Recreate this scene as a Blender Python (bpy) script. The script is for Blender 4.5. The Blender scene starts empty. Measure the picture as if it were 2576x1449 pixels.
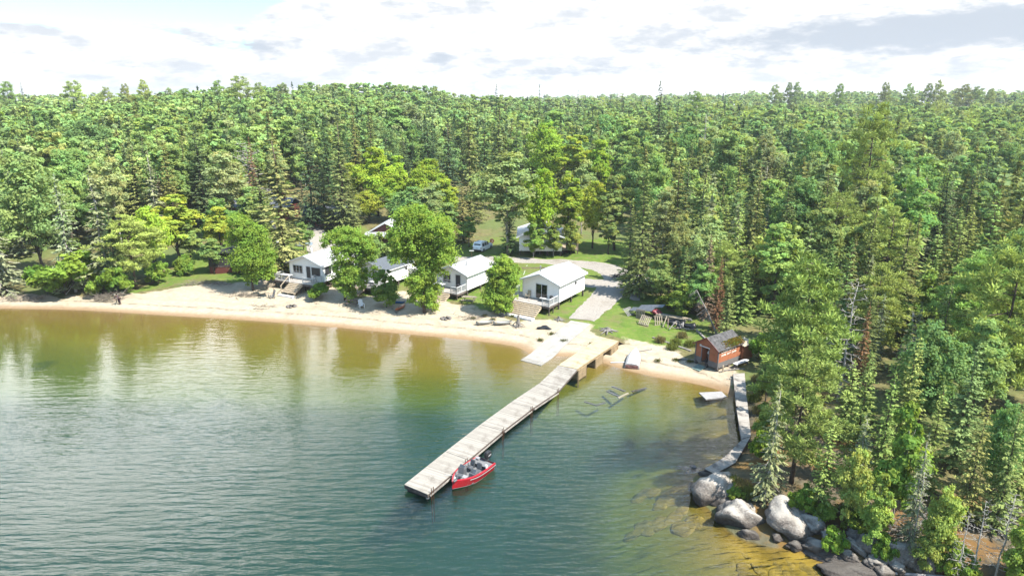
import bpy, bmesh, math, random
import numpy as np
from mathutils import Vector, Matrix
R = math.radians
random.seed(7)
rng = np.random.default_rng(11)
scene = bpy.context.scene
COL = scene.collection

# ------------------------------------------------------------------ camera
F = 1650.0; CAMZ = 28.0; HOR = 245.0          # focal length and horizon row in a 2576 x 1449 frame
PITCH = math.atan((724.5 - HOR) / F)
cp, sp = math.cos(PITCH), math.sin(PITCH)
cam = bpy.data.cameras.new("camera"); camo = bpy.data.objects.new("camera", cam); COL.objects.link(camo)
camo.location = (0, 0, CAMZ); camo.rotation_euler = (math.pi / 2 - PITCH, 0, 0)
cam.sensor_width = 36; cam.lens = F / 2576 * 36; cam.clip_start = 0.5; cam.clip_end = 20000
scene.camera = camo

def pdir(px, py):
    u = (px - 1288) / F; v = (724.5 - py) / F
    return np.array([u, cp + v * sp, -sp + v * cp])
def at(px, py, z=0.0):                         # point of the plane of height z seen at a pixel of the photo
    d = pdir(px, py); t = (z - CAMZ) / d[2]
    return np.array([d[0] * t, d[1] * t, z])
def proj(x, y, z):
    z = z - CAMZ
    depth = y * cp - z * sp
    v = (y * sp + z * cp) / depth; u = x / depth
    return 1288 + u * F, 724.5 - v * F

def sm(a, b, x):
    t = np.clip((np.asarray(x, float) - a) / (b - a), 0, 1); return t * t * (3 - 2 * t)
def sdist(x, y, poly):                         # signed distance to a polygon, positive inside
    x = np.asarray(x, float); y = np.asarray(y, float); shp = x.shape
    x = x.ravel(); y = y.ravel(); P = np.asarray(poly, float)
    best = np.full(x.shape, 1e18); ins = np.zeros(x.shape, bool)
    for i in range(len(P)):
        ax, ay = P[i]; bx, by = P[(i + 1) % len(P)]
        dx, dy = bx - ax, by - ay
        t = np.clip(((x - ax) * dx + (y - ay) * dy) / (dx * dx + dy * dy + 1e-12), 0, 1)
        best = np.minimum(best, (x - ax - t * dx) ** 2 + (y - ay - t * dy) ** 2)
        c = (ay > y) != (by > y)
        ins ^= c & (x < (bx - ax) * (y - ay) / (by - ay + (1e-12 if by == ay else 0)) + ax)
    d = np.sqrt(best)
    return np.where(ins, d, -d).reshape(shp)
def curve(pts, n=6):                           # Catmull-Rom through points
    P = [np.array(p, float) for p in pts]; out = []
    for i in range(len(P) - 1):
        p0 = P[max(i - 1, 0)]; p1 = P[i]; p2 = P[i + 1]; p3 = P[min(i + 2, len(P) - 1)]
        for k in range(n):
            t = k / n
            out.append(0.5 * (2 * p1 + (p2 - p0) * t + (2 * p0 - 5 * p1 + 4 * p2 - p3) * t * t + (3 * p1 - p0 - 3 * p2 + p3) * t ** 3))
    out.append(P[-1]); return out
def pxs(pts, z=0.0): return [at(px, py, z)[:2] for px, py in pts]

# ------------------------------------------------------------------ terrain
shore_px = [(0, 776), (200, 780), (400, 792), (600, 804), (800, 819), (1000, 838), (1150, 852), (1290, 870), (1345, 893),
            (1430, 896), (1500, 907), (1560, 926), (1640, 946), (1740, 963), (1820, 985), (1848, 1010), (1862, 1080), (1868, 1115), (1835, 1150),
            (1780, 1185), (1745, 1200), (1750, 1245), (1800, 1295), (1850, 1345), (1930, 1372), (2010, 1385), (2090, 1425), (2200, 1465)]
SHORE = [np.array(p) for p in pxs(shore_px)]
shore_c = curve(SHORE, 4)
LAKE = [np.array((-900., 230.)), np.array((-300., 120.)), np.array((-130., 97.))] + shore_c + [np.array((28., 31.)), np.array((45., 22.)), np.array((90., 5.)), np.array((400., -60.)), np.array((400., -900.)), np.array((-900., -900.))]
RIDGE = [(-95, 410, 9, 70), (-330, 520, 2, 120), (-200, 430, .5, 60), (340, 640, 5, 170), (170, 680, 2, 120), (560, 520, 3, 150), (40, 760, 1, 120), (420, 360, 2, 160), (-420, 900, 5, 260), (120, 1150, 4, 320), (600, 1050, 6, 300), (-30, 260, 2.5, 60), (-110, 220, 3, 60)]
def terrain(x, y, s=None):
    x = np.asarray(x, float); y = np.asarray(y, float)
    if s is None: s = -sdist(x, y, LAKE)
    rk = sm(11, 17, x) * (1 - sm(57, 65, y))
    sp_ = np.maximum(s, 0); d = np.maximum(-s, 0)
    hb = 0.85 * (1 - np.exp(-sp_ / 8.)) + 0.014 * np.minimum(sp_, 80)
    hr = .75 * (1 - np.exp(-sp_ / 2.4)) + 2.0 * (1 - np.exp(-sp_ / 16.))
    r = np.hypot(x, y)
    h = hb * (1 - rk) + hr * rk
    h = h + 1.6 * sm(28, 60, x) * sm(0, 20, sp_) + 3.8 * sm(140, 430, r) * sm(5, 60, sp_)
    for cx, cy, a, w in RIDGE: h = h + a * np.exp(-((x - cx) ** 2 + (y - cy) ** 2) / (2 * w * w)) * sm(5, 60, sp_)
    h = h + 2.6 * sm(15, 55, sp_) * sm(-25, -55, x)
    h = h + sm(1, 12, sp_) * (0.10 * np.sin(x * .45 + 1.3 * np.sin(y * .21)) * np.sin(y * .37 + 1) + 0.05 * np.sin(x * 1.3 + y * .9))
    h = h + sm(2, 20, sp_) * rk * 0.35 * np.sin(x * .8 + 2) * np.sin(y * .7)
    h = h + sm(200, 400, r) * (1.5 * np.sin(x * .021 + 1) * np.sin(y * .017) + 2.5 * np.sin(x * .008 + y * .006))
    db = 0.05 * np.minimum(d, 9) + 0.17 * np.maximum(d - 9, 0)
    dr = 0.46 * d
    shelf = np.exp(-(((x - 16.) / 6.0) ** 2 + ((y - 35.) / 4.5) ** 2))
    dr = dr * (1 - .80 * shelf)
    rw = 1 - sm(54, 67, y)
    dep = np.minimum(db * (1 - rw) + dr * rw, 6.5)
    return np.where(s > 0, h, -dep)
def hz(x, y): return float(terrain(np.array([x]), np.array([y]))[0])
def gnd(px, py):                               # point of the terrain seen at a pixel of the photo
    d = pdir(px, py); t = np.linspace(20, 900, 3500) if d[2] > -.12 else np.linspace(20, 300, 2800)
    X = d[0] * t; Y = d[1] * t; Z = CAMZ + d[2] * t
    H = terrain(X, Y); k = np.argmax(Z < H)
    if not (Z < H).any(): k = -1
    return np.array([X[k], Y[k], H[k]])

# ------------------------------------------------------------------ mesh helpers
class MB:
    def __init__(s): s.v = []; s.f = []; s.mi = []; s.cur = 0
    def add(s, vs, fs):
        o = len(s.v); s.v += [tuple(v) for v in vs]; s.f += [tuple(o + i for i in f) for f in fs]; s.mi += [s.cur] * len(fs); return s
    def box(s, c, d, rz=0, rx=0, ry=0):
        M = Matrix.Rotation(rz, 3, 'Z') @ Matrix.Rotation(ry, 3, 'Y') @ Matrix.Rotation(rx, 3, 'X'); c = Vector(c)
        vs = [c + M @ Vector((x * d[0] / 2, y * d[1] / 2, z * d[2] / 2)) for z in (-1, 1) for y in (-1, 1) for x in (-1, 1)]
        return s.add(vs, [(0, 2, 3, 1), (4, 5, 7, 6), (0, 1, 5, 4), (2, 6, 7, 3), (0, 4, 6, 2), (1, 3, 7, 5)])
    def bx(s, x0, x1, y0, y1, z0, z1): return s.box(((x0 + x1) / 2, (y0 + y1) / 2, (z0 + z1) / 2), (x1 - x0, y1 - y0, z1 - z0))
    def bar(s, a, b, w, h=None, up=(0, 0, 1)):
        a = Vector(a); b = Vector(b); h = h or w; t = (b - a).normalized(); u = Vector(up)
        if abs(t.dot(u)) > .98: u = Vector((1, 0, 0))
        sd = t.cross(u).normalized(); u = sd.cross(t)
        vs = [p + sd * (i * w / 2) + u * (j * h / 2) for p in (a, b) for j in (-1, 1) for i in (-1, 1)]
        return s.add(vs, [(0, 1, 3, 2), (4, 6, 7, 5), (0, 4, 5, 1), (2, 3, 7, 6), (0, 2, 6, 4), (1, 5, 7, 3)])
    def tube(s, pts, rad, n=7, cap=True):
        P = [Vector(p) for p in pts]; k = len(P)
        if not hasattr(rad, '__len__'): rad = [rad] * k
        vs = []; fs = []; ref = Vector((0.3, 0.9, 0.2))
        for i, p in enumerate(P):
            t = (P[min(i + 1, k - 1)] - P[max(i - 1, 0)]).normalized()
            if abs(t.dot(ref)) > .95: ref = Vector((1, 0, .1))
            a = t.cross(ref).normalized(); b = t.cross(a)
            for j in range(n):
                q = 2 * math.pi * j / n; vs.append(p + (a * math.cos(q) + b * math.sin(q)) * rad[i])
        for i in range(k - 1):
            for j in range(n): fs.append((i * n + j, i * n + (j + 1) % n, (i + 1) * n + (j + 1) % n, (i + 1) * n + j))
        if cap: fs += [tuple(range(n - 1, -1, -1)), tuple(range((k - 1) * n, k * n))]
        return s.add(vs, fs)
    def prism(s, poly, axis, a, b):            # polygon (2D) extruded along an axis: 'x','y','z'
        def mk(p, t): return {'x': (t, p[0], p[1]), 'y': (p[0], t, p[1]), 'z': (p[0], p[1], t)}[axis]
        n = len(poly); vs = [mk(p, a) for p in poly] + [mk(p, b) for p in poly]
        return s.add(vs, [tuple(range(n - 1, -1, -1)), tuple(range(n, 2 * n))] + [(i, (i + 1) % n, n + (i + 1) % n, n + i) for i in range(n)])
    def loft(s, rings, closed=True, caps=True):
        n = len(rings[0]); vs = [v for r in rings for v in r]; fs = []
        for i in range(len(rings) - 1):
            for j in range(n if closed else n - 1):
                fs.append((i * n + j, i * n + (j + 1) % n, (i + 1) * n + (j + 1) % n, (i + 1) * n + j))
        if caps and closed: fs += [tuple(range(n - 1, -1, -1)), tuple(range((len(rings) - 1) * n, len(rings) * n))]
        return s.add(vs, fs)
    def lathe(s, prof, c=(0, 0, 0), n=14, axis='z'):
        rings = []
        for r, z in prof:
            rg = []
            for j in range(n):
                q = 2 * math.pi * j / n; a, b = r * math.cos(q), r * math.sin(q)
                p = {'z': (a, b, z), 'x': (z, a, b), 'y': (b, z, a)}[axis]
                rg.append((p[0] + c[0], p[1] + c[1], p[2] + c[2]))
            rings.append(rg)
        return s.loft(rings)
    def quad(s, a, b, c, d): return s.add([a, b, c, d], [(0, 1, 2, 3)])
    def build(s, name, mats, parent=None, smooth=False, bevel=0):
        me = bpy.data.meshes.new(name); me.from_pydata(s.v, [], s.f)
        for m in (mats if isinstance(mats, (list, tuple)) else [mats]): me.materials.append(m)
        me.polygons.foreach_set("material_index", s.mi)
        bm = bmesh.new(); bm.from_mesh(me); bmesh.ops.recalc_face_normals(bm, faces=bm.faces)
        if bevel: bmesh.ops.bevel(bm, geom=[e for e in bm.edges if len(e.link_faces) == 2 and e.calc_face_angle(0) > .6], offset=bevel, segments=2, affect='EDGES', clamp_overlap=True)
        bm.to_mesh(me); bm.free()
        if smooth: me.polygons.foreach_set("use_smooth", [True] * len(me.polygons))
        me.update(); o = bpy.data.objects.new(name, me); COL.objects.link(o); o.parent = parent
        return o

def tag(o, label=None, cat=None, group=None, kind=None):
    if label: o['label'] = label
    if cat: o['category'] = cat
    if group: o['group'] = group
    if kind: o['kind'] = kind
    return o
def thing(name, label, cat, loc=(0, 0, 0), rz=0, group=None):
    o = bpy.data.objects.new(name, None); COL.objects.link(o); o.empty_display_size = .3
    o.location = tuple(float(c) for c in loc); o.rotation_euler = (0, 0, rz); return tag(o, label, cat, group)
def kids(o): return [c for c in bpy.data.objects if c.parent is o]
def dup(root, loc, rz, label, group=None, children=None):
    r = root.copy(); COL.objects.link(r); r.location = tuple(float(c) for c in loc); r.rotation_euler = (0, 0, rz); r['label'] = label
    if group: r['group'] = group
    for ch in (children if children is not None else kids(root)):
        c = ch.copy(); COL.objects.link(c); c.parent = r
        for g in (kids(ch) if children is None else []):
            d = g.copy(); COL.objects.link(d); d.parent = c
    return r

def npmesh(name, V, Q, mats, cols=None, parent=None, smooth=False, k=4, link=True):
    me = bpy.data.meshes.new(name); V = np.asarray(V, np.float32); Q = np.asarray(Q, np.int32)
    me.vertices.add(len(V)); me.vertices.foreach_set("co", V.ravel())
    me.loops.add(Q.size); me.loops.foreach_set("vertex_index", Q.ravel())
    me.polygons.add(len(Q)); me.polygons.foreach_set("loop_start", np.arange(0, Q.size, k, dtype=np.int32))
    if smooth: me.polygons.foreach_set("use_smooth", np.ones(len(Q), bool))
    for m in (mats if isinstance(mats, (list, tuple)) else [mats]): me.materials.append(m)
    if cols is not None:
        dom, c = cols; a = me.attributes.new("col", 'FLOAT_COLOR', dom)
        c = np.asarray(c, np.float32)
        if c.shape[1] == 3: c = np.concatenate([c, np.ones((len(c), 1), np.float32)], 1)
        a.data.foreach_set("color", c.ravel())
    me.update(calc_edges=True)
    if not link: return me
    o = bpy.data.objects.new(name, me); COL.objects.link(o); o.parent = parent; return o

# ------------------------------------------------------------------ material helpers
ALB = .62
class NT:
    def __init__(s, nt): s.nt = nt; nt.nodes.clear()
    def n(s, typ, ins=None, **kw):
        nd = s.nt.nodes.new(typ)
        for k, v in kw.items(): setattr(nd, k, v)
        for k, v in (ins or {}).items():
            sk = nd.inputs[k]
            if isinstance(v, bpy.types.NodeSocket): s.nt.links.new(v, sk)
            elif hasattr(v, 'outputs'): s.nt.links.new(v.outputs[0], sk)
            else:
                if hasattr(v, '__len__') and len(v) == 3 and sk.type == 'RGBA': v = (*v, 1)
                sk.default_value = v
        return nd
    def math(s, op, a, b=0., c=None, clamp=False):
        i = {0: a, 1: b}
        if c is not None: i[2] = c
        return s.n('ShaderNodeMath', i, operation=op, use_clamp=clamp).outputs[0]
    def mix(s, f, a, b, blend='MIX'):
        nd = s.n('ShaderNodeMix', {0: f, 6: a, 7: b}, data_type='RGBA', blend_type=blend, clamp_factor=True); return nd.outputs[2]
    def noise(s, vec, scale, detail=3, rough=.55, out=0, **kw):
        nd = s.n('ShaderNodeTexNoise', {'Scale': scale, 'Detail': detail, 'Roughness': rough, **({'Vector': vec} if vec is not None else {})}, **kw); return nd.outputs[out]
    def ramp(s, f, stops, interp='LINEAR'):
        nd = s.n('ShaderNodeValToRGB', {0: f}); cr = nd.color_ramp; cr.interpolation = interp
        while len(cr.elements) < len(stops): cr.elements.new(.5)
        for e, (p, c) in zip(cr.elements, stops):
            e.position = p; e.color = (*c, 1) if hasattr(c, '__len__') else (c, c, c, 1)
        return nd.outputs[0]
    def rng(s, v, a, b, c=0., d=1., smooth=True):
        return s.n('ShaderNodeMapRange', {0: v, 1: a, 2: b, 3: c, 4: d}, interpolation_type='SMOOTHSTEP' if smooth else 'LINEAR').outputs[0]
    def out(s, sh, vol=None):
        o = s.n('ShaderNodeOutputMaterial')
        if sh is not None: s.nt.links.new(sh.outputs[0], o.inputs[0])
        if vol is not None: s.nt.links.new(vol.outputs[0], o.inputs[1])
def newmat(name):
    m = bpy.data.materials.new(name); m.use_nodes = True; return m, NT(m.node_tree)
def pmat(name, col, rough=.6, metal=0., var=.12, scale=3., spec=.4, streak=None, dirt=None, bump=0., coords='Object', aniso=(1, 1, 1)):
    """painted or raw surface: base colour with soft mottling, optional directional streaks, dirt and bump"""
    m, t = newmat(name); tc = t.n('ShaderNodeTexCoord').outputs[coords]
    mp = t.n('ShaderNodeMapping', {0: tc, 3: aniso}).outputs[0]
    col = [x * ALB for x in col]; dirt = dirt and (dirt[0], [x * ALB for x in dirt[1]], dirt[2]); streak = streak and (streak[0], [x * ALB for x in streak[1]], streak[2])
    f = t.noise(mp, scale, 5, .6); c0 = [max(0, c * (1 - var * 1.6)) for c in col]; c1 = [min(1, c * (1 + var)) for c in col]
    c = t.ramp(f, [(.3, c0), (.7, c1)])
    if streak:
        f2 = t.noise(t.n('ShaderNodeMapping', {0: tc, 3: streak[0]}).outputs[0], 1., 4, .65); c = t.mix(t.rng(f2, .45, .75, 0, streak[2]), c, streak[1])
    if dirt:
        f3 = t.noise(tc, dirt[0], 6, .7); c = t.mix(t.rng(f3, .5, .72, 0, dirt[2]), c, dirt[1])
    b = t.n('ShaderNodeBsdfPrincipled', {'Base Color': c, 'Roughness': rough, 'Metallic': metal, 'Specular IOR Level': spec})
    if bump:
        bn = t.n('ShaderNodeBump', {'Height': f, 'Strength': bump, 'Distance': .02}); t.nt.links.new(bn.outputs[0], b.inputs['Normal'])
    t.out(b); return m
# ------------------------------------------------------------------ sun and sky
SUN_EL, SUN_AZ = R(54), R(119)                  # azimuth from +Y (view direction) towards +X (right)
sd = Vector((math.sin(SUN_AZ) * math.cos(SUN_EL), math.cos(SUN_AZ) * math.cos(SUN_EL), math.sin(SUN_EL)))
sl = bpy.data.lights.new("sun", 'SUN'); sl.energy = 3.7; sl.angle = R(.55); sl.color = (1., .955, .88)
so = bpy.data.objects.new("sun", sl); COL.objects.link(so); so.rotation_euler = (-sd).to_track_quat('-Z', 'Y').to_euler(); so.location = (60, 0, 90)
w = bpy.data.worlds.new("World"); scene.world = w; w.use_nodes = True; t = NT(w.node_tree)
sky = t.n('ShaderNodeTexSky', sky_type='NISHITA', sun_disc=False, sun_elevation=SUN_EL, sun_rotation=SUN_AZ, air_density=1.0, dust_density=.6, ozone_density=1.2)
tc = t.n('ShaderNodeTexCoord').outputs['Generated']; xyz = t.n('ShaderNodeSeparateXYZ', {0: tc})
X, Y, Z = xyz.outputs
el = t.math('ARCSINE', Z); az = t.math('ARCTAN2', X, Y)
cz = t.math('MAXIMUM', Z, 0.)
# clouds: near the horizon they are long flat-based banks, overhead a loose field of cumulus, brightened out of view as fill light
cv1 = t.n('ShaderNodeCombineXYZ', {0: t.math('MULTIPLY', az, 6.5), 1: t.math('MULTIPLY', el, 21.), 2: 3.1}).outputs[0]
den = t.math('ADD', cz, .16)
cv2 = t.n('ShaderNodeCombineXYZ', {0: t.math('DIVIDE', X, den), 1: t.math('DIVIDE', Y, den), 2: .7}).outputs[0]
n1 = t.noise(cv1, 1.5, 9, .58); n1b = t.noise(cv1, 3.7, 8, .62); n2 = t.noise(cv2, .75, 8, .58)
def blob(a0, e0, wa, we):                      # soft elliptical weight in the sky about an azimuth and elevation (degrees)
    da = t.math('DIVIDE', t.math('SUBTRACT', az, R(a0)), R(wa)); de = t.math('DIVIDE', t.math('SUBTRACT', el, R(e0)), R(we))
    q = t.math('ADD', t.math('MULTIPLY', da, da), t.math('MULTIPLY', de, de))
    return t.math('EXPONENT', t.math('MULTIPLY', q, -1.))
def add(*a):
    r = a[0]
    for b in a[1:]: r = t.math('ADD', r, b)
    return r
def mul(a, k): return t.math('MULTIPLY', a, k)
low = t.rng(el, R(10), R(16), 1., 0.)
# cover near the horizon: thick everywhere but a thin blue opening high on one side
cov_low = t.rng(add(n1, mul(blob(-32, 7.0, 13, 2.6), -.42), mul(blob(26, 5.2, 15, 3.2), .30), mul(blob(5, 6, 14, 4), .12), mul(n1b, .15)), .36, .52)
cov_hi = t.rng(add(n2, mul(blob(-33, 26, 15, 7.5), .38), mul(blob(20, 30, 16, 8), .10), mul(blob(-6, 33, 12, 9), -.14), mul(blob(13, 23, 7, 4), -.12)), .50, .66)
cover = t.math('ADD', t.math('MULTIPLY', cov_low, low), t.math('MULTIPLY', cov_hi, t.math('SUBTRACT', 1., low)))
# shaded flat undersides: the long bank on the right, thin dark slivers elsewhere
ns = t.math('SUBTRACT', n1b, .5)
bank = add(blob(27.5, 4.3, 12.5, 1.35), mul(blob(37, 5.0, 8, 1.2), .6), mul(blob(24, 7.6, 6, .6), .3), mul(blob(-21.2, 3.7, 3.3, .55), .7), mul(blob(-5.8, 3.2, 1.2, .6), .75), mul(blob(4, 2.0, 6, .35), .7), mul(blob(-8, 2.4, 3, .5), .35), mul(blob(12, 2.4, 4, .4), .35), mul(blob(30, 1.5, 5, .4), .4))
sh = t.rng(add(bank, mul(ns, 1.7)), .10, .85)
mott = t.rng(t.math('ADD', t.math('MULTIPLY', n1, .6), t.math('MULTIPLY', n1b, .4)), .45, .61, 0, .55)
shade = t.math('ADD', t.math('MULTIPLY', sh, .75), t.math('MULTIPLY', mott, t.math('SUBTRACT', 1., sh)), clamp=True)
cloud = t.mix(t.math('MULTIPLY', shade, low), (.312, .310, .306), (.122, .148, .182))
cloud = t.mix(t.math('MULTIPLY', t.math('SUBTRACT', 1., low), .8), cloud, t.mix(t.rng(el, R(40), R(58)), t.mix(t.rng(el, R(17), R(29)), (.82, .82, .81, 1), (.20, .21, .225, 1)), (1.25, 1.25, 1.25, 1)))  # clouds near the zenith, never in view, are brightened to lift the shadows
cloud = t.mix(t.math('MULTIPLY', t.rng(n2, .62, .8), t.math('SUBTRACT', 1., low)), cloud, (.60, .595, .585))
skyc = t.mix(1., sky.outputs[0], (.11, .11, .11), 'MULTIPLY')
skyc = t.mix(1., skyc, (.84, 1.08, 1.08), 'MULTIPLY')
skyc = t.mix(low, skyc, t.mix(1., skyc, (.60, .78, .80, 1), 'MULTIPLY'))
sun_cloud = t.math('MULTIPLY', blob(-33, 26, 15, 7.5), t.rng(n2, .30, .55))
cloud = t.mix(t.math('MULTIPLY', sun_cloud, 1., clamp=True), cloud, (1.5, 1.48, 1.44))
final = t.mix(t.math('MULTIPLY', cover, t.rng(Z, -.14, -.08)), skyc, cloud)
bg = t.n('ShaderNodeBackground', {0: final, 1: 1.0})
wo = t.n('ShaderNodeOutputWorld'); t.nt.links.new(bg.outputs[0], wo.inputs[0])

scene.view_settings.view_transform = 'Standard'; scene.view_settings.look = 'None'
scene.view_settings.gamma = 1; scene.view_settings.exposure = 1.95; scene.view_settings.use_curve_mapping = False
cy = scene.cycles; cy.max_bounces = 6; cy.diffuse_bounces = 3; cy.glossy_bounces = 3; cy.transmission_bounces = 3; cy.transparent_max_bounces = 12; cy.volume_bounces = 0
cy.use_denoising = True; cy.sample_clamp_indirect = 6; cy.caustics_reflective = False; cy.caustics_refractive = False

# ------------------------------------------------------------------ ground
lawn_px = [(300, 748), (420, 722), (520, 712), (620, 720), (760, 735), (880, 742), (1000, 752), (1100, 755), (1180, 770), (1300, 795), (1395, 800), (1470, 812), (1530, 845),
           (1620, 850), (1700, 868), (1760, 880), (1800, 850), (1760, 820), (1740, 800), (1640, 740), (1590, 700), (1600, 650), (1580, 610), (1420, 595), (1300, 590), (1180, 612), (1110, 632), (1000, 604), (900, 566), (760, 560), (660, 600), (520, 615), (470, 670), (380, 715)]
LAWN = [gnd(*p)[:2] for p in lawn_px]
sandy = [(0, 742), (130, 745), (280, 748), (400, 728), (560, 712), (700, 705), (820, 722), (900, 745), (1010, 730), (1090, 752), (1160, 762), (1230, 785), (1290, 800), (1390, 806), (1440, 812), (1500, 832), (1560, 855), (1640, 872), (1700, 880), (1745, 895), (1800, 915), (1850, 935),
         (1850, 1010), (1740, 985), (1600, 955), (1500, 930), (1340, 915), (1000, 860), (600, 825), (200, 800), (0, 800), (-600, 820), (-600, 742)]
SAND = [gnd(*p)[:2] if p[1] < 900 and p[1] > 600 and p[0] > -100 else at(*p)[:2] for p in sandy]
road_px = [(1400, 845), (1462, 805), (1510, 762), (1545, 722), (1560, 700), (1530, 678), (1480, 668), (1400, 660), (1300, 655), (1200, 652), (1130, 652)]
road2_px = [(1448, 712), (1500, 712), (1555, 712), (1600, 706), (1680, 690)]
road3_px = [(812, 640), (806, 615), (790, 590), (775, 572), (810, 560), (880, 545)]

Ns = np.concatenate([np.linspace(-75, -44, 28)[:-1], np.linspace(-44, 44, 520), np.linspace(44, 75, 28)[1:]])
tA = np.tan(np.radians(np.linspace(-42, 42, 520)));
azs = np.radians(Ns); azs[27:547] = np.linspace(R(-44), R(44), 520)
rs = np.concatenate([np.linspace(14, 34, 24)[:-1], np.linspace(34, 135, 330)[:-1], np.geomspace(135, 420, 110)[:-1], np.geomspace(420, 6000, 60)])
A, RR = np.meshgrid(azs, rs); GX = np.sin(A) * RR; GY = np.cos(A) * RR
S = -sdist(GX, GY, LAKE); GZ = terrain(GX, GY, S)
far = sm(900, 1500, RR); far = sm(1350, 2200, RR); GZ = GZ * (1 - far) - 60 * far
nr, na = GX.shape
lawnd = sdist(GX, GY, LAWN); sandd = sdist(GX, GY, SAND)
jit = 0.9 * np.sin(GX * .9 + np.sin(GY * .7) * 2) + .7 * np.sin(GX * .33 - GY * .51 + 1) + .5 * np.sin(GX * 2.1 + GY * 1.7)
m_sand = np.maximum(sm(-1.2, 1.4, sandd + jit * .6), 0) * (1 - sm(22, 26, GX) )
m_grass = sm(-2.5, 1.5, lawnd + jit)
m_rock = sm(12, 16, GX) * (1 - sm(55, 62, GY)) * sm(-12, -6, -np.abs(S)) 
cols = np.stack([m_sand, m_grass, m_rock, np.ones_like(m_sand)], -1).reshape(-1, 4)
wet = sm(1.8, .2, S) * (S > -50)
cols[:, 3] = wet.ravel()
Vg = np.stack([GX, GY, GZ], -1).reshape(-1, 3)
ii, jj = np.meshgrid(np.arange(nr - 1), np.arange(na - 1), indexing='ij')
a = (ii * na + jj).ravel(); Qg = np.stack([a, a + 1, a + na + 1, a + na], 1)

mground, t = newmat("ground"); geo = t.n('ShaderNodeNewGeometry'); pos = geo.outputs['Position']
at_ = t.n('ShaderNodeAttribute', attribute_name='col'); sep = t.n('ShaderNodeSeparateColor', {0: at_.outputs['Color']})
pz = t.n('ShaderNodeSeparateXYZ', {0: pos}).outputs[2]
nf = t.noise(pos, 1.6, 6, .65); nm = t.noise(pos, .35, 5, .6); nl = t.noise(pos, .09, 4, .6); nfine = t.noise(pos, 9., 4, .7)
sand = t.ramp(nf, [(.3, (.265, .215, .15)), (.7, (.35, .298, .22))])
sand = t.mix(t.rng(nm, .5, .72, 0, .35), sand, (.14, .10, .07))
sand = t.mix(t.rng(nfine, .62, .74, 0, .45), sand, (.115, .085, .058))
sand = t.mix(t.math('MULTIPLY', at_.outputs['Alpha'], .75), sand, (.165, .095, .040))
grass = t.ramp(t.math('ADD', t.math('MULTIPLY', nf, .5), t.math('MULTIPLY', nm, .5)), [(.3, (.045, .085, .013)), (.5, (.088, .135, .022)), (.7, (.15, .165, .04))])
grass = t.mix(t.rng(t.noise(pos, .8, 5, .7), .50, .66, 0, .8), grass, (.12, .105, .05)); grass = t.mix(t.rng(nl, .46, .66, 0, .65), grass, (.125, .105, .045))
grass = t.mix(t.rng(nfine, .45, .75, 0, .5), grass, (.03, .055, .010))
wr = t.math('SUBTRACT', 1., t.math('ABSOLUTE', t.math('DIVIDE', t.math('SUBTRACT', t.math('ADD', pz, t.math('MULTIPLY', t.math('SUBTRACT', nm, .5), .12)), .30), .035)), clamp=True)
wr2 = t.math('SUBTRACT', 1., t.math('ABSOLUTE', t.math('DIVIDE', t.math('SUBTRACT', t.math('ADD', pz, t.math('MULTIPLY', t.math('SUBTRACT', nm, .5), .2)), .46), .03)), clamp=True)
sand = t.mix(t.math('MULTIPLY', t.math('MAXIMUM', wr, t.math('MULTIPLY', wr2, .5)), t.rng(nf, .42, .58, 0, .8)), sand, (.10, .075, .05))
sand = t.mix(t.rng(t.noise(pos, 4.5, 2, .5), .60, .70, 0, .4), sand, (.17, .13, .088))
soil = t.ramp(nf, [(.3, (.065, .06, .026)), (.55, (.12, .105, .045)), (.75, (.16, .15, .06))])
soil = t.mix(t.rng(nl, .45, .6, 0, .7), soil, (.075, .11, .03))
edge = t.math('MULTIPLY', t.math('SUBTRACT', nm, .5), .9); edge2 = t.math('MULTIPLY', t.math('SUBTRACT', nf, .5), .7)
mg = t.rng(t.math('ADD', sep.outputs[1], t.math('ADD', edge, edge2)), .3, .7)
ms = t.rng(t.math('ADD', sep.outputs[0], t.math('ADD', edge, edge2)), .3, .7)
c = t.mix(mg, soil, grass); c = t.mix(ms, c, sand)
rock = t.ramp(nf, [(.3, (.035, .03, .024)), (.7, (.12, .095, .07))]); rock = t.mix(t.rng(nm, .45, .6), rock, (.13, .065, .022))
c = t.mix(t.math('MULTIPLY', sep.outputs[2], .8), c, rock)
# lake bed: sand, then weedy olive silt, then dark green silt with depth
dz = t.math('ADD', t.math('MULTIPLY', pz, -1.), t.math('MULTIPLY', t.math('SUBTRACT', nl, .5), .9))
bed = t.ramp(t.math('DIVIDE', dz, 6.), [(0., (.14, .095, .028)), (.05, (.125, .096, .012)), (.2, (.118, .105, .006)), (.42, (.14, .135, .010)), (.62, (.07, .07, .03)), (.9, (.04, .05, .03))])
weed = t.rng(t.noise(t.n('ShaderNodeMapping', {0: pos, 3: (.10, .22, .1)}).outputs[0], 1., 5, .6), .60, .70, 0, .75)
bed = t.mix(t.math('MULTIPLY', weed, t.rng(pz, -.25, -.7)), bed, (.04, .045, .01))
bedr = t.mix(t.math('MULTIPLY', sep.outputs[2], .75), bed, t.ramp(nm, [(.35, (.055, .038, .006)), (.65, (.24, .165, .024))]))
c = t.mix(t.rng(pz, .03, -.06), c, bedr)
bump = t.n('ShaderNodeBump', {'Height': t.math('ADD', nfine, t.math('MULTIPLY', nf, 2.)), 'Strength': .5, 'Distance': .06})
b = t.n('ShaderNodeBsdfPrincipled', {'Base Color': c, 'Roughness': .95, 'Specular IOR Level': .1, 'Normal': bump.outputs[0]}); t.out(b)

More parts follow.
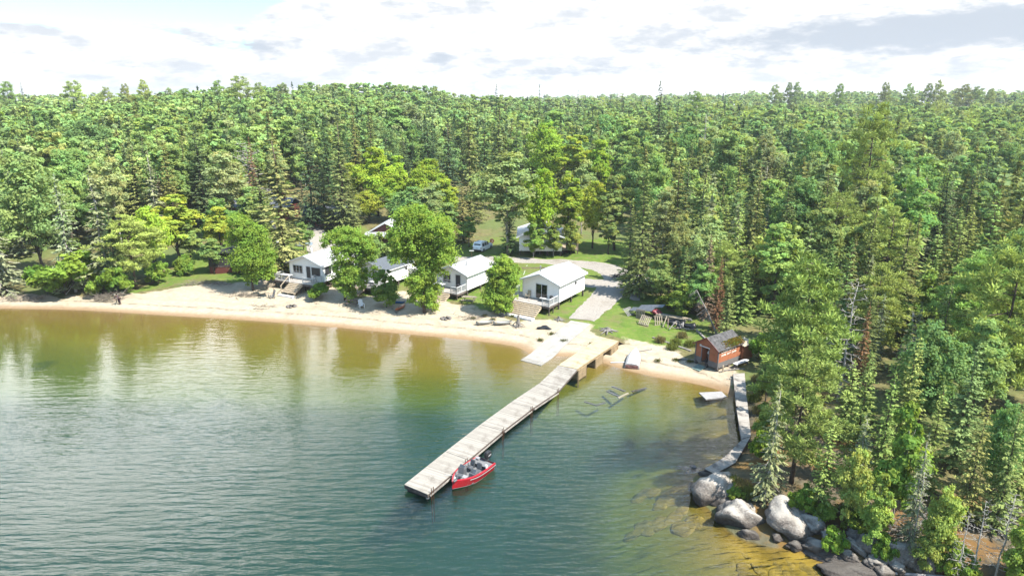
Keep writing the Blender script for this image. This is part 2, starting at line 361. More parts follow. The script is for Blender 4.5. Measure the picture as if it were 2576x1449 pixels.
def sub_ground(name, mask):
    q = Qg[mask]; used = np.unique(q); remap = np.full(len(Vg), -1); remap[used] = np.arange(len(used))
    o = npmesh(name, Vg[used], remap[q], mground, ('POINT', cols[used]), smooth=True); o['kind'] = 'structure'; return o
fs_ = S.reshape(-1)[Qg].mean(1); fsand = m_sand.reshape(-1)[Qg].mean(1); fgr = m_grass.reshape(-1)[Qg].mean(1)
k_bed = fs_ < -.0; k_sand = ~k_bed & (fsand > .5); k_lawn = ~k_bed & ~k_sand & (fgr > .5); k_for = ~(k_bed | k_sand | k_lawn)
sub_ground("lake_bed", k_bed); sub_ground("beach", k_sand); sub_ground("lawn", k_lawn); sub_ground("ground", k_for)

# ------------------------------------------------------------------ lake water: clear brownish water in a slab, rippled surface
mwater, t = newmat("lake_water"); pos = t.n('ShaderNodeNewGeometry').outputs['Position']
mp1 = t.n('ShaderNodeMapping', {0: pos, 2: (0, 0, R(-9)), 3: (.55, 2.6, 1)}).outputs[0]
mp2 = t.n('ShaderNodeMapping', {0: pos, 2: (0, 0, R(14)), 3: (.22, 1.0, 1)}).outputs[0]
r1 = t.noise(mp1, .85, 3, .5); r2 = t.noise(mp2, .55, 2, .5); r3 = t.noise(t.n('ShaderNodeMapping', {0: pos, 2: (0, 0, R(-5)), 3: (.5, 1.6, 1)}).outputs[0], 3.2, 2, .5)
wind = t.rng(t.noise(pos, .035, 3, .5), .35, .65, .45, 1.1)
py_ = t.n('ShaderNodeSeparateXYZ', {0: pos}).outputs[1]
calm = t.rng(py_, 42., 74., 1., .20)
hgt = t.math('ADD', t.math('MULTIPLY', r1, 1.5), t.math('ADD', t.math('MULTIPLY', r2, 1.0), t.math('MULTIPLY', r3, .20)))
hgt = t.math('MULTIPLY', hgt, t.math('MULTIPLY', wind, calm))
bmp = t.n('ShaderNodeBump', {'Height': hgt, 'Strength': 1., 'Distance': .095})
fr = t.n('ShaderNodeFresnel', {'IOR': 1.52, 'Normal': bmp.outputs[0]})
gl = t.n('ShaderNodeBsdfGlossy', {'Color': (1, 1, 1, 1), 'Roughness': .015, 'Normal': bmp.outputs[0]})
tr = t.n('ShaderNodeBsdfTransparent', {'Color': (1, 1, 1, 1)})
mx = t.n('ShaderNodeMixShader', {0: fr.outputs[0], 1: tr.outputs[0], 2: gl.outputs[0]})
vol = t.n('ShaderNodeVolumeAbsorption', {'Color': (.07, .40, .12, 1), 'Density': .15})
vs_ = t.n('ShaderNodeVolumeScatter', {'Color': (.30, .78, .70, 1), 'Density': .024}); t.out(mx, t.n('ShaderNodeAddShader', {0: vol.outputs[0], 1: vs_.outputs[0]}))
wb = MB(); wb.bx(-900, 400, -600, 229, -9, 0.0); wo_ = wb.build("lake_water", mwater); wo_['kind'] = 'structure'

# ------------------------------------------------------------------ gravel roads (draped sheets with ragged edges)
mgravel = pmat("gravel", (.38, .345, .30), .95, var=.18, scale=5, spec=.1, coords='Object', dirt=(.35, (.22, .185, .13), .7), bump=.2)
def ribbon(name, px, width, mat, lift=.03, seed=0, tracks=False, ragged=.12):
    rr = random.Random(seed); c = [gnd(*p)[:2] for p in px]; c = curve(c, 10); n = len(c); vs = []; fs = []; K = 9
    for i, p in enumerate(c):
        tg = c[min(i + 1, n - 1)] - c[max(i - 1, 0)]; tg = tg / (np.linalg.norm(tg) + 1e-9); nn = np.array([-tg[1], tg[0]])
        wl = width(i / (n - 1)) if callable(width) else width
        l = wl * (.5 + rr.uniform(-1, 1) * ragged * .25); r_ = wl * (.5 + rr.uniform(-1, 1) * ragged * .25)
        for k in range(K):
            f = k / (K - 1); q = p + nn * (l * (1 - f) - r_ * f)
            vs.append((q[0], q[1], hz(q[0], q[1]) + lift - (.05 if k in (0, K - 1) else 0)))
    for i in range(n - 1):
        for k in range(K - 1): fs.append((i * K + k, i * K + k + 1, (i + 1) * K + k + 1, (i + 1) * K + k))
    b = MB(); b.add(vs, fs); o = b.build(name, mat, smooth=True); o['kind'] = 'structure'; return o
ribbon("gravel_road", road_px[1:], lambda f: 3.4 + 1.6 * math.sin(math.pi * min(1, f * 1.4)) * (f < .7), mgravel, .05, 1)
ribbon("gravel_road", road2_px, 4.2, mgravel, .062, 2)
ribbon("gravel_road", road3_px, 5.0, mgravel, .05, 3)
# ------------------------------------------------------------------ foliage
def foliage_mat(name, trans=.32, attr_only=False):
    m, t = newmat(name)
    a = t.n('ShaderNodeAttribute', attribute_name='col').outputs['Color']
    o = t.n('ShaderNodeObjectInfo').outputs['Color']
    c = t.mix(1., a, o, 'MULTIPLY')
    d = t.n('ShaderNodeBsdfDiffuse', {0: c, 1: .6}); tl = t.n('ShaderNodeBsdfTranslucent', {0: t.mix(1., c, (1.25, 1.15, .6), 'MULTIPLY')})
    t.out(t.n('ShaderNodeMixShader', {0: trans, 1: d, 2: tl})); return m
mleaf = foliage_mat("leaves", .42); mneedle = foliage_mat("needles", .16)
def bark(name, c, c2):
    m, t = newmat(name); tc = t.n('ShaderNodeTexCoord').outputs['Object']
    f = t.noise(t.n('ShaderNodeMapping', {0: tc, 3: (3, 3, .8)}).outputs[0], 3., 4, .7)
    c = [x * ALB for x in c]; c2 = [x * ALB for x in c2]; b = t.n('ShaderNodeBsdfPrincipled', {'Base Color': t.ramp(f, [(.35, c), (.65, c2)]), 'Roughness': .9, 'Specular IOR Level': .15}); t.out(b); return m
mbark = bark("bark", (.075, .055, .04), (.17, .13, .10)); mbirch = bark("birch_bark", (.22, .20, .17), (.62, .58, .52)); mgrey = bark("dead_wood", (.34, .31, .27), (.72, .67, .60))

def quads(P, T, B, st, sb):                    # rhombic leaves centred on P, long axis T, cross axis B
    V = np.stack([P - T * st, P + B * sb, P + T * st, P - B * sb], 1).reshape(-1, 3)
    return V
def unit(a): return a / (np.linalg.norm(a, axis=-1, keepdims=True) + 1e-9)
def rand_dirs(g, n): return unit(g.normal(size=(n, 3)))
def frame(N, g):
    T = unit(np.cross(N, rand_dirs(g, len(N)))); return T, np.cross(N, T)

def gen_broad(lobes, per, leaf, seed, sub=.26, up=.35, fill=.62, rnd=.55):
    """crown of leaf clumps on the shells of ellipsoidal lobes (x, y, z, r, rz)"""
    g = np.random.default_rng(seed); Vs = []; Cs = []
    tot = sum(l[3] ** 2 for l in lobes)
    for lx, ly, lz, r, rz in lobes:
        n = int(per * r * r / tot); m = max(5, int(9 * (r * r) / max(leaf * leaf * 14, .6)))
        m = min(m, max(6, n // 14)); cen = rand_dirs(g, m); cen[:, 2] = np.where(cen[:, 2] < -.55, -cen[:, 2], cen[:, 2])
        rad = g.uniform(fill, 1.06, (m, 1)); cc = cen * rad * np.array([r, r, rz]) + np.array([lx, ly, lz])
        k = max(3, n // m); idx = np.repeat(np.arange(m), k)
        sr = sub * r * g.uniform(.6, 1.3, (m, 1))
        P = cc[idx] + np.clip(g.normal(size=(len(idx), 3)), -1.8, 1.8) * sr[idx] * np.array([.62, .62, .45])
        N = unit(unit(P - np.array([lx, ly, lz - .3 * rz])) * .8 + np.array([0, 0, up]) + g.normal(size=P.shape) * rnd)
        T, B = frame(N, g); s = leaf * g.uniform(.6, 1.3, (len(P), 1))
        Vs.append(quads(P, T, B, s * .62, s * .42))
        hue = g.uniform(.78, 1.22, (m, 1))[idx] * g.uniform(.86, 1.14, (len(P), 1)); yel = g.uniform(-.10, .16, (m, 1))[idx]
        Cs.append(np.concatenate([hue * (1 + yel), hue, hue * (1 - yel * .5)], 1))
    V = np.concatenate(Vs); C = np.concatenate(Cs); return V, C

def crown_lobes(h, r, base, seed, n=9, col=False):
    g = random.Random(seed); L = []
    hh = h - base
    for i in range(n):
        f = (i + .5) / n; z = base + hh * (.08 + .84 * f)
        prof = math.sin(math.pi * min(1, max(.0, .12 + .80 * f))) ** .7 if not col else .75 + .25 * math.sin(math.pi * f)
        a = i * 2.4 + g.uniform(-.5, .5); off = r * prof * g.uniform(.25, .62); lr = r * prof * g.uniform(.42, .66)
        L.append((off * math.cos(a), off * math.sin(a), z, max(lr, r * .25), max(lr, r * .25) * g.uniform(.62, .9)))
    L.append((g.uniform(-.1, .1) * r, g.uniform(-.1, .1) * r, h - r * .32, r * .42, r * .36)); L.append((0, 0, base + hh * .5, r * .55, hh * .33))
    return L

def gen_spruce(h, r, seed, whorl=.5, dens=1.0, spray=.42, bare=.06, ragged=.2, droop=.35, power=.85):
    """conifer: whorls of drooping branches hung with needle sprays"""
    g = np.random.default_rng(seed); Ps = []; Ts = []; Ls = []; Cs = []; Ns = []
    z = h * bare; a0 = 0
    while z < h * .985:
        f = (z - h * bare) / (h * (1 - bare)); rr = r * ((1 - f) ** power * (.55 + .45 * min(1, f * 5 + .45))) + .10
        nb = max(3, int((4 + 5 * (1 - f)) * (.8 + .2 * dens)))
        tone = g.uniform(.85, 1.12)
        for b in range(nb):
            a = a0 + 2 * math.pi * b / nb + g.normal() * .22; L = rr * g.uniform(1 - ragged * 1.6, 1 + ragged * .7)
            d = np.array([math.cos(a), math.sin(a), 0.]); side = np.array([-d[1], d[0], 0.])
            k = max(2, int(L / spray * 2.0 * dens)); u = (np.arange(k) + g.uniform(0, 1, k)) / k
            u = u ** .75; dz = -droop * L * u ** 1.2 + .16 * L * u ** 3 + (.35 * f) * L * u
            lat = g.uniform(-1, 1, k) * L * .26 * (1.1 - u)
            P = np.array([0, 0, z + g.normal() * whorl * .35]) + d * (u * L)[:, None] + side * lat[:, None] + np.array([0, 0, 1.]) * (dz + g.normal(size=k) * .07 * L * .4)[:, None]
            T = unit(d[None] * .9 + side[None] * np.sign(lat)[:, None] * g.uniform(.1, .9, (k, 1)) + np.array([0, 0, -droop * .9])[None] + g.normal(size=(k, 3)) * .18)
            N = unit(np.array([0, 0, 1.])[None] + d[None] * .5 + g.normal(size=(k, 3)) * .42)
            Ps.append(P); Ts.append(T); Ns.append(N); Ls.append(np.full(k, spray) * g.uniform(.7, 1.3, k) * (.75 + .35 * (1 - f)))
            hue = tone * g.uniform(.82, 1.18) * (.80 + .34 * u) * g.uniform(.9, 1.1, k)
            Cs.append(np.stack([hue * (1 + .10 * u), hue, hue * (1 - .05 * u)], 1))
        z += whorl * g.uniform(.7, 1.3) * (.65 + .5 * (1 - f)); a0 += 1.1
    k = 5; P = np.stack([np.zeros(k), np.zeros(k), h - np.arange(k) * spray * .35], 1); Ps.append(P); Ts.append(np.tile([0, 0.05, 1.], (k, 1))); Ns.append(rand_dirs(g, k) * [1, 1, .1]); Ls.append(np.full(k, spray * .9)); Cs.append(np.ones((k, 3)))
    P = np.concatenate(Ps); T = np.concatenate(Ts); N = np.concatenate(Ns); L = np.concatenate(Ls)[:, None]; C = np.concatenate(Cs)
    B = unit(np.cross(N, T)); return quads(P, T, B, L * .80, L * .34), C

def gen_pine(h, r, seed, nbr=46, tuft=34, ts=.55, needle=.30, base=.22, flat=.62):
    """pine: tiered limbs that carry flat plates of needle tufts"""
    g = np.random.default_rng(seed); Vs = []; Cs = []; limbs = []
    for b in range(nbr):
        f = base + (1 - base) * (b + .5) / nbr; f = min(.985, f + g.normal() * .01); a = b * 2.399 + g.normal() * .3
        prof = math.sin(math.pi * min(1, .16 + .80 * (f - base) / (1 - base))) ** .75
        L = r * prof * g.uniform(.6, 1.15) + .25; d = np.array([math.cos(a), math.sin(a), 0]); z0 = h * f; rise = g.uniform(.0, .28) - .22 * (1 - f)
        tip = np.array([0, 0, z0]) + d * L + np.array([0, 0, rise * L]); limbs.append(((0, 0, z0), tuple(tip)))
        k = max(2, int(L / (ts * .8))); tone = g.uniform(.82, 1.18)
        for i in range(k):
            u = .3 + .75 * (i + g.uniform(0, 1)) / k; side = np.array([-d[1], d[0], 0])
            c = np.array([0, 0, z0]) + d * L * u + np.array([0, 0, rise * L * u]) + side * g.normal() * L * .28 + np.array([0, 0, g.normal() * .22])
            n = tuft; D = rand_dirs(g, n); s = ts * g.uniform(.7, 1.35)
            P = c + D * np.array([s, s, s * flat]) * g.uniform(.35, 1, (n, 1)); T = unit(D * np.array([1, 1, .6]) + np.array([0, 0, .35]) + g.normal(size=(n, 3)) * .3)
            B = unit(np.cross(T, D + g.normal(size=(n, 3)) * .8)); l = needle * g.uniform(.7, 1.3, (n, 1))
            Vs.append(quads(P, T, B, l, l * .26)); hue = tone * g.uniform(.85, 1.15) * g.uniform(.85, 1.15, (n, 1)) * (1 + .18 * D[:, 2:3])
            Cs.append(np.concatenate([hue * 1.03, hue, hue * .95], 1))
    return np.concatenate(Vs), np.concatenate(Cs), limbs

def trunk_mesh(name, h, r0, mat, limbs=(), seed=0, lean=.02, top=.94, n=7):
    g = random.Random(seed); b = MB(); pts = []; rad = []
    lx, ly = g.uniform(-lean, lean) * h, g.uniform(-lean, lean) * h
    for i in range(7):
        f = i / 6; pts.append((lx * f * f + g.uniform(-.01, .01) * h * (0 < i < 6), ly * f * f + g.uniform(-.01, .01) * h * (0 < i < 6), -.25 + (h * top + .25) * f)); rad.append(r0 * (1.25 if i == 0 else 1 - .86 * f))
    b.tube(pts, rad, n)
    for (a, c) in limbs:
        L = (Vector(c) - Vector(a)).length; m = Vector(a).lerp(Vector(c), .5) - Vector((0, 0, .04 * L)); rr = max(.018, min(r0 * .38, .013 * L + .012)); b.tube([a, m, c], [rr, rr * .7, rr * .25], 4)
    o = b.build(name, mat, smooth=True); me = o.data; bpy.data.objects.remove(o); return me
def broad_limbs(lobes, base, h, seed):
    g = random.Random(seed); return [((0, 0, max(base * .8, l[2] - l[3] * 1.2 - .25 * h * g.random())), (l[0], l[1], l[2])) for l in lobes]

def crown_mesh(name, V, C, mat): return npmesh(name, V, np.arange(len(V)).reshape(-1, 4), mat, ('FACE', C), link=False)

# ---- prototypes: kind -> list of (crown mesh, trunk mesh, height, radius); the low versions go into the far forest
PROTO = {}; LOW = {}
def reg(kind, V, C, h, r, mat, trunk): PROTO.setdefault(kind, []).append((crown_mesh('crown', V, C, mat), trunk, h, r))
for i in range(4):                             # spruces
    h, r = 18., (2.9, 2.4, 3.3, 2.1)[i]
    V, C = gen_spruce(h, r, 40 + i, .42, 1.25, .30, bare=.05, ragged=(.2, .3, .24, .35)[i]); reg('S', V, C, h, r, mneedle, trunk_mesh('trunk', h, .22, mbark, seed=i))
for i in range(3):                             # small dense firs
    h, r = 10., (2.0, 1.7, 2.3)[i]
    V, C = gen_spruce(h, r, 60 + i, .30, 1.35, .22, bare=.04, ragged=.3, droop=.22); reg('F', V, C, h, r, mneedle, trunk_mesh('trunk', h, .13, mbark, seed=i))
for i in range(2):                             # thin, lichen grey, half bare spruces of the rocky shore
    h, r = 9., 1.55
    V, C = gen_spruce(h, r, 75 + i, .28, 1.1, .22, bare=.07, ragged=.45, droop=.42)
    lb = []; g = random.Random(i)
    for k in range(46):
        f = .06 + .88 * k / 46; a = k * 2.4; L = r * (1 - f) ** .8 * g.uniform(.8, 1.25); lb.append(((0, 0, h * f), (L * math.cos(a), L * math.sin(a), h * f - L * .35)))
    reg('G', V, C, h, r, mneedle, trunk_mesh('trunk', h, .11, mgrey, lb, seed=i))
for i in range(3):                             # pines
    h, r = 14., (3.6, 3.1, 4.0)[i]
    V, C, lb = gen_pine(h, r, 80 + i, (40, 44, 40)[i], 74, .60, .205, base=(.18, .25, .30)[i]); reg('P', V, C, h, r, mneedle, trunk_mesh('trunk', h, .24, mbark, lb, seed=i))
for i in range(4):                             # broadleaf trees
    h, r, base = 15., (3.8, 3.3, 4.2, 3.0)[i], (3.5, 4, 3, 3.5)[i]
    L = crown_lobes(h, r, base, 20 + i, (10, 9, 12, 9)[i]); V, C = gen_broad(L, 15000, .30, 30 + i); reg('B', V, C, h, r, mleaf, trunk_mesh('trunk', h * .85, .2, mbark, broad_limbs(L, base, h, i), seed=i))
for i in range(3):                             # small-leaved near broadleaf saplings
    h, r, base = 7., (2.0, 1.6, 2.3)[i], .8
    L = crown_lobes(h, r, base, 120 + i, 9); V, C = gen_broad(L, 9000, .22, 130 + i, fill=.45, sub=.34); reg('Y', V, C, h, r, mleaf, trunk_mesh('trunk', h * .85, .07, mbirch if i == 1 else mbark, broad_limbs(L, base, h, i), seed=i))
for i in range(2):                             # birches and poplars: airy crown, pale trunk
    h, r, base = 15., 2.9, 4.5
    L = crown_lobes(h, r, base, 220 + i, 13); V, C = gen_broad(L, 9500, .27, 230 + i, sub=.34, fill=.5); reg('W', V, C, h, r, mleaf, trunk_mesh('trunk', h * .9, .13, mbirch, broad_limbs(L, base, h, i), seed=i, lean=.05))
def dead_mesh(h, seed, spread=1., n=60, twig=3):
    g = random.Random(seed); lb = []
    for k in range(n):
        f = .15 + .82 * k / n; a = k * 2.4 + g.uniform(-.4, .4); L = h * .17 * spread * (1.15 - f) ** .7 * g.uniform(.45, 1.2)
        s = Vector((0, 0, h * f)); e = s + Vector((L * math.cos(a), L * math.sin(a), L * g.uniform(-.25, .45))); lb.append((s, e))
        for q in range(twig):
            m = s.lerp(e, g.uniform(.4, 1)); lb.append((m, m + Vector((g.uniform(-1, 1), g.uniform(-1, 1), g.uniform(-.3, .7))) * L * .4))
    return trunk_mesh('trunk', h, .0115 * h, mgrey, lb, seed)
DEAD = [dead_mesh(10., 1, 1.0), dead_mesh(10., 2, .7, 50, 2), dead_mesh(10., 3, 1.9, 50, 6)]
for i in range(3):                             # shrubs
    r = 1.2; L = [(random.Random(i * 9 + k).uniform(-.7, .7), random.Random(i * 7 + k + 50).uniform(-.7, .7), .55 + .28 * (k % 3), .62, .52) for k in range(7)]
    V, C = gen_broad(L, 3800, .19, 330 + i, fill=.4, sub=.34); reg('H', V, C, 1.75, r, mleaf, trunk_mesh('trunk', .8, .04, mbark, broad_limbs(L, .1, 1.2, i), seed=i))
# low versions (arrays)
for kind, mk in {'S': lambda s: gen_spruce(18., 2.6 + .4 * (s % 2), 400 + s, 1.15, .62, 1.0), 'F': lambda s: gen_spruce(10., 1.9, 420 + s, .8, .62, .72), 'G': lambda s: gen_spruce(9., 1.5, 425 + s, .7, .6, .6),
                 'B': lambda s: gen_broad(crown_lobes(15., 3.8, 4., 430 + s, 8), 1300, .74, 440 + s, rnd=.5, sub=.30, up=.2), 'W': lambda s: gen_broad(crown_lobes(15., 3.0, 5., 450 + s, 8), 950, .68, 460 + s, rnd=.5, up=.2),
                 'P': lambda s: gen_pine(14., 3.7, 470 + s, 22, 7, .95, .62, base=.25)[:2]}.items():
    LOW[kind] = [mk(s) for s in range(3)]
for kind, mk in {'S': lambda s: gen_spruce(18., 2.7, 500 + s, 2.0, .5, 1.7), 'B': lambda s: gen_broad(crown_lobes(15., 4.4, 5., 530 + s, 6), 440, 1.2, 540 + s, rnd=.45, sub=.32, up=.25), 'P': lambda s: gen_pine(14., 3.9, 570 + s, 12, 5, 1.2, 1.0, base=.3)[:2]}.items():
    LOW[kind + '2'] = [mk(s) for s in range(3)]
LOW['U'] = LOW['B2']; LOWH = {'U': 15., 'S': 18., 'F': 10., 'G': 9., 'B': 15., 'W': 15., 'P': 14.}

# ---- tints (object colour x leaf colour)
TINT = {'S': [(.07, .12, .05), (.085, .132, .054), (.066, .11, .052)], 'O': [(.155, .185, .06), (.14, .175, .062), (.175, .188, .068)], 'F': [(.225, .305, .092), (.19, .28, .092), (.25, .305, .092)],
        'G': [(.215, .245, .13), (.195, .23, .125)], 'P': [(.26, .34, .095), (.23, .32, .09), (.28, .34, .098)], 'B': [(.30, .415, .056), (.27, .39, .056), (.33, .41, .066)],
        'M': [(.215, .33, .105), (.24, .345, .11), (.195, .31, .11), (.265, .35, .11)], 'W': [(.29, .365, .15), (.26, .34, .15)], 'Y': [(.29, .37, .085), (.25, .35, .078), (.315, .37, .10)], 'H': [(.20, .295, .05), (.17, .265, .048)], 'R': [(.185, .115, .065), (.19, .14, .09)], 'U': [(.15, .22, .055), (.18, .24, .06), (.13, .20, .05)], 'D': [(1, 1, 1)]}
SHAPE = {'O': 'S', 'M': 'B', 'R': 'S'}
NAME = {'R': 'spruce_tree', 'S': 'spruce_tree', 'O': 'spruce_tree', 'F': 'fir_tree', 'G': 'spruce_tree', 'P': 'pine_tree', 'B': 'broadleaf_tree', 'M': 'broadleaf_tree', 'W': 'birch_tree', 'Y': 'young_broadleaf_tree', 'H': 'leafy_shrub', 'D': 'dead_tree'}
CAT = {'spruce_tree': 'spruce', 'fir_tree': 'fir', 'pine_tree': 'pine', 'broadleaf_tree': 'broadleaf tree', 'birch_tree': 'birch', 'young_broadleaf_tree': 'young tree', 'leafy_shrub': 'shrub', 'dead_tree': 'dead tree'}
LOOK = {'S': 'dark green spruce', 'O': 'olive brown spruce', 'F': 'fresh green small fir', 'G': 'thin grey-green spruce', 'P': 'soft tiered pine', 'B': 'bright green broadleaf tree', 'M': 'mid green broadleaf tree', 'R': 'rust brown dying spruce', 'W': 'pale birch', 'Y': 'slender young broadleaf tree', 'H': 'low leafy shrub', 'D': 'bare grey dead tree'}
TREES = []                                     # dict(kind, x, y, z, h, w, tint, key)
def tree(kind, px, ytop, ybase, w=None, tint=None, label=None, var=None, key=True, lift=0):
    g = gnd(px, ybase); x, y, z = g; depth = y * cp - (z - CAMZ) * sp
    # height that brings the top to the wanted row
    v = (724.5 - ytop) / F; d = pdir(px, ytop); k = y / d[1]; h = CAMZ + d[2] * k - z
    if w is not None: w = w * depth / F / 2
    TREES.append(dict(kind=kind, x=x, y=y, z=z, h=h, w=w, tint=tint, label=label, var=var, key=key))
# ------------------------------------------------------------------ trees read off the photograph: kind, column, top row, foot row, crown width (pixels of the photo)
for a in [
 # left shore
 ('G', 12, 505, 742, 120), ('O', 20, 330, 560, 120), ('M', 112, 385, 705, 175), ('G', 192, 440, 735, 100), ('G', 278, 420, 728, 120), ('P', 345, 545, 728, 130), ('B', 455, 490, 672, 125),
 ('B', 395, 520, 700, 95), ('W', 582, 385, 600, 115), ('S', 522, 320, 570, 95), ('O', 362, 350, 600, 85), ('O', 305, 345, 580, 80), ('G', 405, 380, 610, 70), ('O', 445, 345, 600, 70), ('S', 300, 520, 735, 80),
 ('G', 60, 380, 640, 85), ('M', 165, 330, 560, 110), ('S', 295, 335, 520, 40), ('M', 250, 300, 480, 120), ('O', 480, 330, 540, 60), ('M', 400, 290, 480, 120), ('M', 120, 280, 440, 110), ('B', 20, 280, 440, 100),
 ('D', 215, 345, 500, 110), ('D', 640, 350, 560, 75), ('O', 672, 400, 660, 130), ('O', 722, 330, 702, 140), ('M', 540, 600, 690, 70), ('M', 560, 500, 640, 90), ('M', 660, 480, 620, 100),
 # dark spruce belt above the cabins
 ('S', 790, 278, 572, 105), ('O', 866, 292, 585, 95), ('S', 832, 300, 540, 75), ('O', 940, 268, 490, 60), ('O', 898, 262, 470, 55), ('S', 975, 335, 520, 70), ('S', 1020, 345, 505, 70), ('S', 1082, 275, 515, 80), ('S', 1132, 300, 520, 80),
 ('O', 1186, 268, 560, 100), ('S', 1222, 290, 500, 70), ('O', 1256, 258, 525, 80), ('S', 1302, 300, 505, 75), ('S', 1250, 212, 400, 38), ('S', 1340, 330, 470, 50), ('S', 1645, 205, 480, 80), ('S', 1690, 262, 500, 75), ('S', 1442, 280, 420, 36), ('S', 1466, 276, 420, 32), ('S', 1355, 214, 400, 30),
 ('S', 1450, 226, 400, 30), ('S', 690, 290, 500, 45), ('S', 645, 300, 480, 40), ('M', 740, 300, 470, 90), ('M', 590, 300, 470, 110), ('M', 1000, 270, 430, 100), ('W', 1040, 262, 430, 110), ('M', 1390, 280, 430, 100), ('M', 1520, 290, 450, 110), ('M', 1570, 300, 470, 100),
 # bright trees of the clearing
 ('B', 952, 372, 545, 110), ('B', 1002, 392, 520, 60), ('B', 888, 410, 540, 60), ('B', 1080, 400, 560, 110), ('B', 1125, 450, 575, 70), ('M', 1040, 470, 585, 110), ('W', 1278, 388, 642, 165), ('O', 1165, 470, 610, 60), ('S', 1282, 480, 640, 60), ('Y', 1342, 556, 650, 56), ('Y', 1392, 560, 646, 60), ('Y', 1436, 556, 642, 60),
 ('B', 1375, 308, 500, 110), ('B', 1445, 340, 510, 100), ('B', 1505, 352, 520, 80), ('B', 1360, 425, 640, 110), ('B', 1425, 440, 636, 105), ('B', 1490, 455, 625, 90), ('W', 1462, 405, 600, 85), ('M', 1545, 440, 630, 95), ('M', 1530, 540, 640, 60), ('M', 1100, 520, 600, 90), ('M', 1000, 500, 580, 60),
 ('M', 640, 470, 602, 90), ('B', 560, 520, 652, 80), ('M', 1055, 540, 640, 90), ('B', 930, 480, 562, 80), ('M', 1130, 510, 612, 75), ('M', 1180, 545, 622, 55), ('O', 884, 430, 575, 90), ('B', 1000, 440, 560, 90), ('O', 822, 420, 572, 85), ('M', 482, 560, 668, 80), ('W', 1090, 460, 590, 80), ('M', 765, 560, 640, 55),
 # right of the gravel track
 ('O', 1610, 420, 745, 105), ('O', 1580, 500, 735, 75), ('O', 1690, 400, 720, 110), ('M', 1640, 385, 640, 100), ('W', 1770, 545, 770, 100), ('O', 1755, 400, 680, 95), ('F', 1840, 500, 770, 90), ('O', 1880, 400, 720, 95), ('F', 1825, 690, 850, 55), ('M', 1660, 640, 770, 95), ('Y', 1712, 712, 805, 70),
 ('M', 1760, 660, 800, 95), ('M', 1940, 560, 800, 130), ('P', 2150, 268, 640, 125), ('S', 2110, 330, 600, 70), ('O', 1960, 430, 720, 85), ('M', 1820, 330, 560, 110), ('M', 1720, 320, 520, 90), ('D', 1765, 275, 470, 40), ('W', 1905, 340, 560, 100), ('M', 2030, 330, 560, 110), ('O', 2060, 430, 700, 90),
 ('R', 1772, 590, 800, 60), ('R', 1800, 640, 830, 45), ('R', 648, 345, 560, 60), ('R', 2150, 760, 1010, 60), ('R', 420, 440, 600, 40), ('R', 2060, 1240, 1300, 40),
 # the near point
 ('P', 1985, 650, 1130, 190), ('P', 1990, 880, 1215, 170), ('G', 1925, 960, 1262, 92), ('D', 2108, 690, 1010, 120), ('F', 2140, 880, 1210, 110), ('P', 2480, 600, 1040, 190), ('F', 2260, 840, 1150, 110), ('F', 2400, 860, 1170, 110), ('O', 2360, 560, 900, 115), ('O', 2240, 560, 860, 110),
 ('G', 2140, 1040, 1300, 90), ('F', 2060, 1050, 1290, 95), ('Y', 2240, 1010, 1330, 110), ('Y', 2130, 1130, 1345, 85), ('G', 2280, 1090, 1390, 80), ('Y', 2190, 1190, 1400, 80), ('D', 2440, 1245, 1470, 80), ('D', 2500, 1230, 1465, 60), ('D', 2400, 1280, 1475, 60), ('D', 2290, 1170, 1400, 50),
 ('Y', 2350, 1230, 1440, 90), ('Y', 2320, 1330, 1450, 70), ('Y', 2540, 1290, 1500, 80), ('F', 2500, 1010, 1330, 110), ('F', 2420, 990, 1310, 110), ('F', 2550, 880, 1260, 120), ('F', 2320, 960, 1240, 100), ('M', 2480, 1010, 1290, 100),
 ('M', 1925, 900, 1010, 60), ('Y', 1915, 1010, 1120, 55), ('F', 2200, 930, 1240, 90), ('O', 2330, 700, 1030, 110), ('F', 2450, 480, 800, 110), ('O', 2520, 380, 800, 120), ('F', 2000, 560, 860, 95), ('F', 2100, 600, 900, 90), ('S', 2050, 700, 950, 80),
 # skyline
 ('P', 40, 208, 340, 44), ('S', 78, 204, 345, 22), ('P', 205, 208, 345, 62), ('P', 618, 195, 345, 80), ('P', 378, 205, 330, 32), ('P', 285, 222, 330, 40), ('P', 330, 215, 330, 30), ('P', 560, 205, 330, 34), ('P', 660, 212, 330, 40), ('P', 480, 225, 330, 50), ('W', 440, 222, 330, 30),
 ('P', 1940, 216, 320, 36), ('P', 1974, 210, 320, 24), ('P', 1994, 209, 320, 24), ('P', 2100, 213, 320, 30), ('P', 2214, 211, 320, 32), ('P', 2270, 213, 320, 34), ('P', 2320, 212, 320, 30), ('P', 2345, 206, 320, 30), ('P', 2410, 216, 320, 44), ('P', 2476, 226, 320, 26), ('P', 2440, 220, 320, 30), ('S', 1813, 222, 380, 22), ('S', 1796, 226, 380, 20), ('S', 1205, 226, 330, 14), ('S', 1500, 228, 340, 10), ('S', 1548, 224, 345, 10), ('S', 1532, 232, 345, 10),
 ('W', 725, 210, 330, 40), ('S', 1562, 228, 345, 8), ('P', 1745, 232, 350, 40),
]: tree(*a)
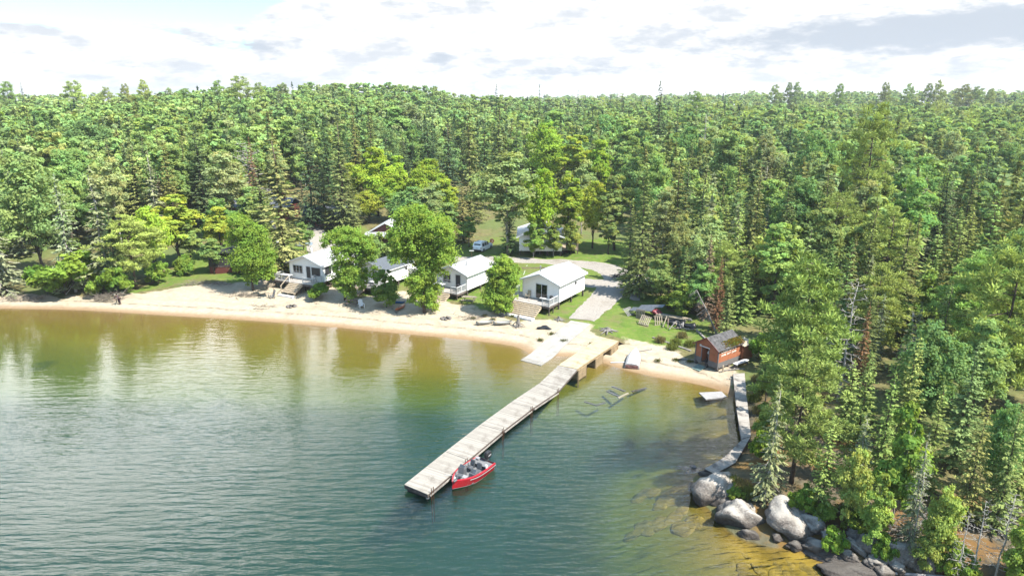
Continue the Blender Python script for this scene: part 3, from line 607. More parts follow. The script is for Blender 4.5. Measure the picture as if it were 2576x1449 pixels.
# shrubs of the shore
for a in [('H', 165, 632, 742, 150), ('H', 120, 660, 742, 90), ('H', 290, 668, 742, 75), ('H', 400, 655, 715, 60), ('H', 795, 714, 754, 58), ('H', 1905, 830, 905, 60), ('H', 1935, 920, 1000, 70), ('H', 2010, 1225, 1300, 75), ('H', 2105, 1330, 1395, 65), ('H', 2230, 1345, 1415, 60), ('H', 2060, 1265, 1320, 60), ('H', 1850, 1225, 1255, 55), ('H', 2080, 1180, 1260, 90), ('H', 2160, 1280, 1345, 80), ('H', 2410, 1380, 1470, 90), ('H', 2560, 1370, 1480, 90), ('H', 1950, 850, 960, 80), ('H', 1920, 1090, 1160, 60), ('H', 1680, 735, 778, 70), ('H', 470, 640, 690, 60), ('H', 610, 640, 690, 60), ('H', 235, 700, 748, 50)]: tree(*a)

# ------------------------------------------------------------------ the rest of the forest, scattered over the ground behind and beside the clearing
clear_px = [(-200, 745), (-60, 700), (40, 660), (200, 640), (330, 625), (430, 610), (500, 580), (560, 545), (700, 515), (840, 490), (1000, 478), (1180, 475), (1330, 470), (1480, 478), (1570, 520), (1610, 600), (1640, 700), (1680, 770), (1750, 830), (1790, 840), (1900, 850), (1925, 900), (1920, 1000), (1905, 1120), (1890, 1180), (1890, 1250), (2010, 1310), (2100, 1350), (2200, 1430), (2260, 1475), (1700, 1475), (-200, 1475)]
CLEAR = [gnd(*p)[:2] if p[1] < 1000 else at(*p, z=1.5)[:2] for p in clear_px]
cand = []
def region(n, xlo, xhi, ylo, yhi): return rng.uniform(xlo, xhi, n), rng.uniform(ylo, yhi, n)
X1, Y1 = region(60000, -240, 240, 26, 232)
ok = (np.hypot(X1, Y1) < 215) & (np.abs(X1) < Y1 * 0.98 + 14)
X1, Y1 = X1[ok], Y1[ok]; ok = (sdist(X1, Y1, LAKE) < -1.2) & (sdist(X1, Y1, CLEAR) < -1.0); X1, Y1 = X1[ok], Y1[ok]
grid = {}; acc = []
def near_ok(x, y, d):
    gx, gy = int(x // 5), int(y // 5)
    for i in (-1, 0, 1):
        for j in (-1, 0, 1):
            for (a, b, e) in grid.get((gx + i, gy + j), ()):
                if (a - x) ** 2 + (b - y) ** 2 < (min(d, e)) ** 2: return False
    grid.setdefault((gx, gy), []).append((x, y, d)); return True
for T in TREES: grid.setdefault((int(T['x'] // 5), int(T['y'] // 5)), []).append((T['x'], T['y'], 4.0 if T['kind'] != 'H' else 1.5))
mixn = lambda x, y: math.sin(x * .055 + 1.7) + math.sin(y * .047 + x * .02) + .6 * math.sin(x * .13 - y * .11)
for x, y in zip(X1, Y1):
    r = math.hypot(x, y); point = x > 14 and y < 88
    d = 3.0 if point else 3.3 + max(0, r - 100) * .008
    if near_ok(x, y, d): acc.append((x, y, point, r))
for x, y, point, r in acc:
    q = rng.random(); m = mixn(x, y); z = hz(x, y)
    if point:
        shore_d = -float(sdist(np.array([x]), np.array([y]), LAKE)[0])
        kind = 'G' if q < .10 else 'F' if q < .36 else 'F' if q < .43 else 'P' if q < .51 else 'Y' if q < .64 else 'O' if q < .82 else 'M' if q < .97 else 'D'
        h = {'G': 8, 'F': 9, 'P': 11.5, 'Y': 7, 'O': 12, 'M': 10, 'D': 8}[kind] * rng.uniform(.7, 1.15) * (.62 + .42 * min(1, shore_d / 22))
        if y > 64: h *= 1.12
    elif x < -26 and r < 125 or (x > 14 and r < 150):
        kind = 'O' if q < .24 else 'S' if q < .32 else 'F' if q < .50 else 'G' if q < .62 else 'M' if q < .86 else 'W' if q < .96 else 'D'
        h = {'O': 15.5, 'S': 15, 'F': 11, 'G': 12, 'M': 13, 'W': 14, 'D': 11}[kind] * rng.uniform(.75, 1.15)
    else:
        kind = ('S' if q < .28 else 'O' if q < .44 else 'M' if q < .86 else 'W') if m > .35 else ('M' if q < .70 else 'W' if q < .84 else 'B' if q < .88 else 'S' if q < .94 else 'O')
        if x > 30: kind = 'M' if q < .54 else 'W' if q < .72 else 'O' if q < .82 else 'S' if q < .90 else 'F'
        h = {'S': 17, 'O': 17.5, 'M': 14.5, 'W': 15.5, 'B': 13, 'F': 11}[kind] * rng.uniform(.72, 1.12)
    TREES.append(dict(kind=kind, x=x, y=y, z=z, h=float(h), w=None, tint=None, label=None, var=None, key=False))
# undergrowth between the trunks
UX, UY = region(5200, -240, 240, 26, 232); ok = (np.hypot(UX, UY) < 225) & (np.hypot(UX, UY) > 84) & (np.abs(UX) < UY * .98 + 14); UX, UY = UX[ok], UY[ok]
ok = (sdist(UX, UY, LAKE) < -2) & (sdist(UX, UY, CLEAR) < -1.5); UX, UY = UX[ok], UY[ok]; UZ = terrain(UX, UY)
for x, y, z in zip(UX, UY, UZ): TREES.append(dict(kind='U', x=float(x), y=float(y), z=float(z) - .9, h=float(rng.uniform(2.6, 4.6)), w=None, tint=None, label=None, var=None, key=False, far=True, big=1.5))
# beyond, row after row to the ridges
r = 215.; far_rows = []
while r < 1500:
    s = max(4.6, r / 46.); na_ = int(2 * R(46) * r / s)
    for k in range(na_):
        a = -R(46) + 2 * R(46) * (k + rng.uniform(0, 1)) / na_; rr = r + rng.uniform(-.5, .5) * s; far_rows.append((math.sin(a) * rr, math.cos(a) * rr))
    r += s * .9
FR = np.array(far_rows); FR = FR[sdist(FR[:, 0], FR[:, 1], LAKE) < -3]; FZ = terrain(FR[:, 0], FR[:, 1])
for (x, y), z in zip(FR, FZ):
    q = rng.random(); m = mixn(x * .5, y * .5); r = math.hypot(x, y); big = 1 + max(0, min(.55, (r - 350) / 1200.))
    left_hill = x < 40 and r > 230
    if x < -40 and r < 300: kind = 'M' if q < .74 else 'W' if q < .86 else 'S'
    elif left_hill: kind = 'M' if q < .80 else 'W' if q < .93 else 'S'
    else: kind = 'M' if q < .66 else 'W' if q < .84 else 'S' if q < .93 else 'P'
    h = {'M': 14.0, 'W': 14.0, 'S': 15.0, 'P': 15.}[kind] * rng.uniform(.78, 1.18)
    TREES.append(dict(kind=kind, x=float(x), y=float(y), z=float(z), h=float(h), w=None, tint=None, label=None, var=None, key=False, big=big, far=True))

# ------------------------------------------------------------------ which trees show: nearest first into a coarse picture
CW, CH = 515, 290; cov = np.zeros((CH, CW), bool)
for T in TREES: T['d'] = math.hypot(T['x'], T['y'])

for T in sorted(TREES, key=lambda T: T['d']):
    px, yb = proj(T['x'], T['y'], T['z']); _, yt = proj(T['x'], T['y'], T['z'] + T['h']); T['px'], T['yt'], T['yb'] = px, yt, yb
    depth = T['y'] * cp - (T['z'] - CAMZ) * sp
    k = SHAPE.get(T['kind'], T['kind']); pr = PROTO.get(k); hw = (T['w'] or (T['h'] * (pr[0][3] / pr[0][2] if pr else .1))) * F / depth
    x0, x1, y0, y1 = (px - hw) / 5, (px + hw) / 5, yt / 5, (yb - .12 * (yb - yt)) / 5
    i0, i1, j0, j1 = max(0, int(x0)), min(CW, int(x1) + 1), max(0, int(y0)), min(CH, int(y1) + 1)
    T['vis'] = T['area'] = 0
    if i1 <= i0 or j1 <= j0: continue
    JJ, II = np.mgrid[j0:j1, i0:i1]; u = (II + .5 - px / 5) / max(hw / 5, .3); v = (JJ + .5 - y0) / max(y1 - y0, .3)
    m = (np.abs(u) < np.clip(.08 + v * .9, 0, 1)) if T['kind'] in 'SOFGDR' else (u * u + (2 * v - 1) ** 2 < 1)
    c = cov[j0:j1, i0:i1]; T['area'] = int(m.sum()); T['vis'] = int((m & ~c).sum())
    if T['kind'] != 'D': c |= m
def keep(T): return T['key'] and T['vis'] > 2 or (not T.get('far') and T['vis'] >= 9 and T['vis'] > .12 * T['area'])
single = [T for T in TREES if keep(T)]
single.sort(key=lambda T: -T['vis'] - (5000 if T['key'] else 0)); rest_extra = single[430:]; single = single[:430]
sid = set(id(T) for T in single)

# ---- labels from what is next to each tree in the picture
cxs = [(-999, 'at the left edge'), (240, 'above the bending person'), (480, 'above the dark hut'), (690, 'above the leftmost cabin'), (850, 'above the red gabled lodge'), (1090, 'above the white car'), (1290, 'above the white house'), (1560, 'above the upturned skiff'), (1735, 'above the orange boathouse'), (1960, 'above the tall bare snag'), (2200, 'towards the right edge'), (2400, 'at the right edge')]
rws = [(-999, 'on the skyline'), (285, 'high up'), (400, 'in mid forest'), (520, 'at the forest front'), (690, 'low down'), (860, 'on the near point'), (1080, 'by the rocky shore')]
cxp = [(-999, 'beside the old boardwalk'), (2010, 'behind the big boulders'), (2180, 'above the stony shallows'), (2340, 'above the bleached snags'), (2470, 'at the right edge')]
for T in single:
    cx, cyy = T['px'], min(.6 * T['yt'] + .4 * T['yb'], 1440)
    row = [r_ for y_, r_ in rws if cyy >= y_][-1]; cols_ = cxp if cyy >= 860 and cx > 1900 else cxs
    col = [c_ for x_, c_ in cols_ if cx >= x_][-1]
    if row == 'on the near point': row = 'halfway down'
    T['zone'] = (T['kind'], row, col)
byz = {}
for T in single: byz.setdefault(T['zone'], []).append(T)
ORD = ['first', 'second', 'third', 'fourth', 'fifth', 'sixth', 'seventh', 'eighth', 'ninth', 'tenth', 'eleventh', 'twelfth', 'thirteenth', 'fourteenth', 'fifteenth', 'sixteenth', 'seventeenth', 'eighteenth']
for (kind, row, col), L in byz.items():
    L.sort(key=lambda T: T['px'])
    for i, T in enumerate(L): T['label'] = f"{LOOK[kind]} {row} {col}" + (f", {ORD[min(i, 17)]} from left" if len(L) > 1 else "")
GROUP = {'spruce_tree': 'spruces of the forest', 'fir_tree': 'small firs of the wood', 'pine_tree': 'pines of the forest', 'broadleaf_tree': 'broadleaf trees of the forest', 'birch_tree': 'birches and poplars of the forest', 'young_broadleaf_tree': 'young trees of the rocky shore', 'leafy_shrub': 'shrubs at the wood edge', 'dead_tree': 'bare dead trees'}
for n_, T in enumerate(single):
    kd = T['kind']; nm = NAME[kd]; rz = rng.uniform(0, 6.28); g = random.Random(n_)
    root = thing(nm, T['label'], CAT[nm], (T['x'], T['y'], T['z'] - .05), rz, GROUP[nm])
    if kd == 'D':
        me = DEAD[2] if T['w'] and T['w'] > 2.6 else DEAD[n_ % 2]; sc = T['h'] / 10.
        o = bpy.data.objects.new('trunk', me); COL.objects.link(o); o.parent = root; o.scale = (sc, sc, sc); continue
    pr = PROTO[SHAPE.get(kd, kd)]; cm, tm, ph, prad = pr[n_ % len(pr)]; sz = T['h'] / ph; sx = (T['w'] / prad if T['w'] else sz * g.uniform(.9, 1.2)); sx = min(max(sx, sz * .5), sz * 1.9)
    base = TINT[kd][n_ % len(TINT[kd])]; j = g.uniform(.85, 1.15); tint = [c * j * g.uniform(.93, 1.07) for c in base]
    for nme, me in (('trunk', tm), ('crown', cm)):
        o = bpy.data.objects.new(nme, me); COL.objects.link(o); o.parent = root; o.scale = (sx, sx, sz); o.color = (*tint, 1)

# ---- all other trees read as one mass of forest
mfar = foliage_mat("forest_leaves", .30)
Vs = []; Cs = []
for n_, T in enumerate(TREES):
    if id(T) in sid: continue
    if T['key'] and not T['vis'] > 2: continue
    if T['kind'] in 'DHY': continue
    if T['vis'] == 0 and (T['d'] > 260 or T['kind'] == 'U' and T['d'] > 120 and n_ % 3): continue
    k = SHAPE.get(T['kind'], T['kind']); lod = k + '2' if T['d'] > 430 and k + '2' in LOW else k
    if T['d'] > 430 and lod == k: lod = 'B2'
    V, C = LOW[lod][n_ % 3]; sz = T['h'] / LOWH[k]; sx = sz * T.get('big', 1) * rng.uniform(.9, 1.25); a = rng.uniform(0, 6.28); ca, sa = math.cos(a), math.sin(a)
    P = np.empty_like(V); P[:, 0] = (V[:, 0] * ca - V[:, 1] * sa) * sx + T['x']; P[:, 1] = (V[:, 0] * sa + V[:, 1] * ca) * sx + T['y']; P[:, 2] = V[:, 2] * sz + T['z']
    base = np.array(TINT[T['kind']][n_ % len(TINT[T['kind']])]) * rng.uniform(.82, 1.18)
    Vs.append(P); Cs.append(C * base)
V = np.concatenate(Vs).astype(np.float32); C = np.concatenate(Cs).astype(np.float32)
fo = npmesh('forest', V, np.arange(len(V)).reshape(-1, 4), mfar, ('FACE', C)); fo['kind'] = 'stuff'; fo['label'] = 'continuous mixed forest filling the slopes behind the clearing'
0 and print('TREES', len(TREES), 'single', len(single), 'rest', len(Vs), 'faces', len(V) // 4)
# ------------------------------------------------------------------ materials of made things
def siding(name, col, pitch=.2, rough=.55, axis=2, dirt=.25):
    m, t = newmat(name); tc = t.n('ShaderNodeTexCoord').outputs['Object']; s = t.n('ShaderNodeSeparateXYZ', {0: tc}).outputs
    col = [x * ALB for x in col]; w_ = t.math('FRACT', t.math('DIVIDE', s[axis], pitch)); line = t.rng(w_, .0, .12, .55, 1.)
    f = t.noise(tc, 1.4, 5, .65); c = t.mix(t.rng(f, .45, .7, 0, dirt), (*col, 1), (*[x * .62 for x in col], 1)); c = t.mix(1., c, line, 'MULTIPLY')
    bp = t.n('ShaderNodeBump', {'Height': w_, 'Strength': .5, 'Distance': .015}); t.out(t.n('ShaderNodeBsdfPrincipled', {'Base Color': c, 'Roughness': rough, 'Specular IOR Level': .3, 'Normal': bp.outputs[0]})); return m
def planks(name, c0, c1, w_=.14, axis=0, rough=.85, gap=.10, dirt=(.2, .17, .14)):
    """boards laid across an axis: each board its own tone, dark gaps, grain and stains"""
    m, t = newmat(name); tc = t.n('ShaderNodeTexCoord').outputs['Object']; s = t.n('ShaderNodeSeparateXYZ', {0: tc}).outputs
    c0 = [x * ALB for x in c0]; c1 = [x * ALB for x in c1]; dirt = [x * ALB for x in dirt]
    q = t.math('DIVIDE', s[axis], w_); fr_ = t.math('FRACT', q); idn = t.n('ShaderNodeTexWhiteNoise', {1: t.math('FLOOR', q)}, noise_dimensions='1D').outputs[0]
    sc = [6., 6., 6.]; sc[axis] = 30.; sc = [x * (.25 if i != axis else 1) for i, x in enumerate(sc)]
    g_ = t.noise(t.n('ShaderNodeMapping', {0: tc, 3: tuple(sc)}).outputs[0], 1., 4, .7)
    c = t.mix(t.math('ADD', t.math('MULTIPLY', idn, .6), t.math('MULTIPLY', g_, .4)), (*c0, 1), (*c1, 1))
    st = t.noise(tc, .9, 5, .7); c = t.mix(t.rng(st, .48, .70, 0, .7), c, (*dirt, 1))
    c = t.mix(t.rng(t.math('ABSOLUTE', t.math('SUBTRACT', fr_, .5)), .5 - gap * .5, .5, 0, .85), c, (.03, .025, .02, 1))
    t.out(t.n('ShaderNodeBsdfPrincipled', {'Base Color': c, 'Roughness': rough, 'Specular IOR Level': .2})); return m
mwhite = siding("white_siding", (1.24, 1.2, 1.13), dirt=.08); mtrim = pmat("white_trim", (.8, .8, .78), .5, var=.05)
mroofw = pmat("pale_shingle", (.40, .40, .40), .8, var=.22, scale=9, bump=.3, dirt=(.8, (.24, .23, .22), .45)); mroofm = pmat("white_metal_roof", (.72, .72, .72), .45, var=.05, streak=((8, .3, 1), (.40, .39, .38), .35))
mroofg = pmat("grey_shingle", (.115, .13, .15), .85, var=.25, scale=9, bump=.3); mred = siding("dark_red_boards", (.16, .045, .035), .22); mroofo = pmat("old_shingle", (.105, .10, .10), .9, var=.45, scale=3.4, bump=.5, dirt=(1.6, (.045, .045, .035), .7))
mglass = pmat("window_glass", (.012, .015, .018), .06, var=.3, spec=.8); mscreen = pmat("insect_screen", (.035, .034, .034), .55, var=.15); mdark = pmat("dark_interior", (.012, .011, .010), .9)
mdeck = planks("weathered_deck", (.36, .33, .30), (.50, .46, .42), .14, 1); mdock = planks("dock_boards", (.27, .245, .205), (.47, .43, .37), .145, 0, dirt=(.21, .18, .15)); mnew = planks("new_timber", (.46, .375, .23), (.62, .52, .35), .14, 0, dirt=(.30, .20, .10)); mnewb = pmat("new_beam", (.36, .265, .15), .8, var=.2, scale=2, streak=((2, 12, 12), (.24, .15, .07), .5))
mstep = pmat("step_timber", (.55, .45, .32), .8, var=.2, streak=((1, 14, 14), (.22, .16, .10), .4)); mold = planks("old_boardwalk", (.31, .275, .235), (.50, .465, .41), .15, 0, gap=.16, dirt=(.09, .08, .07)); moldb = pmat("old_timber", (.13, .10, .085), .9, var=.35, streak=((12, 1, 12), (.06, .045, .035), .6))
mmetal = pmat("bare_metal", (.30, .30, .30), .4, .8); mgalv = pmat("galvanised", (.33, .33, .335), .5, .35, var=.25, scale=2, dirt=(1.2, (.22, .15, .10), .35)); mblack = pmat("black_plastic", (.018, .018, .02), .4); mrubber = pmat("rubber", (.02, .02, .02), .8)
mlog = pmat("driftwood", (.27, .245, .22), .9, var=.4, streak=((2, 2, 14), (.12, .10, .085), .6), bump=.4); mrust = pmat("rusty_steel", (.13, .06, .03), .85, var=.4)
mconc = pmat("concrete", (.40, .375, .33), .9, var=.15, scale=1.2, dirt=(.6, (.24, .21, .17), .5)); mor = pmat("orange_plastic", (.50, .12, .018), .4, var=.08); mblue = pmat("blue_plastic", (.03, .16, .34), .5); mcanoe = pmat("cream_hull", (.40, .40, .36), .45, var=.08)

def post_rail(b, pts, h=.95, step=1.3, bal=True):
    for i in range(len(pts) - 1):
        a = Vector(pts[i]); c = Vector(pts[i + 1]); L = (c - a).length; n = max(1, round(L / step))
        for k in range(n + 1):
            p = a.lerp(c, k / n); b.bar(p, p + Vector((0, 0, h)), .09)
        b.bar(a + Vector((0, 0, h + .02)), c + Vector((0, 0, h + .02)), .10, .045); b.bar(a + Vector((0, 0, .12)), c + Vector((0, 0, .12)), .05, .06)
        if bal:
            m = max(2, int(L / .16))
            for k in range(1, m):
                p = a.lerp(c, k / m); b.bar(p + Vector((0, 0, .12)), p + Vector((0, 0, h)), .035)
def window(parent, c, w_, h, axis, panes=1, mf=None, mp=None, depth=.07, name='window'):
    """frame and pane lying in the wall plane: axis 'y' for front or back walls (facing -y), 'x' for right side walls (facing +x)"""
    f = MB(); p = MB(); x, y, z = c; fw = .07
    def bar_(u0, u1, v0, v1, b, d0, d1):
        if axis == 'y': b.bx(x + u0, x + u1, y - d1, y - d0, z + v0, z + v1)
        else: b.bx(x + d0, x + d1, y + u0, y + u1, z + v0, z + v1)
    W2, H2 = w_ / 2, h / 2
    bar_(-W2 - fw, W2 + fw, H2, H2 + fw, f, .0, depth); bar_(-W2 - fw - .03, W2 + fw + .03, -H2 - fw, -H2, f, .0, depth + .03); bar_(-W2 - fw, -W2, -H2, H2, f, 0, depth); bar_(W2, W2 + fw, -H2, H2, f, 0, depth)
    for k in range(1, panes):
        u = -W2 + w_ * k / panes; bar_(u - .025, u + .025, -H2, H2, f, .0, depth - .02)
    bar_(-W2, W2, -H2, H2, p, .004, .022)
    fo_ = f.build(name, mf or mtrim, parent); p.build('pane', mp or mglass, fo_); return fo_
def gable(b, w_, d, z0, wh, rise): b.prism([(0, z0), (w_, z0), (w_, z0 + wh), (w_ / 2, z0 + wh + rise), (0, z0 + wh)], 'y', 0, d)
def gable_roof(root, w_, d, zt, rise, mat, ov=.35, fr=.45, th=.10, name='roof', trim=True):
    b = MB(); sl_ = rise / (w_ / 2)
    for s in (-1, 1):
        xa, xb = w_ / 2, w_ / 2 + s * (w_ / 2 + ov); za = zt + rise + .02; zb = zt - sl_ * ov + .02
        b.add([(xa, -fr, za), (xb, -fr, zb), (xb, d + fr * .6, zb), (xa, d + fr * .6, za), (xa, -fr, za + th), (xb, -fr, zb + th), (xb, d + fr * .6, zb + th), (xa, d + fr * .6, za + th)],
              [(0, 1, 2, 3), (4, 7, 6, 5), (0, 4, 5, 1), (1, 5, 6, 2), (2, 6, 7, 3)])
    ro = b.build(name, mat, root)
    if trim:
        f = MB()
        for s in (-1, 1):
            xa, xb = w_ / 2, w_ / 2 + s * (w_ / 2 + ov)
            f.bar((xa, -fr - .02, zt + rise + .02), (xb, -fr - .02, zt - sl_ * ov + .02), .035, .16); f.bar((xb, -fr, zt - sl_ * ov - .0), (xb, d + fr * .6, zt - sl_ * ov - .0), .03, .13)
        f.build('fascia', mtrim, ro)
    return ro
def rot_of(a, b): return math.atan2(b[1] - a[1], b[0] - a[0])
def steps(parent, x0, x1, y, z, n, run=.30, rise=.165, mat=None, name='step'):
    for k in range(n):
        b = MB(); b.bx(x0, x1, y - run * (k + 1), y - run * k + .02, z - rise * (k + 1), z - rise * (k + 1) + .045); b.bx(x0 + .02, x1 - .02, y - run * k - .03, y - run * k - .005, z - rise * (k + 1) + .046, z - rise * k); b.build(name, mat or mstep, parent)
    s = MB()
    for x in (x0 + .03, x1 - .03, (x0 + x1) / 2): s.bar((x, y, z - rise - .12), (x, y - run * n, z - rise * n - .13), .05, .22)
    s.build('stringer', mstep, parent)

# ------------------------------------------------------------------ white cabins along the beach
def cabin(label, fr_px, zf, ang, w_, d, wh, rise, roofmat, group='white beach cabins', dk=None):
    p = at(*fr_px, zf); rz = R(ang); o = p - np.array([math.cos(rz) * w_, math.sin(rz) * w_, 0]); zg = min(hz(*o[:2]), hz(*p[:2]))
    r = thing('beach_cabin', label, 'cabin', (o[0], o[1], zg), rz, group); f = zf - zg
    b = MB(); gable(b, w_, d, f - .12, wh + .12, rise); b.build('wall', mwhite, r)
    for x in (.15, w_ / 2, w_ - .15):
        for y in (.2, d / 2, d - .2): MB().bx(x - .1, x + .1, y - .1, y + .1, -.4, f - .12).build('foundation_post', moldb, r)
    for x in (-.0, w_): MB().bx(x - .05, x + .05, -.05, .04, f - .12, f + wh - .02).build('corner_board', mtrim, r)
    gable_roof(r, w_, d, f + wh, rise, roofmat); return r, f
def deck(r, x0, x1, y0, y1, f, mat=None, skirt=True):
    b = MB(); b.bx(x0, x1, y0, y1, f - .19, f - .14); dk = b.build('deck', mat or mdeck, r); s = MB()
    for (a, c_) in (((x0, y0), (x1, y0)), ((x0, y0), (x0, y1)), ((x1, y0), (x1, y1))): s.bar((*a, f - .32), (*c_, f - .32), .06, .24)
    for x in np.linspace(x0 + .1, x1 - .1, 4):
        for y in (y0 + .1, (y0 + y1) / 2): s.bx(x - .06, x + .06, y - .06, y + .06, -.5, f - .20)
    s.build('deck_frame', moldb, dk); return dk
def rail(dk, pts, f, mat=None, **k):
    b = MB(); post_rail(b, [(x, y, f - .14) for x, y in pts], **k); return b.build('railing', mat or mtrim, dk)

# the nearest cabin: broad stairs and a sliding door
c4, f = cabin('nearest white cabin with broad timber stairs and bright white roof', (1406, 759), 2.05, -33, 5.6, 7.4, 2.35, 1.05, mroofm)
window(c4, (2.95, 0, f + .98), 1.7, 1.95, 'y', 2, name='sliding_door'); window(c4, (5.6, 4.6, f + 1.5), .5, .45, 'x', 1)
d4 = deck(c4, -1.7, 5.5, -2.35, -.02, f); d4b = deck(c4, -1.7, -.02, .0, 1.7, f)
steps(d4, .0, 4.35, -2.36, f - .15, 7)
rail(d4, [(4.4, -2.3), (5.45, -2.3), (5.45, -.1)], f); rail(d4, [(-.05, -2.3), (-1.65, -2.3), (-1.65, .0)], f); rail(d4b, [(-1.65, .05), (-1.65, 1.65)], f)
b = MB(); b.bar((-.03, -2.3, f + .8), (-.03, -4.45, f - .35), .06, .09)
for k in range(3): b.bar((-.03, -2.45 - .95 * k, f - .3 - .5 * k), (-.03, -2.45 - .95 * k, f + .72 - .5 * k), .09)
b.build('handrail', mstep, d4); b = MB(); b.bx(-.5, 4.6, -5.25, -4.55, -.25, .03); b.build('landing_slab', mtrim, d4)
b = MB(); b.tube([(1.2, 2.6, f + 2.5), (1.2, 2.6, f + 3.6)], .06); b.lathe([(.11, f + 3.6), (.11, f + 3.72), (.02, f + 3.78)], (1.2, 2.6, 0)); b.build('flue_pipe', mgalv, c4)
# third along the beach
c3, f = cabin('white cabin with speckled pale roof and narrow steps, beside leafy columnar trees', (1175, 729), 1.9, -31, 5.2, 7.2, 2.15, 1.0, mroofw)
window(c3, (1.75, 0, f + 1.25), 1.25, 1.15, 'y', 2); window(c3, (3.7, 0, f + .98), .8, 1.9, 'y', 1, mp=mscreen, name='door'); window(c3, (5.2, 5., f + 1.55), .9, .4, 'x', 2)
d3 = deck(c3, -.6, 5.1, -2.3, -.02, f); steps(d3, 1.9, 3.9, -2.31, f - .15, 5); rail(d3, [(4.0, -2.25), (5.05, -2.25), (5.05, -.1)], f); rail(d3, [(1.85, -2.25), (-.55, -2.25), (-.55, -.1)], f)
b = MB(); b.tube([(3.6, 2.2, f + 2.4), (3.6, 2.2, f + 3.5)], .05); b.build('flue_pipe', mgalv, c3)
b = MB(); b.bx(5.25, 6.3, 5.6, 7.1, f - .6, f + 1.75); an = b.build('annex', mwhite, c3); b = MB(); b.add([(5.22, 5.4, f + 2.1), (6.5, 5.4, f + 1.82), (6.5, 7.3, f + 1.82), (5.22, 7.3, f + 2.1), (5.22, 5.4, f + 2.0), (6.5, 5.4, f + 1.76), (6.5, 7.3, f + 1.76), (5.22, 7.3, f + 2.0)], [(0, 1, 2, 3), (7, 6, 5, 4), (0, 4, 5, 1), (1, 5, 6, 2), (2, 6, 7, 3), (3, 7, 4, 0)]); b.build('annex_roof', mroofw, an)
# second: slate grey roof, half behind a tree
c2, f = cabin('white cabin with slate grey roof, half hidden between two leafy trees', (968, 716), 1.95, -30, 4.9, 6.4, 2.1, 1.0, mroofg)
window(c2, (3.1, 0, f + 1.15), .75, 1.2, 'y', 2); window(c2, (1.3, 0, f + 1.15), .75, 1.2, 'y', 2); window(c2, (4.9, 4.9, f + 1.45), .45, .7, 'x', 1)
d2 = deck(c2, -.4, 4.8, -2.2, -.02, f); steps(d2, 1.1, 3.0, -2.21, f - .15, 5); rail(d2, [(3.1, -2.15), (4.75, -2.15), (4.75, -.1)], f); rail(d2, [(1.0, -2.15), (-.35, -2.15), (-.35, -.1)], f)
b = MB(); b.tube([(3.9, 2.6, f + 2.2), (3.9, 2.6, f + 3.7)], .06); b.build('flue_pipe', mgalv, c2); b = MB(); b.bx(4.95, 6.2, 5.4, 6.6, -.2, f + 1.3); b.build('annex', mwhite, c2)
# first from the left: screened porch at its corner
c1, f = cabin('leftmost white cabin with screened corner porch and side deck', (814, 708), 2.3, -25, 6.2, 8.2, 2.35, 1.15, mroofw)
window(c1, (1.55, 0, f + 1.35), 1.7, 1.1, 'y', 3); window(c1, (3.55, 0, f + .98), .75, 1.9, 'y', 1, mp=mscreen, name='door'); window(c1, (4.95, 0, f + 1.3), 1.6, 1.2, 'y', 1, mp=mscreen); window(c1, (6.2, 1.1, f + 1.35), 1.3, 1.2, 'x', 1, mp=mscreen); window(c1, (6.2, 2.7, f + 1.35), 1.1, 1.2, 'x', 1, mp=mscreen)
d1 = deck(c1, -1.3, 6.0, -2.0, -.02, f); steps(d1, 1.6, 4.0, -2.01, f - .15, 6); rail(d1, [(4.05, -1.95), (5.95, -1.95), (5.95, -.1)], f); rail(d1, [(1.55, -1.95), (-1.25, -1.95), (-1.25, -.1)], f); b = MB(); b.bar((1.55, -2.0, f + .75), (1.55, -3.8, f - .3), .06, .09); b.bar((1.55, -3.7, f - 1.2), (1.55, -3.7, f - .2), .09); b.build('handrail', mstep, d1)
b = MB(); b.bx(1.4, 4.2, -4.4, -3.82, -.3, .05); b.build('landing_slab', mtrim, d1)

# furniture on the decks: things of their own that stand there
def on(root, x, y, z): return root.matrix_world_calc @ Vector((x, y, z)) if hasattr(root, 'matrix_world_calc') else (Matrix.Translation(root.location) @ Matrix.Rotation(root.rotation_euler[2], 4, 'Z')) @ Vector((x, y, z))
def table(label, p, rz, w_=1.6, d=.8, h=.73, mat=None):
    r = thing('patio_table', label, 'table', p, rz); b = MB(); b.bx(-w_ / 2, w_ / 2, -d / 2, d / 2, h - .04, h); b.build('table_top', mat or mtrim, r)
    for x in (-1, 1):
        for y in (-1, 1): b = MB(); b.bar((x * (w_ / 2 - .1), y * (d / 2 - .1), 0), (x * (w_ / 2 - .16), y * (d / 2 - .14), h - .04), .05); b.build('leg', mmetal, r)
    return r
def lawn_chair(label, p, rz, mat, group=None):
    r = thing('deck_chair', label, 'chair', p, rz, group); b = MB(); b.bx(-.26, .26, -.26, .24, .40, .44); b.build('seat', mat, r); b = MB(); b.box((0, .30, .74), (.5, .04, .66), 0, R(-14)); b.build('backrest', mat, r)
    for x in (-1, 1):
        b = MB(); b.bar((x * .27, -.28, .62), (x * .27, .3, .64), .06, .035); b.build('armrest', mat, r)
        for y in (-.24, .24): b = MB(); b.bar((x * .27, y * 1.1, 0), (x * .26, y, .62 if y < 0 else .45), .04); b.build('leg', mat, r)
    return r
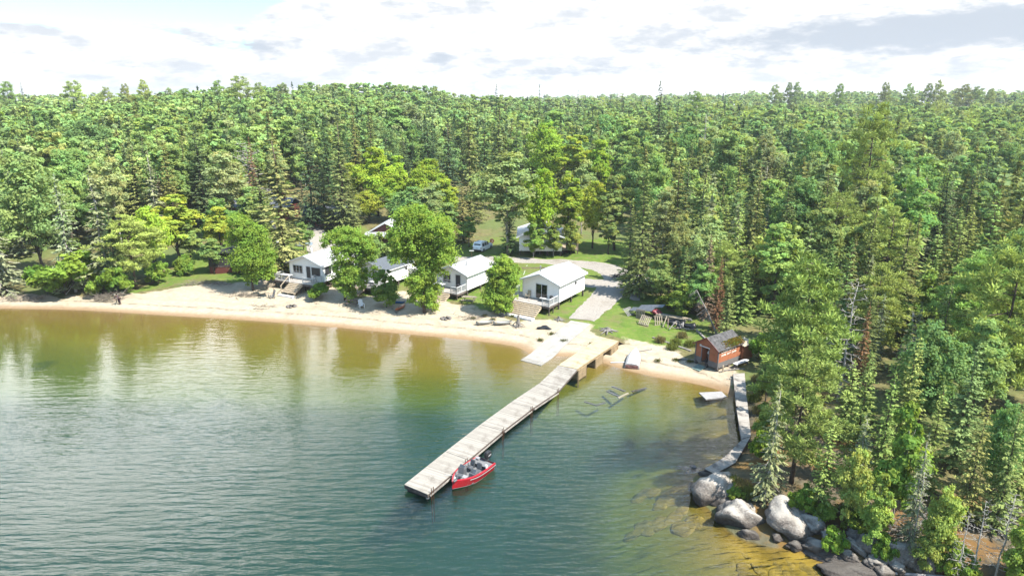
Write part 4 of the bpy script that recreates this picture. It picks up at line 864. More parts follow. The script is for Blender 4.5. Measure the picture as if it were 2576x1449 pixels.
def grill(label, p, rz):
    r = thing('barbecue_grill', label, 'grill', p, rz); b = MB(); b.lathe([(.02, .62), (.22, .66), (.27, .80), (.26, .84)], n=14); b.build('firebox', mblack, r); b = MB(); b.lathe([(.275, .845), (.25, .98), (.13, 1.07), (.02, 1.09)], n=14); lid = b.build('lid', mblack, r); b = MB(); b.bar((-.1, -.25, .97), (.1, -.25, .97), .03); b.build('handle', mmetal, lid)
    for k in range(4): a = k * math.pi / 2 + .78; b = MB(); b.bar((.18 * math.cos(a), .18 * math.sin(a), .7), (.3 * math.cos(a), .3 * math.sin(a), 0), .03); b.build('leg', mmetal, r)
    b = MB(); b.bx(.28, .62, -.18, .18, .80, .83); b.build('side_shelf', mmetal, r)
F4 = c4.location.z
def deckz(c, f): return f - .14
f4 = 2.05 - c4.location.z; f3 = 1.9 - c3.location.z; f2 = 1.95 - c2.location.z; f1 = 2.3 - c1.location.z
lawn_chair('brown wooden chair by the sliding door of the nearest cabin', on(c4, 1.15, -.55, f4 - .14), R(-33), mstep)
grill('black kettle barbecue on the deck corner of the nearest cabin', on(c4, 4.9, -.8, f4 - .14), R(-20)); table('low white table beside the sliding door of the nearest cabin', on(c4, 3.6, -.75, f4 - .14), R(-33), .9, .5, .5)
table('white patio table on the deck of the speckled-roof cabin', on(c3, 1.2, -1.1, f3 - .14), R(-31)); grill('black barbecue by the door of the speckled-roof cabin', on(c3, 4.3, -.9, f3 - .14), R(-31))
lawn_chair('dark chair at the table end on the speckled-roof cabin deck', on(c3, -.1, -.7, f3 - .14), R(60), mblack)
table('long white table on the deck of the leftmost cabin', on(c1, .1, -1.0, f1 - .14), R(-25), 1.9, .8); lawn_chair('grey chair under the porch screen of the leftmost cabin', on(c1, 5.0, -.7, f1 - .14), R(-25), mgalv)
b = MB(); b.bx(-.32, .32, -.2, .2, 0, .34); cr = b.build('cooler_box', mblue); tag(cr, 'blue and white cool box on the deck of the slate-roofed cabin', 'cool box'); p = on(c2, 1.0, -1.5, f2 - .14); cr.location = p; b = MB(); b.bx(-.33, .33, -.21, .21, .34, .41); b.build('lid', mtrim, cr)
table('white table on the deck of the slate-roofed cabin', on(c2, 3.9, -1.1, f2 - .14), R(-30), 1.2, .7)

# ------------------------------------------------------------------ white house among the trees behind
p = at(1306, 617, 3.4); zg = hz(p[0], p[1]); wh_ = thing('forest_house', 'white house raised on posts among slim trees behind the clearing', 'house', (p[0], p[1], zg), R(-2)); f = .75
b = MB(); gable(b, 7.4, 8.5, f, 2.55, 1.25); b.build('wall', mwhite, wh_); gable_roof(wh_, 7.4, 8.5, f + 2.55, 1.25, mroofm, .5, .5)
for x in (.2, 2.5, 4.9, 7.2):
    for y in (.2, 4, 8.2): MB().bx(x - .13, x + .13, y - .13, y + .13, -.6, f).build('foundation_post', moldb, wh_)
window(wh_, (5.6, 0, f + 1.4), 1.1, 1.1, 'y', 2); window(wh_, (3.0, 0, f + 1.4), 1.1, 1.1, 'y', 2)
b = MB(); b.bx(7.42, 10.3, 1., 6.5, f - .05, f + .02); dk = b.build('deck', mstep, wh_); b = MB(); post_rail(b, [(7.5, 1.05, f), (10.25, 1.05, f), (10.25, 6.4, f)]); b.build('railing', mstep, dk); b = MB()
for x in (7.6, 9, 10.2): b.bx(x - .08, x + .08, 1.05, 1.2, -.6, f - .05)
b.build('deck_post', moldb, dk)

# ------------------------------------------------------------------ red gabled lodge, dark hut and the roofs under the spruces
p = at(930, 596, 3.2); zg = hz(p[0], p[1]); rd = thing('red_lodge', 'dark red gabled lodge with pale metal roof, behind the beach trees', 'lodge', (p[0], p[1], zg), R(-6))
b = MB(); gable(b, 6.2, 11, -.1, 2.5, 1.7); b.build('wall', mred, rd); gable_roof(rd, 6.2, 11, 2.4, 1.7, mroofm, .5, .35)
b = MB(); b.add([(-.6, -2.2, 1.95), (6.8, -2.2, 1.95), (6.8, -.02, 2.45), (-.6, -.02, 2.45), (-.6, -2.2, 1.86), (6.8, -2.2, 1.86), (6.8, -.02, 2.36), (-.6, -.02, 2.36)], [(0, 1, 2, 3), (7, 6, 5, 4), (0, 4, 5, 1), (1, 5, 6, 2), (2, 6, 7, 3), (3, 7, 4, 0)]); pr = b.build('porch_roof', mroofw, rd)
for x in (-.4, 2.1, 4.4, 6.6): b = MB(); b.bar((x, -2.1, -.2), (x, -2.1, 1.9), .12); b.build('porch_post', mred, pr)
window(rd, (1.6, 0, 1.35), 1., 1., 'y', 2); window(rd, (4.5, 0, 1.0), .9, 1.95, 'y', 1, mp=mscreen, name='door')
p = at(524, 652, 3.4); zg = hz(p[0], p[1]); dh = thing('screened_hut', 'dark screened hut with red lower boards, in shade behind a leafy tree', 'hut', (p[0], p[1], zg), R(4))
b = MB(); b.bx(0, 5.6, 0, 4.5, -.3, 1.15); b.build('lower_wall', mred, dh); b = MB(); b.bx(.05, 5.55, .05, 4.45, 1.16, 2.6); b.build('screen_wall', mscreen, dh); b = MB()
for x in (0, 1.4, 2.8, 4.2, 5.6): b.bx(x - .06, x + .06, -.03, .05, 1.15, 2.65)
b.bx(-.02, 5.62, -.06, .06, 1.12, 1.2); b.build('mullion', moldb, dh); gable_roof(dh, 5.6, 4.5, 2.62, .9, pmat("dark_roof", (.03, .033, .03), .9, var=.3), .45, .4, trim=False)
p = at(575, 548, 4.6); zg = hz(p[0], p[1]); gb = thing('storage_building', 'long grey roofed building under the olive spruces', 'building', (p[0], p[1], zg), R(-3))
b = MB(); b.bx(0, 12.5, 0, 6, -.4, 2.3); b.build('wall', mred, gb); b = MB()
for s in (-1, 1): b.add([(-.4, 3, 3.7), (12.9, 3, 3.7), (12.9, 3 + s * 3.5, 2.2), (-.4, 3 + s * 3.5, 2.2), (-.4, 3, 3.8), (12.9, 3, 3.8), (12.9, 3 + s * 3.5, 2.3), (-.4, 3 + s * 3.5, 2.3)], [(0, 1, 2, 3), (7, 6, 5, 4), (0, 4, 5, 1), (1, 5, 6, 2), (2, 6, 7, 3), (3, 7, 4, 0)])
b.build('roof', mroofg, gb); b = MB(); b.bx(10.3, 11., 2.4, 3.1, 3.0, 4.7); b.build('chimney', mred, gb)
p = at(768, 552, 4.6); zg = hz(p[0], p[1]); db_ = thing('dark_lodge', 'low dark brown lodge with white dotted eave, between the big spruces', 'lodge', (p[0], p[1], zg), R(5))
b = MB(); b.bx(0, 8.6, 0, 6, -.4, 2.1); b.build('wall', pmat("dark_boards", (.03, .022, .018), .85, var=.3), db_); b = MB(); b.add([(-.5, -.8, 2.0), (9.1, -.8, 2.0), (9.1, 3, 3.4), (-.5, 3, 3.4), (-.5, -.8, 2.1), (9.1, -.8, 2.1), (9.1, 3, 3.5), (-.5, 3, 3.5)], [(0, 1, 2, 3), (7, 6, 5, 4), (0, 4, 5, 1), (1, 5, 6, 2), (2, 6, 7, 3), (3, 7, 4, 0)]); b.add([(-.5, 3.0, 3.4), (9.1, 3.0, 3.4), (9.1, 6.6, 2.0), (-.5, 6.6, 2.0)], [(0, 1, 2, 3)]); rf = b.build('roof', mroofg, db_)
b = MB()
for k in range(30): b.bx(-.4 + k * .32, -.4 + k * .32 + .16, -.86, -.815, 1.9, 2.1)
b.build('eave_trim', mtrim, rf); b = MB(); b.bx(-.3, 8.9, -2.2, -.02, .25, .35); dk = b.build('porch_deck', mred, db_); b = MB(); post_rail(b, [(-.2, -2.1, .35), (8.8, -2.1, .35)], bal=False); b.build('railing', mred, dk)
# ------------------------------------------------------------------ docks
def slab_section(root, name, L0, R0, R1, L1, mat, th=.05, beam=.28, mb=None, floats=False, lift=0):
    """board deck between four corners (world); axis 0 of its own frame runs along the section so the boards lie across it"""
    L0, R0, R1, L1 = [Vector(p) for p in (L0, R0, R1, L1)]; a = (L0 + R0) / 2; c = (L1 + R1) / 2; ang = math.atan2(c.y - a.y, c.x - a.x)
    M = Matrix.Translation(a) @ Matrix.Rotation(ang, 4, 'Z'); I = M.inverted(); q = [I @ p for p in (L0, R0, R1, L1)]
    base = Matrix.Translation(root.location).inverted() @ M
    b = MB(); dn = Vector((0, 0, th)); b.add([p for p in q] + [p - dn for p in q], [(0, 1, 2, 3), (7, 6, 5, 4), (0, 4, 5, 1), (1, 5, 6, 2), (2, 6, 7, 3), (3, 7, 4, 0)])
    o = b.build(name, mat, root); o.matrix_local = base; b = MB()
    for (p0, p1) in ((q[0], q[3]), (q[1], q[2]), (q[0], q[1]), (q[3], q[2])):
        d_ = Vector((0, 0, th + beam / 2)); ins = ((q[0] + q[2]) / 2 - (p0 + p1) / 2).normalized() * .04; b.bar(p0 - d_ + ins, p1 - d_ + ins, .06, beam)
    b.build('frame', mb or moldb, o)
    if floats:
        b = MB(); L = (q[3] - q[0]).length; w_ = (q[1] - q[0]).length
        for f in (.12, .5, .88):
            p = (q[0] + q[1]) / 2 * (1 - f) + (q[2] + q[3]) / 2 * f; b.box((p.x, p.y, -.28 - a.z + .5), (L * .2, w_ * .78, .5), 0)
        b.build('float', mblack, o)
    return o
DZ = .52
dk_root = thing('main_dock', 'long weathered floating dock running out from the timber landing', 'dock', (*at(1046, 1230, 0)[:2], 0), 0)
Le = [at(1017, 1218, DZ), at(1121, 1135, DZ), at(1209, 1067, DZ), at(1286, 1011, DZ), at(1357, 964, DZ)]; Re = [at(1076, 1243, DZ), at(1178, 1156, DZ), at(1265, 1083, DZ), at(1340, 1026, DZ), at(1406, 982, DZ)]
JL, JR = at(1405, 919, 1.22), at(1452, 929, 1.22)
for i in range(4):
    g_ = .992; a0, b0 = Vector(Le[i]), Vector(Re[i]); a1, b1 = Vector(Le[i]).lerp(Vector(Le[i + 1]), g_), Vector(Re[i]).lerp(Vector(Re[i + 1]), g_)
    s = slab_section(dk_root, 'dock_section', a0, b0, b1, a1, mdock, floats=True)
    b = MB(); e = Vector(Re[i]).lerp(Vector(Re[i + 1]), .94); 
slab_section(dk_root, 'ramp_section', Le[4], Re[4], JR, JL, mdock, beam=.2)
loc0 = Vector(dk_root.location)
for f in (.06, .9, 1.95, 2.9, 3.9):           # paired steel pipes through brackets on the boat side
    i = int(f); e = Vector(Re[i]).lerp(Vector(Re[i + 1]), f - i); o_ = (Vector(Re[i]) - Vector(Le[i])).normalized() * .10; e = e + o_ - loc0
    for s in (0, .25):
        t_ = (Vector(Re[i + 1]) - Vector(Re[i])).normalized() * s; b = MB(); b.tube([(e + t_) * 1 + Vector((0, 0, -2.6)), e + t_ + Vector((0, 0, .35))], .03, 6); b.build('pipe_post', mrust, dk_root)
for i in range(4):                             # bumper rail
    b = MB(); o_ = (Vector(Re[i]) - Vector(Le[i])).normalized() * .10; p = Vector(Re[i]) + o_ - loc0 - Vector((0, 0, .2)); q = Vector(Re[i + 1]) + o_ - loc0 - Vector((0, 0, .2)); b.bar(p.lerp(q, .03), p.lerp(q, .95), .05, .12); b.build('bumper_rail', mold, dk_root)
b = MB(); b.lathe([(.0, -.14), (.10, -.11), (.15, 0), (.10, .11), (.0, .14)], (0, 0, 0), 12, 'x'); bu = b.build('mooring_float', pmat("foam_white", (.5, .49, .46), .5, var=.05), smooth=True); bu.location = at(1076, 1251, .04); bu.rotation_euler = (0, 0, .3); tag(bu, 'small white float hanging in the water at the dock end', 'float'); b = MB(); b.tube([(0, 0, .1), (.03, .1, .35), (0, .2, .48)], .012, 5); b.build('rope', mstep, bu)

ld = thing('timber_landing', 'new yellow timber landing that joins the dock to the beach', 'landing', (*at(1480, 890, 0)[:2], 0), 0); l0 = Vector(ld.location)
TL, TR = at(1511, 847, 1.28), at(1557, 858, 1.28); ML, MR = Vector(JL).lerp(Vector(TL), .62), Vector(JR).lerp(Vector(TR), .62)
slab_section(ld, 'landing_deck', Vector(JL) + Vector((0, .06, .015)), Vector(JR) + Vector((0, .06, .015)), Vector(TR), Vector(TL), mnew, beam=.24, mb=mnewb)
b = MB(); a_, c_ = Vector(TL) - l0, Vector(TR) - l0; t_ = (Vector(TL) - Vector(JL)).normalized(); e1, e2 = a_ + t_ * 1.5, c_ + t_ * 1.5; e1.z = hz(*(e1 + l0).xy) + .06; e2.z = hz(*(e2 + l0).xy) + .06; b.add([a_, c_, e2, e1, a_ - Vector((0, 0, .06)), c_ - Vector((0, 0, .06)), e2 - Vector((0, 0, .06)), e1 - Vector((0, 0, .06))], [(0, 1, 2, 3), (7, 6, 5, 4), (0, 4, 5, 1), (1, 5, 6, 2), (2, 6, 7, 3), (3, 7, 4, 0)]); b.build('shore_flap', mnewb, ld)
for f in (.03, .42, .80):                      # log cribs under the deck
    b = MB(); p, q = Vector(JL).lerp(Vector(TL), f) - l0, Vector(JR).lerp(Vector(TR), f) - l0; p2, q2 = Vector(JL).lerp(Vector(TL), f + .17) - l0, Vector(JR).lerp(Vector(TR), f + .17) - l0
    for k in range(5):
        z = .92 - .235 * k
        if z < hz(*((q + l0).xy)) - .5: break
        for (u, v) in ((p, p2), (q, q2), (p, q), (p2, q2)):
            dz = 0 if (u is p and v is p2) or (u is q and v is q2) else .06; b.bar((u.x, u.y, z - dz), (v.x, v.y, z - dz), .10, .19)
    for u in (p, q, p2, q2): b.bar((u.x, u.y, -1.1), (u.x, u.y, 1.0), .13)
    b.build('timber_crib', mnewb, ld)

# concrete boat ramp that runs down the beach into the water
b = MB(); RL = [(1478, 812), (1440, 811), (1420, 830), (1368, 872), (1310, 912)]; c0 = [gnd(*p) for p in ((1461, 812), (1432, 836), (1395, 865), (1363, 895))]; c0.append(np.array([*(at(1335, 922, -.5)[:2]), -.45])); hw = 1.35; vs = []; fs = []
for i, p in enumerate(c0):
    d_ = c0[min(i + 1, 4)] - c0[max(i - 1, 0)]; n_ = np.array([d_[1], -d_[0], 0]) / np.hypot(d_[0], d_[1])
    for s in (-1, 1): q = p + n_ * hw * s; zz = max(hz(*p[:2]), -1) + .07; vs += [(q[0], q[1], zz), (q[0], q[1], zz - .5)]
for i in range(4):
    o = i * 4; fs += [(o, o + 2, o + 6, o + 4), (o, o + 4, o + 5, o + 1), (o + 2, o + 3, o + 7, o + 6)]
fs += [(0, 1, 3, 2), (16, 18, 19, 17)]
b.add(vs, fs); o = b.build('boat_ramp', mconc); o['kind'] = 'structure'

# ------------------------------------------------------------------ old boardwalk on the right
bw = thing('boardwalk', 'old grey plank boardwalk bending along the wooded shore', 'boardwalk', (*at(1866, 1030, 0)[:2], 0), 0); z_ = .55
Q = [((1844, 940), (1873, 938), (1881, 1020), (1852, 1021)), ((1852, 1022), (1881, 1021), (1889, 1096), (1865, 1105)), ((1865, 1107), (1889, 1098), (1876, 1142), (1824, 1149)), ((1822, 1150), (1852, 1162), (1799, 1191), (1773, 1178))]
Q[2] = ((1866, 1106), (1889, 1097), (1851, 1161), (1823, 1149))
zs = [(.80, .66), (.66, .62), (.62, .58), (.57, .54)]
for (a_, c_, d_, e_), (z0, z1) in zip(Q, zs):
    s = slab_section(bw, 'walkway_section', at(*a_, z0), at(*c_, z0), at(*d_, z1), at(*e_, z1), mold, beam=.22); l1 = Vector(bw.location)
    for q in (a_, e_, ((a_[0] + e_[0]) / 2, (a_[1] + e_[1]) / 2)): b = MB(); p = Vector(at(*q, z0)) - l1; b.tube([(p.x + .06, p.y, -1.0), (p.x + .06, p.y, z0 - .06)], .09, 7); b.build('post', moldb, bw)
for (px, py, h) in ((1846, 938, .55), (1836, 962, .45), (1829, 960, .35), (1842, 958, .5)):
    p = at(px, py, .1); b = MB(); b.tube([(0, 0, -.6), (.02, 0, h)], .09, 8); o = b.build('mooring_post', mold); o.location = (p[0], p[1], .1); tag(o, {1846: 'square topped grey post at the shore end of the boardwalk', 1836: 'thick short grey post beside the boardwalk, middle of three', 1829: 'shortest grey post beside the boardwalk, farthest from planks', 1842: 'grey post hard against the boardwalk edge'}[px], 'post', 'posts by the boardwalk')

# ------------------------------------------------------------------ boathouse with hand painted name
mora = siding("weathered_orange_boards", (.46, .165, .078), .19, .8, dirt=.75); mgreyw = siding("bare_grey_boards", (.19, .18, .175), .2, .9, dirt=.6)
pf = at(1805, 919, 1.12); pl = at(1745, 901, 1.12); pr_ = at(1859, 921, 1.12); wB = float(np.hypot(*(pf - pl)[:2])); dB = 3.9
ang = rot_of(pl, pf); ang -= R(9); wB *= 1.04; pl = pf - np.array([math.cos(ang), math.sin(ang), 0]) * wB; bh = thing('boathouse', 'weathered orange boathouse with mossy roof, open door and painted name', 'boathouse', (pl[0], pl[1], .86), ang)
W_, wh = wB, 1.95
b = MB(); z0 = .06; x0, x1, zh = .82, 1.68, 1.72                     # front wall with a real doorway
for (a_, c_, u, v) in ((0, x0, z0 + .42, wh), (x1, W_, z0 + .42, wh)): b.bx(a_, c_, 0, .07, u, v)
b.bx(x0, x1, 0, .07, zh, wh); b.prism([(0, wh), (W_, wh), (W_ / 2, wh + .95)], 'y', 0, .07); b.bx(0, W_, dB - .07, dB, z0, wh); b.prism([(0, wh), (W_, wh), (W_ / 2, wh + .95)], 'y', dB - .07, dB); b.bx(0, .07, .07, dB - .07, z0, wh); b.bx(W_ - .07, W_, .07, dB - .07, z0 + .42, wh); b.build('wall', mora, bh)
b = MB(); b.bx(0, x0, 0, .07, z0 - .22, z0 + .42); b.bx(x1, W_, 0, .07, z0 - .22, z0 + .42); b.bx(W_ - .07, W_, .07, dB - .07, z0 - .22, z0 + .42); b.build('base_board', mgreyw, bh)
b = MB(); b.bx(.08, W_ - .08, .08, dB - .08, z0 - .05, z0); b.build('floor_board', moldb, bh)
b = MB(); b.bx(x0 - .09, x0, -.025, .08, z0, zh); b.bx(x1, x1 + .09, -.025, .08, z0, zh); b.build('door_frame', mgreyw, bh); b = MB(); b.bx(x0 - .3, x1 + .12, -.03, .03, zh, zh + .10); b.build('lintel', mtrim, bh)
b = MB(); b.bx(x0 - .34, x0 - .13, -.03, -.002, zh - .02, zh + .2); b.build('notice_board', mtrim, bh)
b = MB(); b.box((x0 + .03, .55, z0 + .86), (.04, .95, 1.66), R(-6)); b.build('door', mora, bh)
MB().bx(W_ - .06, W_ + .05, -.05, .06, z0 - .3, wh).build('corner_board', mgreyw, bh); MB().bx(-.05, .06, -.05, .06, z0 - .3, wh).build('corner_board', mgreyw, bh)
ro = gable_roof(bh, W_, dB, wh, .95, mroofo, .22, .3, .07, trim=False); b = MB()
for s in (-1, 1): b.bar((W_ / 2, -.31, wh + .97), (W_ / 2 + s * (W_ / 2 + .22), -.31, wh + .97 - .95 * (1 + .44 / W_)), .04, .12)
b.build('barge_board', pmat("red_trim", (.22, .06, .045), .7, var=.2), ro)
g_ = np.random.default_rng(5); n = 900; u = g_.uniform(.55, 1, n); v = np.clip(g_.normal(.72, .2, n), .25, 1.08); P = np.stack([W_ / 2 + (W_ / 2 + .2) * u, v * dB, wh + .97 + .08 - .95 * (1 + .44 / W_) * u + g_.uniform(0, .12, n)], 1); N = unit(g_.normal(size=(n, 3)) + [0.5, 0, .8]); T, B = frame(N, g_)
cc = np.where(g_.random((n, 1)) < .5, np.array([[.20, .115, .02]]), np.array([[.11, .14, .03]])) * g_.uniform(.6, 1.3, (n, 1)); npmesh('moss', quads(P, T, B, g_.uniform(.05, .14, (n, 1)), .05), np.arange(4 * n).reshape(-1, 4), mleaf, ('FACE', cc), parent=ro)
for x in (.1, W_ / 2, W_ - .1):
    for y in (.1, dB / 2, dB - .1): MB().bx(x - .12, x + .12, y - .12, y + .12, -.9, z0 - .05).build('foundation_post', moldb, bh)
b = MB(); b.bx(W_ - .9, W_ + .2, dB + .02, dB + 1.9, -.2, 1.5); b.build('lean_to', mora, bh); b = MB(); b.box((W_ - .35, dB + 1.0, 1.66), (1.6, 2.3, .06), 0, R(-4), R(8)); b.build('lean_to_roof', mstep, bh)
def text_mesh(name, s, size, mat, parent, M, ext=.012):
    cu = bpy.data.curves.new(name, 'FONT'); cu.body = s; cu.size = size; cu.extrude = ext; cu.align_x = 'LEFT'; cu.space_character = 1.12
    o = bpy.data.objects.new(name, cu); COL.objects.link(o); bpy.context.view_layer.update(); me = bpy.data.meshes.new_from_object(o.evaluated_get(bpy.context.evaluated_depsgraph_get())); bpy.data.objects.remove(o); me.materials.clear(); me.materials.append(mat)
    n = bpy.data.objects.new(name, me); COL.objects.link(n); n.parent = parent; n.matrix_local = M; return n
Mx = Matrix(((0, 0, 1, W_ + .012), (1, 0, 0, .45), (0, 1, 0, z0 + 1.42), (0, 0, 0, 1))); mlet = pmat("letter_paint", (1.2, 1.17, 1.05), .6, var=.05)
text_mesh('lettering', "LEBRON'S", .46, mlet, bh, Mx @ Matrix.Diagonal((1.15, 1, 1, 1)), .014); 
for wd, dy in (("LONG", .02), ("BAY", 1.02), ("CAMP", 1.78)): text_mesh('lettering', wd, .27, mlet, bh, Matrix.Translation((0, dy, -.36)) @ Mx, .014)
M2 = Matrix.Translation(bh.location) @ Matrix.Rotation(ang, 4, 'Z')
tk = thing('outboard_motor', 'old pale outboard motor on a stand inside the boathouse door', 'outboard motor', M2 @ Vector((1.35, .55, .07)), ang + .4)
b = MB(); b.box((0, 0, 1.02), (.3, .42, .3)); b.build('cowl', mtrim, tk, bevel=.05); b = MB(); b.bar((0, 0, .9), (0, .05, .25), .09, .14); b.lathe([(.02, -.16), (.07, -.05), (.06, .15), (.02, .2)], (0, .08, .22), 10, 'y'); b.build('leg', mmetal, tk); b = MB(); b.bar((-.3, -.2, 0), (-.05, 0, .85), .05); b.bar((.3, -.2, 0), (.05, 0, .85), .05); b.bx(-.25, .25, -.06, .0, .78, .86); b.build('stand', moldb, tk)
p = M2 @ Vector((W_ + .75, 3.0, .0)); bn = thing('bench', 'grey plank bench standing against the boathouse side', 'bench', (p[0], p[1], hz(p[0], p[1])), ang); b = MB(); b.bx(-.25, .25, -1.1, 1.1, .44, .5); b.build('seat', mtrim, bn)
for y in (-.95, .95): b = MB(); b.bx(-.22, .22, y - .04, y + .04, -.1, .44); b.build('leg', mgreyw, bn)
p = M2 @ Vector((1.15, -.75, 0)); b = MB(); b.bx(-.5, .5, -.55, .55, -.03, .02); o = b.build('ramp_board', pmat("green_grey_board", (.16, .235, .21), .8, var=.3)); o.location = (p[0], p[1], hz(p[0], p[1]) + .12); o.rotation_euler = (R(10), 0, ang); tag(o, 'faded green plank board before the boathouse door', 'board')
for k, (lx, ly, L, a_, lab) in enumerate(((-.6, .1, 1.4, .2, 'weathered grey plank lying at the boathouse corner'), (-1.3, -.5, 1.5, .9, 'thin old pole lying on sand by the boathouse'), (W_ + .5, .8, 1.6, 1.4, 'split timber lying along the boathouse foundation'), (W_ + 1.1, 1.9, 1.8, 1.1, 'pale driftwood log between bench and boardwalk'))):
    p = M2 @ Vector((lx, ly, 0)); b = MB(); b.tube([(-L / 2, 0, 0), (0, .03, .02), (L / 2, 0, 0)], [.06, .08, .05], 7); o = b.build('driftwood_log', mlog); o.location = (p[0], p[1], hz(p[0], p[1]) + .06); o.rotation_euler = (0, 0, ang + a_); tag(o, lab, 'log', 'loose timber by the boathouse')
p = M2 @ Vector((W_ + .45, .35, 0)); b = MB(); b.bx(-.07, .07, -.07, .07, -.3, .75); o = b.build('upright_post', mstep); o.location = (p[0], p[1], hz(p[0], p[1])); tag(o, 'pale upright post in front of the boathouse lettering', 'post')

# ------------------------------------------------------------------ red fishing boat
mredp = pmat("red_gelcoat", (.42, .016, .025), .22, var=.05, spec=.6); mdeckc = pmat("grey_carpet", (.20, .20, .205), .95, var=.2, scale=8); mseat = pmat("grey_vinyl", (.12, .125, .135), .55, var=.1); mlight = pmat("light_grey_plastic", (.34, .34, .35), .5, var=.08); mstripe = pmat("silver_stripe", (.5, .48, .48), .35)
bow = at(1137, 1219, .45); st_ = (at(1252, 1166, .45) + at(1196, 1153, .45)) / 2; LB = float(np.hypot(*(bow - st_)[:2])); ab = rot_of(st_, bow)
bt = thing('fishing_boat', 'red fishing boat with black outboard moored along the dock', 'boat', (st_[0], st_[1], 0), ab); BW = 1.0
def hullx(f): return BW * (1 - max(0, (f - .45) / .55) ** 2.1) * (.93 + .07 * min(1, f * 4))
N_ = 15; rings = []; rin = []; stripe = []
for i in range(N_):
    f = i / (N_ - 1); x = f * LB; w_ = max(.03, hullx(f)); sh_ = .60 + .16 * f * f; kz = -.22 + .30 * max(0, (f - .62) / .38) ** 2; cz_ = -.02 + .26 * max(0, f - .5); wb = w_ * .80
    rings.append([(x, w_, sh_), (x, w_ * .96, sh_ * .55 + .1), (x, wb, cz_), (x, .02, kz), (x, -.02, kz), (x, -wb, cz_), (x, -w_ * .96, sh_ * .55 + .1), (x, -w_, sh_)])
    wi = max(.01, w_ - .13 - .05 * f); rin.append([(x, wi, sh_ + .02), (x, wi * .97, .10 + .34 * (f > .66)), (x, -wi * .97, .10 + .34 * (f > .66)), (x, -wi, sh_ + .02)])
b = MB(); b.loft(rings, closed=False); b.add(rings[0], [tuple(range(8))]); b.build('hull', mredp, bt, smooth=False)
b = MB(); b.loft(rin, closed=False); b.add(rin[0], [(0, 1, 2, 3)]); b.build('cockpit_liner', mlight, bt)
b = MB()
for sgn in (0, -1): b.loft([[r[sgn], (q[sgn])] for r, q in zip(rings, rin)], closed=False)
b.build('gunwale', mredp, bt); b = MB()
for s in (-1, 1): b.loft([[(r[0][0], s * (abs(r[0][1]) + .012), r[0][2] - .10), (r[0][0], s * (abs(r[0][1]) + .012), r[0][2] - .155)] for r in rings[:11]], closed=False)
b.build('stripe', mstripe, bt); b = MB()
for s in (-1, 1): b.loft([[(r[2][0], s * (abs(r[2][1]) + .03), r[2][2] + .03), (r[2][0], s * (abs(r[2][1]) + .02), r[2][2] + .0)] for r in rings[4:]], closed=False)
b.build('chine_stripe', mstripe, bt)
b = MB(); x = .68 * LB; b.loft([[(f * LB, hullx(f) - .15 - .04 * f, .455), (f * LB, -(hullx(f) - .15 - .04 * f), .455)] for f in np.linspace(.66, .955, 7)], closed=False); b.build('bow_deck', mdeckc, bt); b = MB(); b.bx(.04, .19 * LB, -.80, .80, .40, .46); b.build('stern_deck', mdeckc, bt)
b = MB(); b.bx(.2 * LB, .66 * LB, -.78, .78, .10, .14); b.build('cockpit_floor', mdeckc, bt); b = MB(); b.bx(.05, .35, -.9, -.55, .47, .62); b.bx(.62 * LB, .72 * LB, -.3, .3, .456, .50); b.bx(.27 * LB, .33 * LB, -.74, -.45, .14, .40); b.build('locker', mlight, bt, bevel=.02)
def boat_seat(x, y, z, rz):
    r = bpy.data.objects.new('seat', None); COL.objects.link(r); r.parent = bt; r.location = (x, y, z); r.rotation_euler = (0, 0, rz)
    b = MB(); b.box((0, 0, .36), (.48, .46, .12)); b.build('cushion', mseat, r, bevel=.04); b = MB(); b.box((-.26, 0, .66), (.11, .46, .50), 0, 0, R(-10)); b.build('backrest', mseat, r, bevel=.045); b = MB(); b.tube([(0, 0, 0), (0, 0, .3)], .05, 8); b.build('pedestal', mmetal, r)
boat_seat(.36 * LB, -.38, .12, 0); boat_seat(.38 * LB, .36, .12, .1); boat_seat(.78 * LB, .0, .44, .3); 
for s, nm in ((1, 0), (-1, 1)):
    b = MB(); b.add([(.50 * LB, s * .80, .14), (.50 * LB, s * .30, .14), (.64 * LB, s * .30, .14), (.64 * LB, s * .74, .14), (.51 * LB, s * .84, .80), (.51 * LB, s * .28, .80), (.60 * LB, s * .30, .74), (.60 * LB, s * .78, .74)], [(0, 1, 2, 3), (4, 7, 6, 5), (0, 4, 5, 1), (1, 5, 6, 2), (2, 6, 7, 3), (3, 7, 4, 0)]); cn = b.build('console', mseat, bt); b = MB(); b.add([(.58 * LB, s * .80, .78), (.58 * LB, s * .30, .78), (.54 * LB, s * .32, 1.02), (.54 * LB, s * .78, 1.02)], [(0, 1, 2, 3)]); b.build('windscreen', pmat("tinted_screen", (.10, .11, .12), .12, spec=.7), cn)
    if s < 0: b = MB(); R_ = [(.485 * LB, -.55 + .17 * math.cos(q), .78 + .17 * math.sin(q)) for q in np.linspace(0, 6.283, 15)]; b.tube(R_, .018, 5, False); b.bar((.485 * LB, -.72, .78), (.485 * LB, -.38, .78), .02); b.build('steering_wheel', mblack, cn)
mo = bpy.data.objects.new('outboard_motor', None); COL.objects.link(mo); mo.parent = bt; mo.location = (-.12, 0, .55)
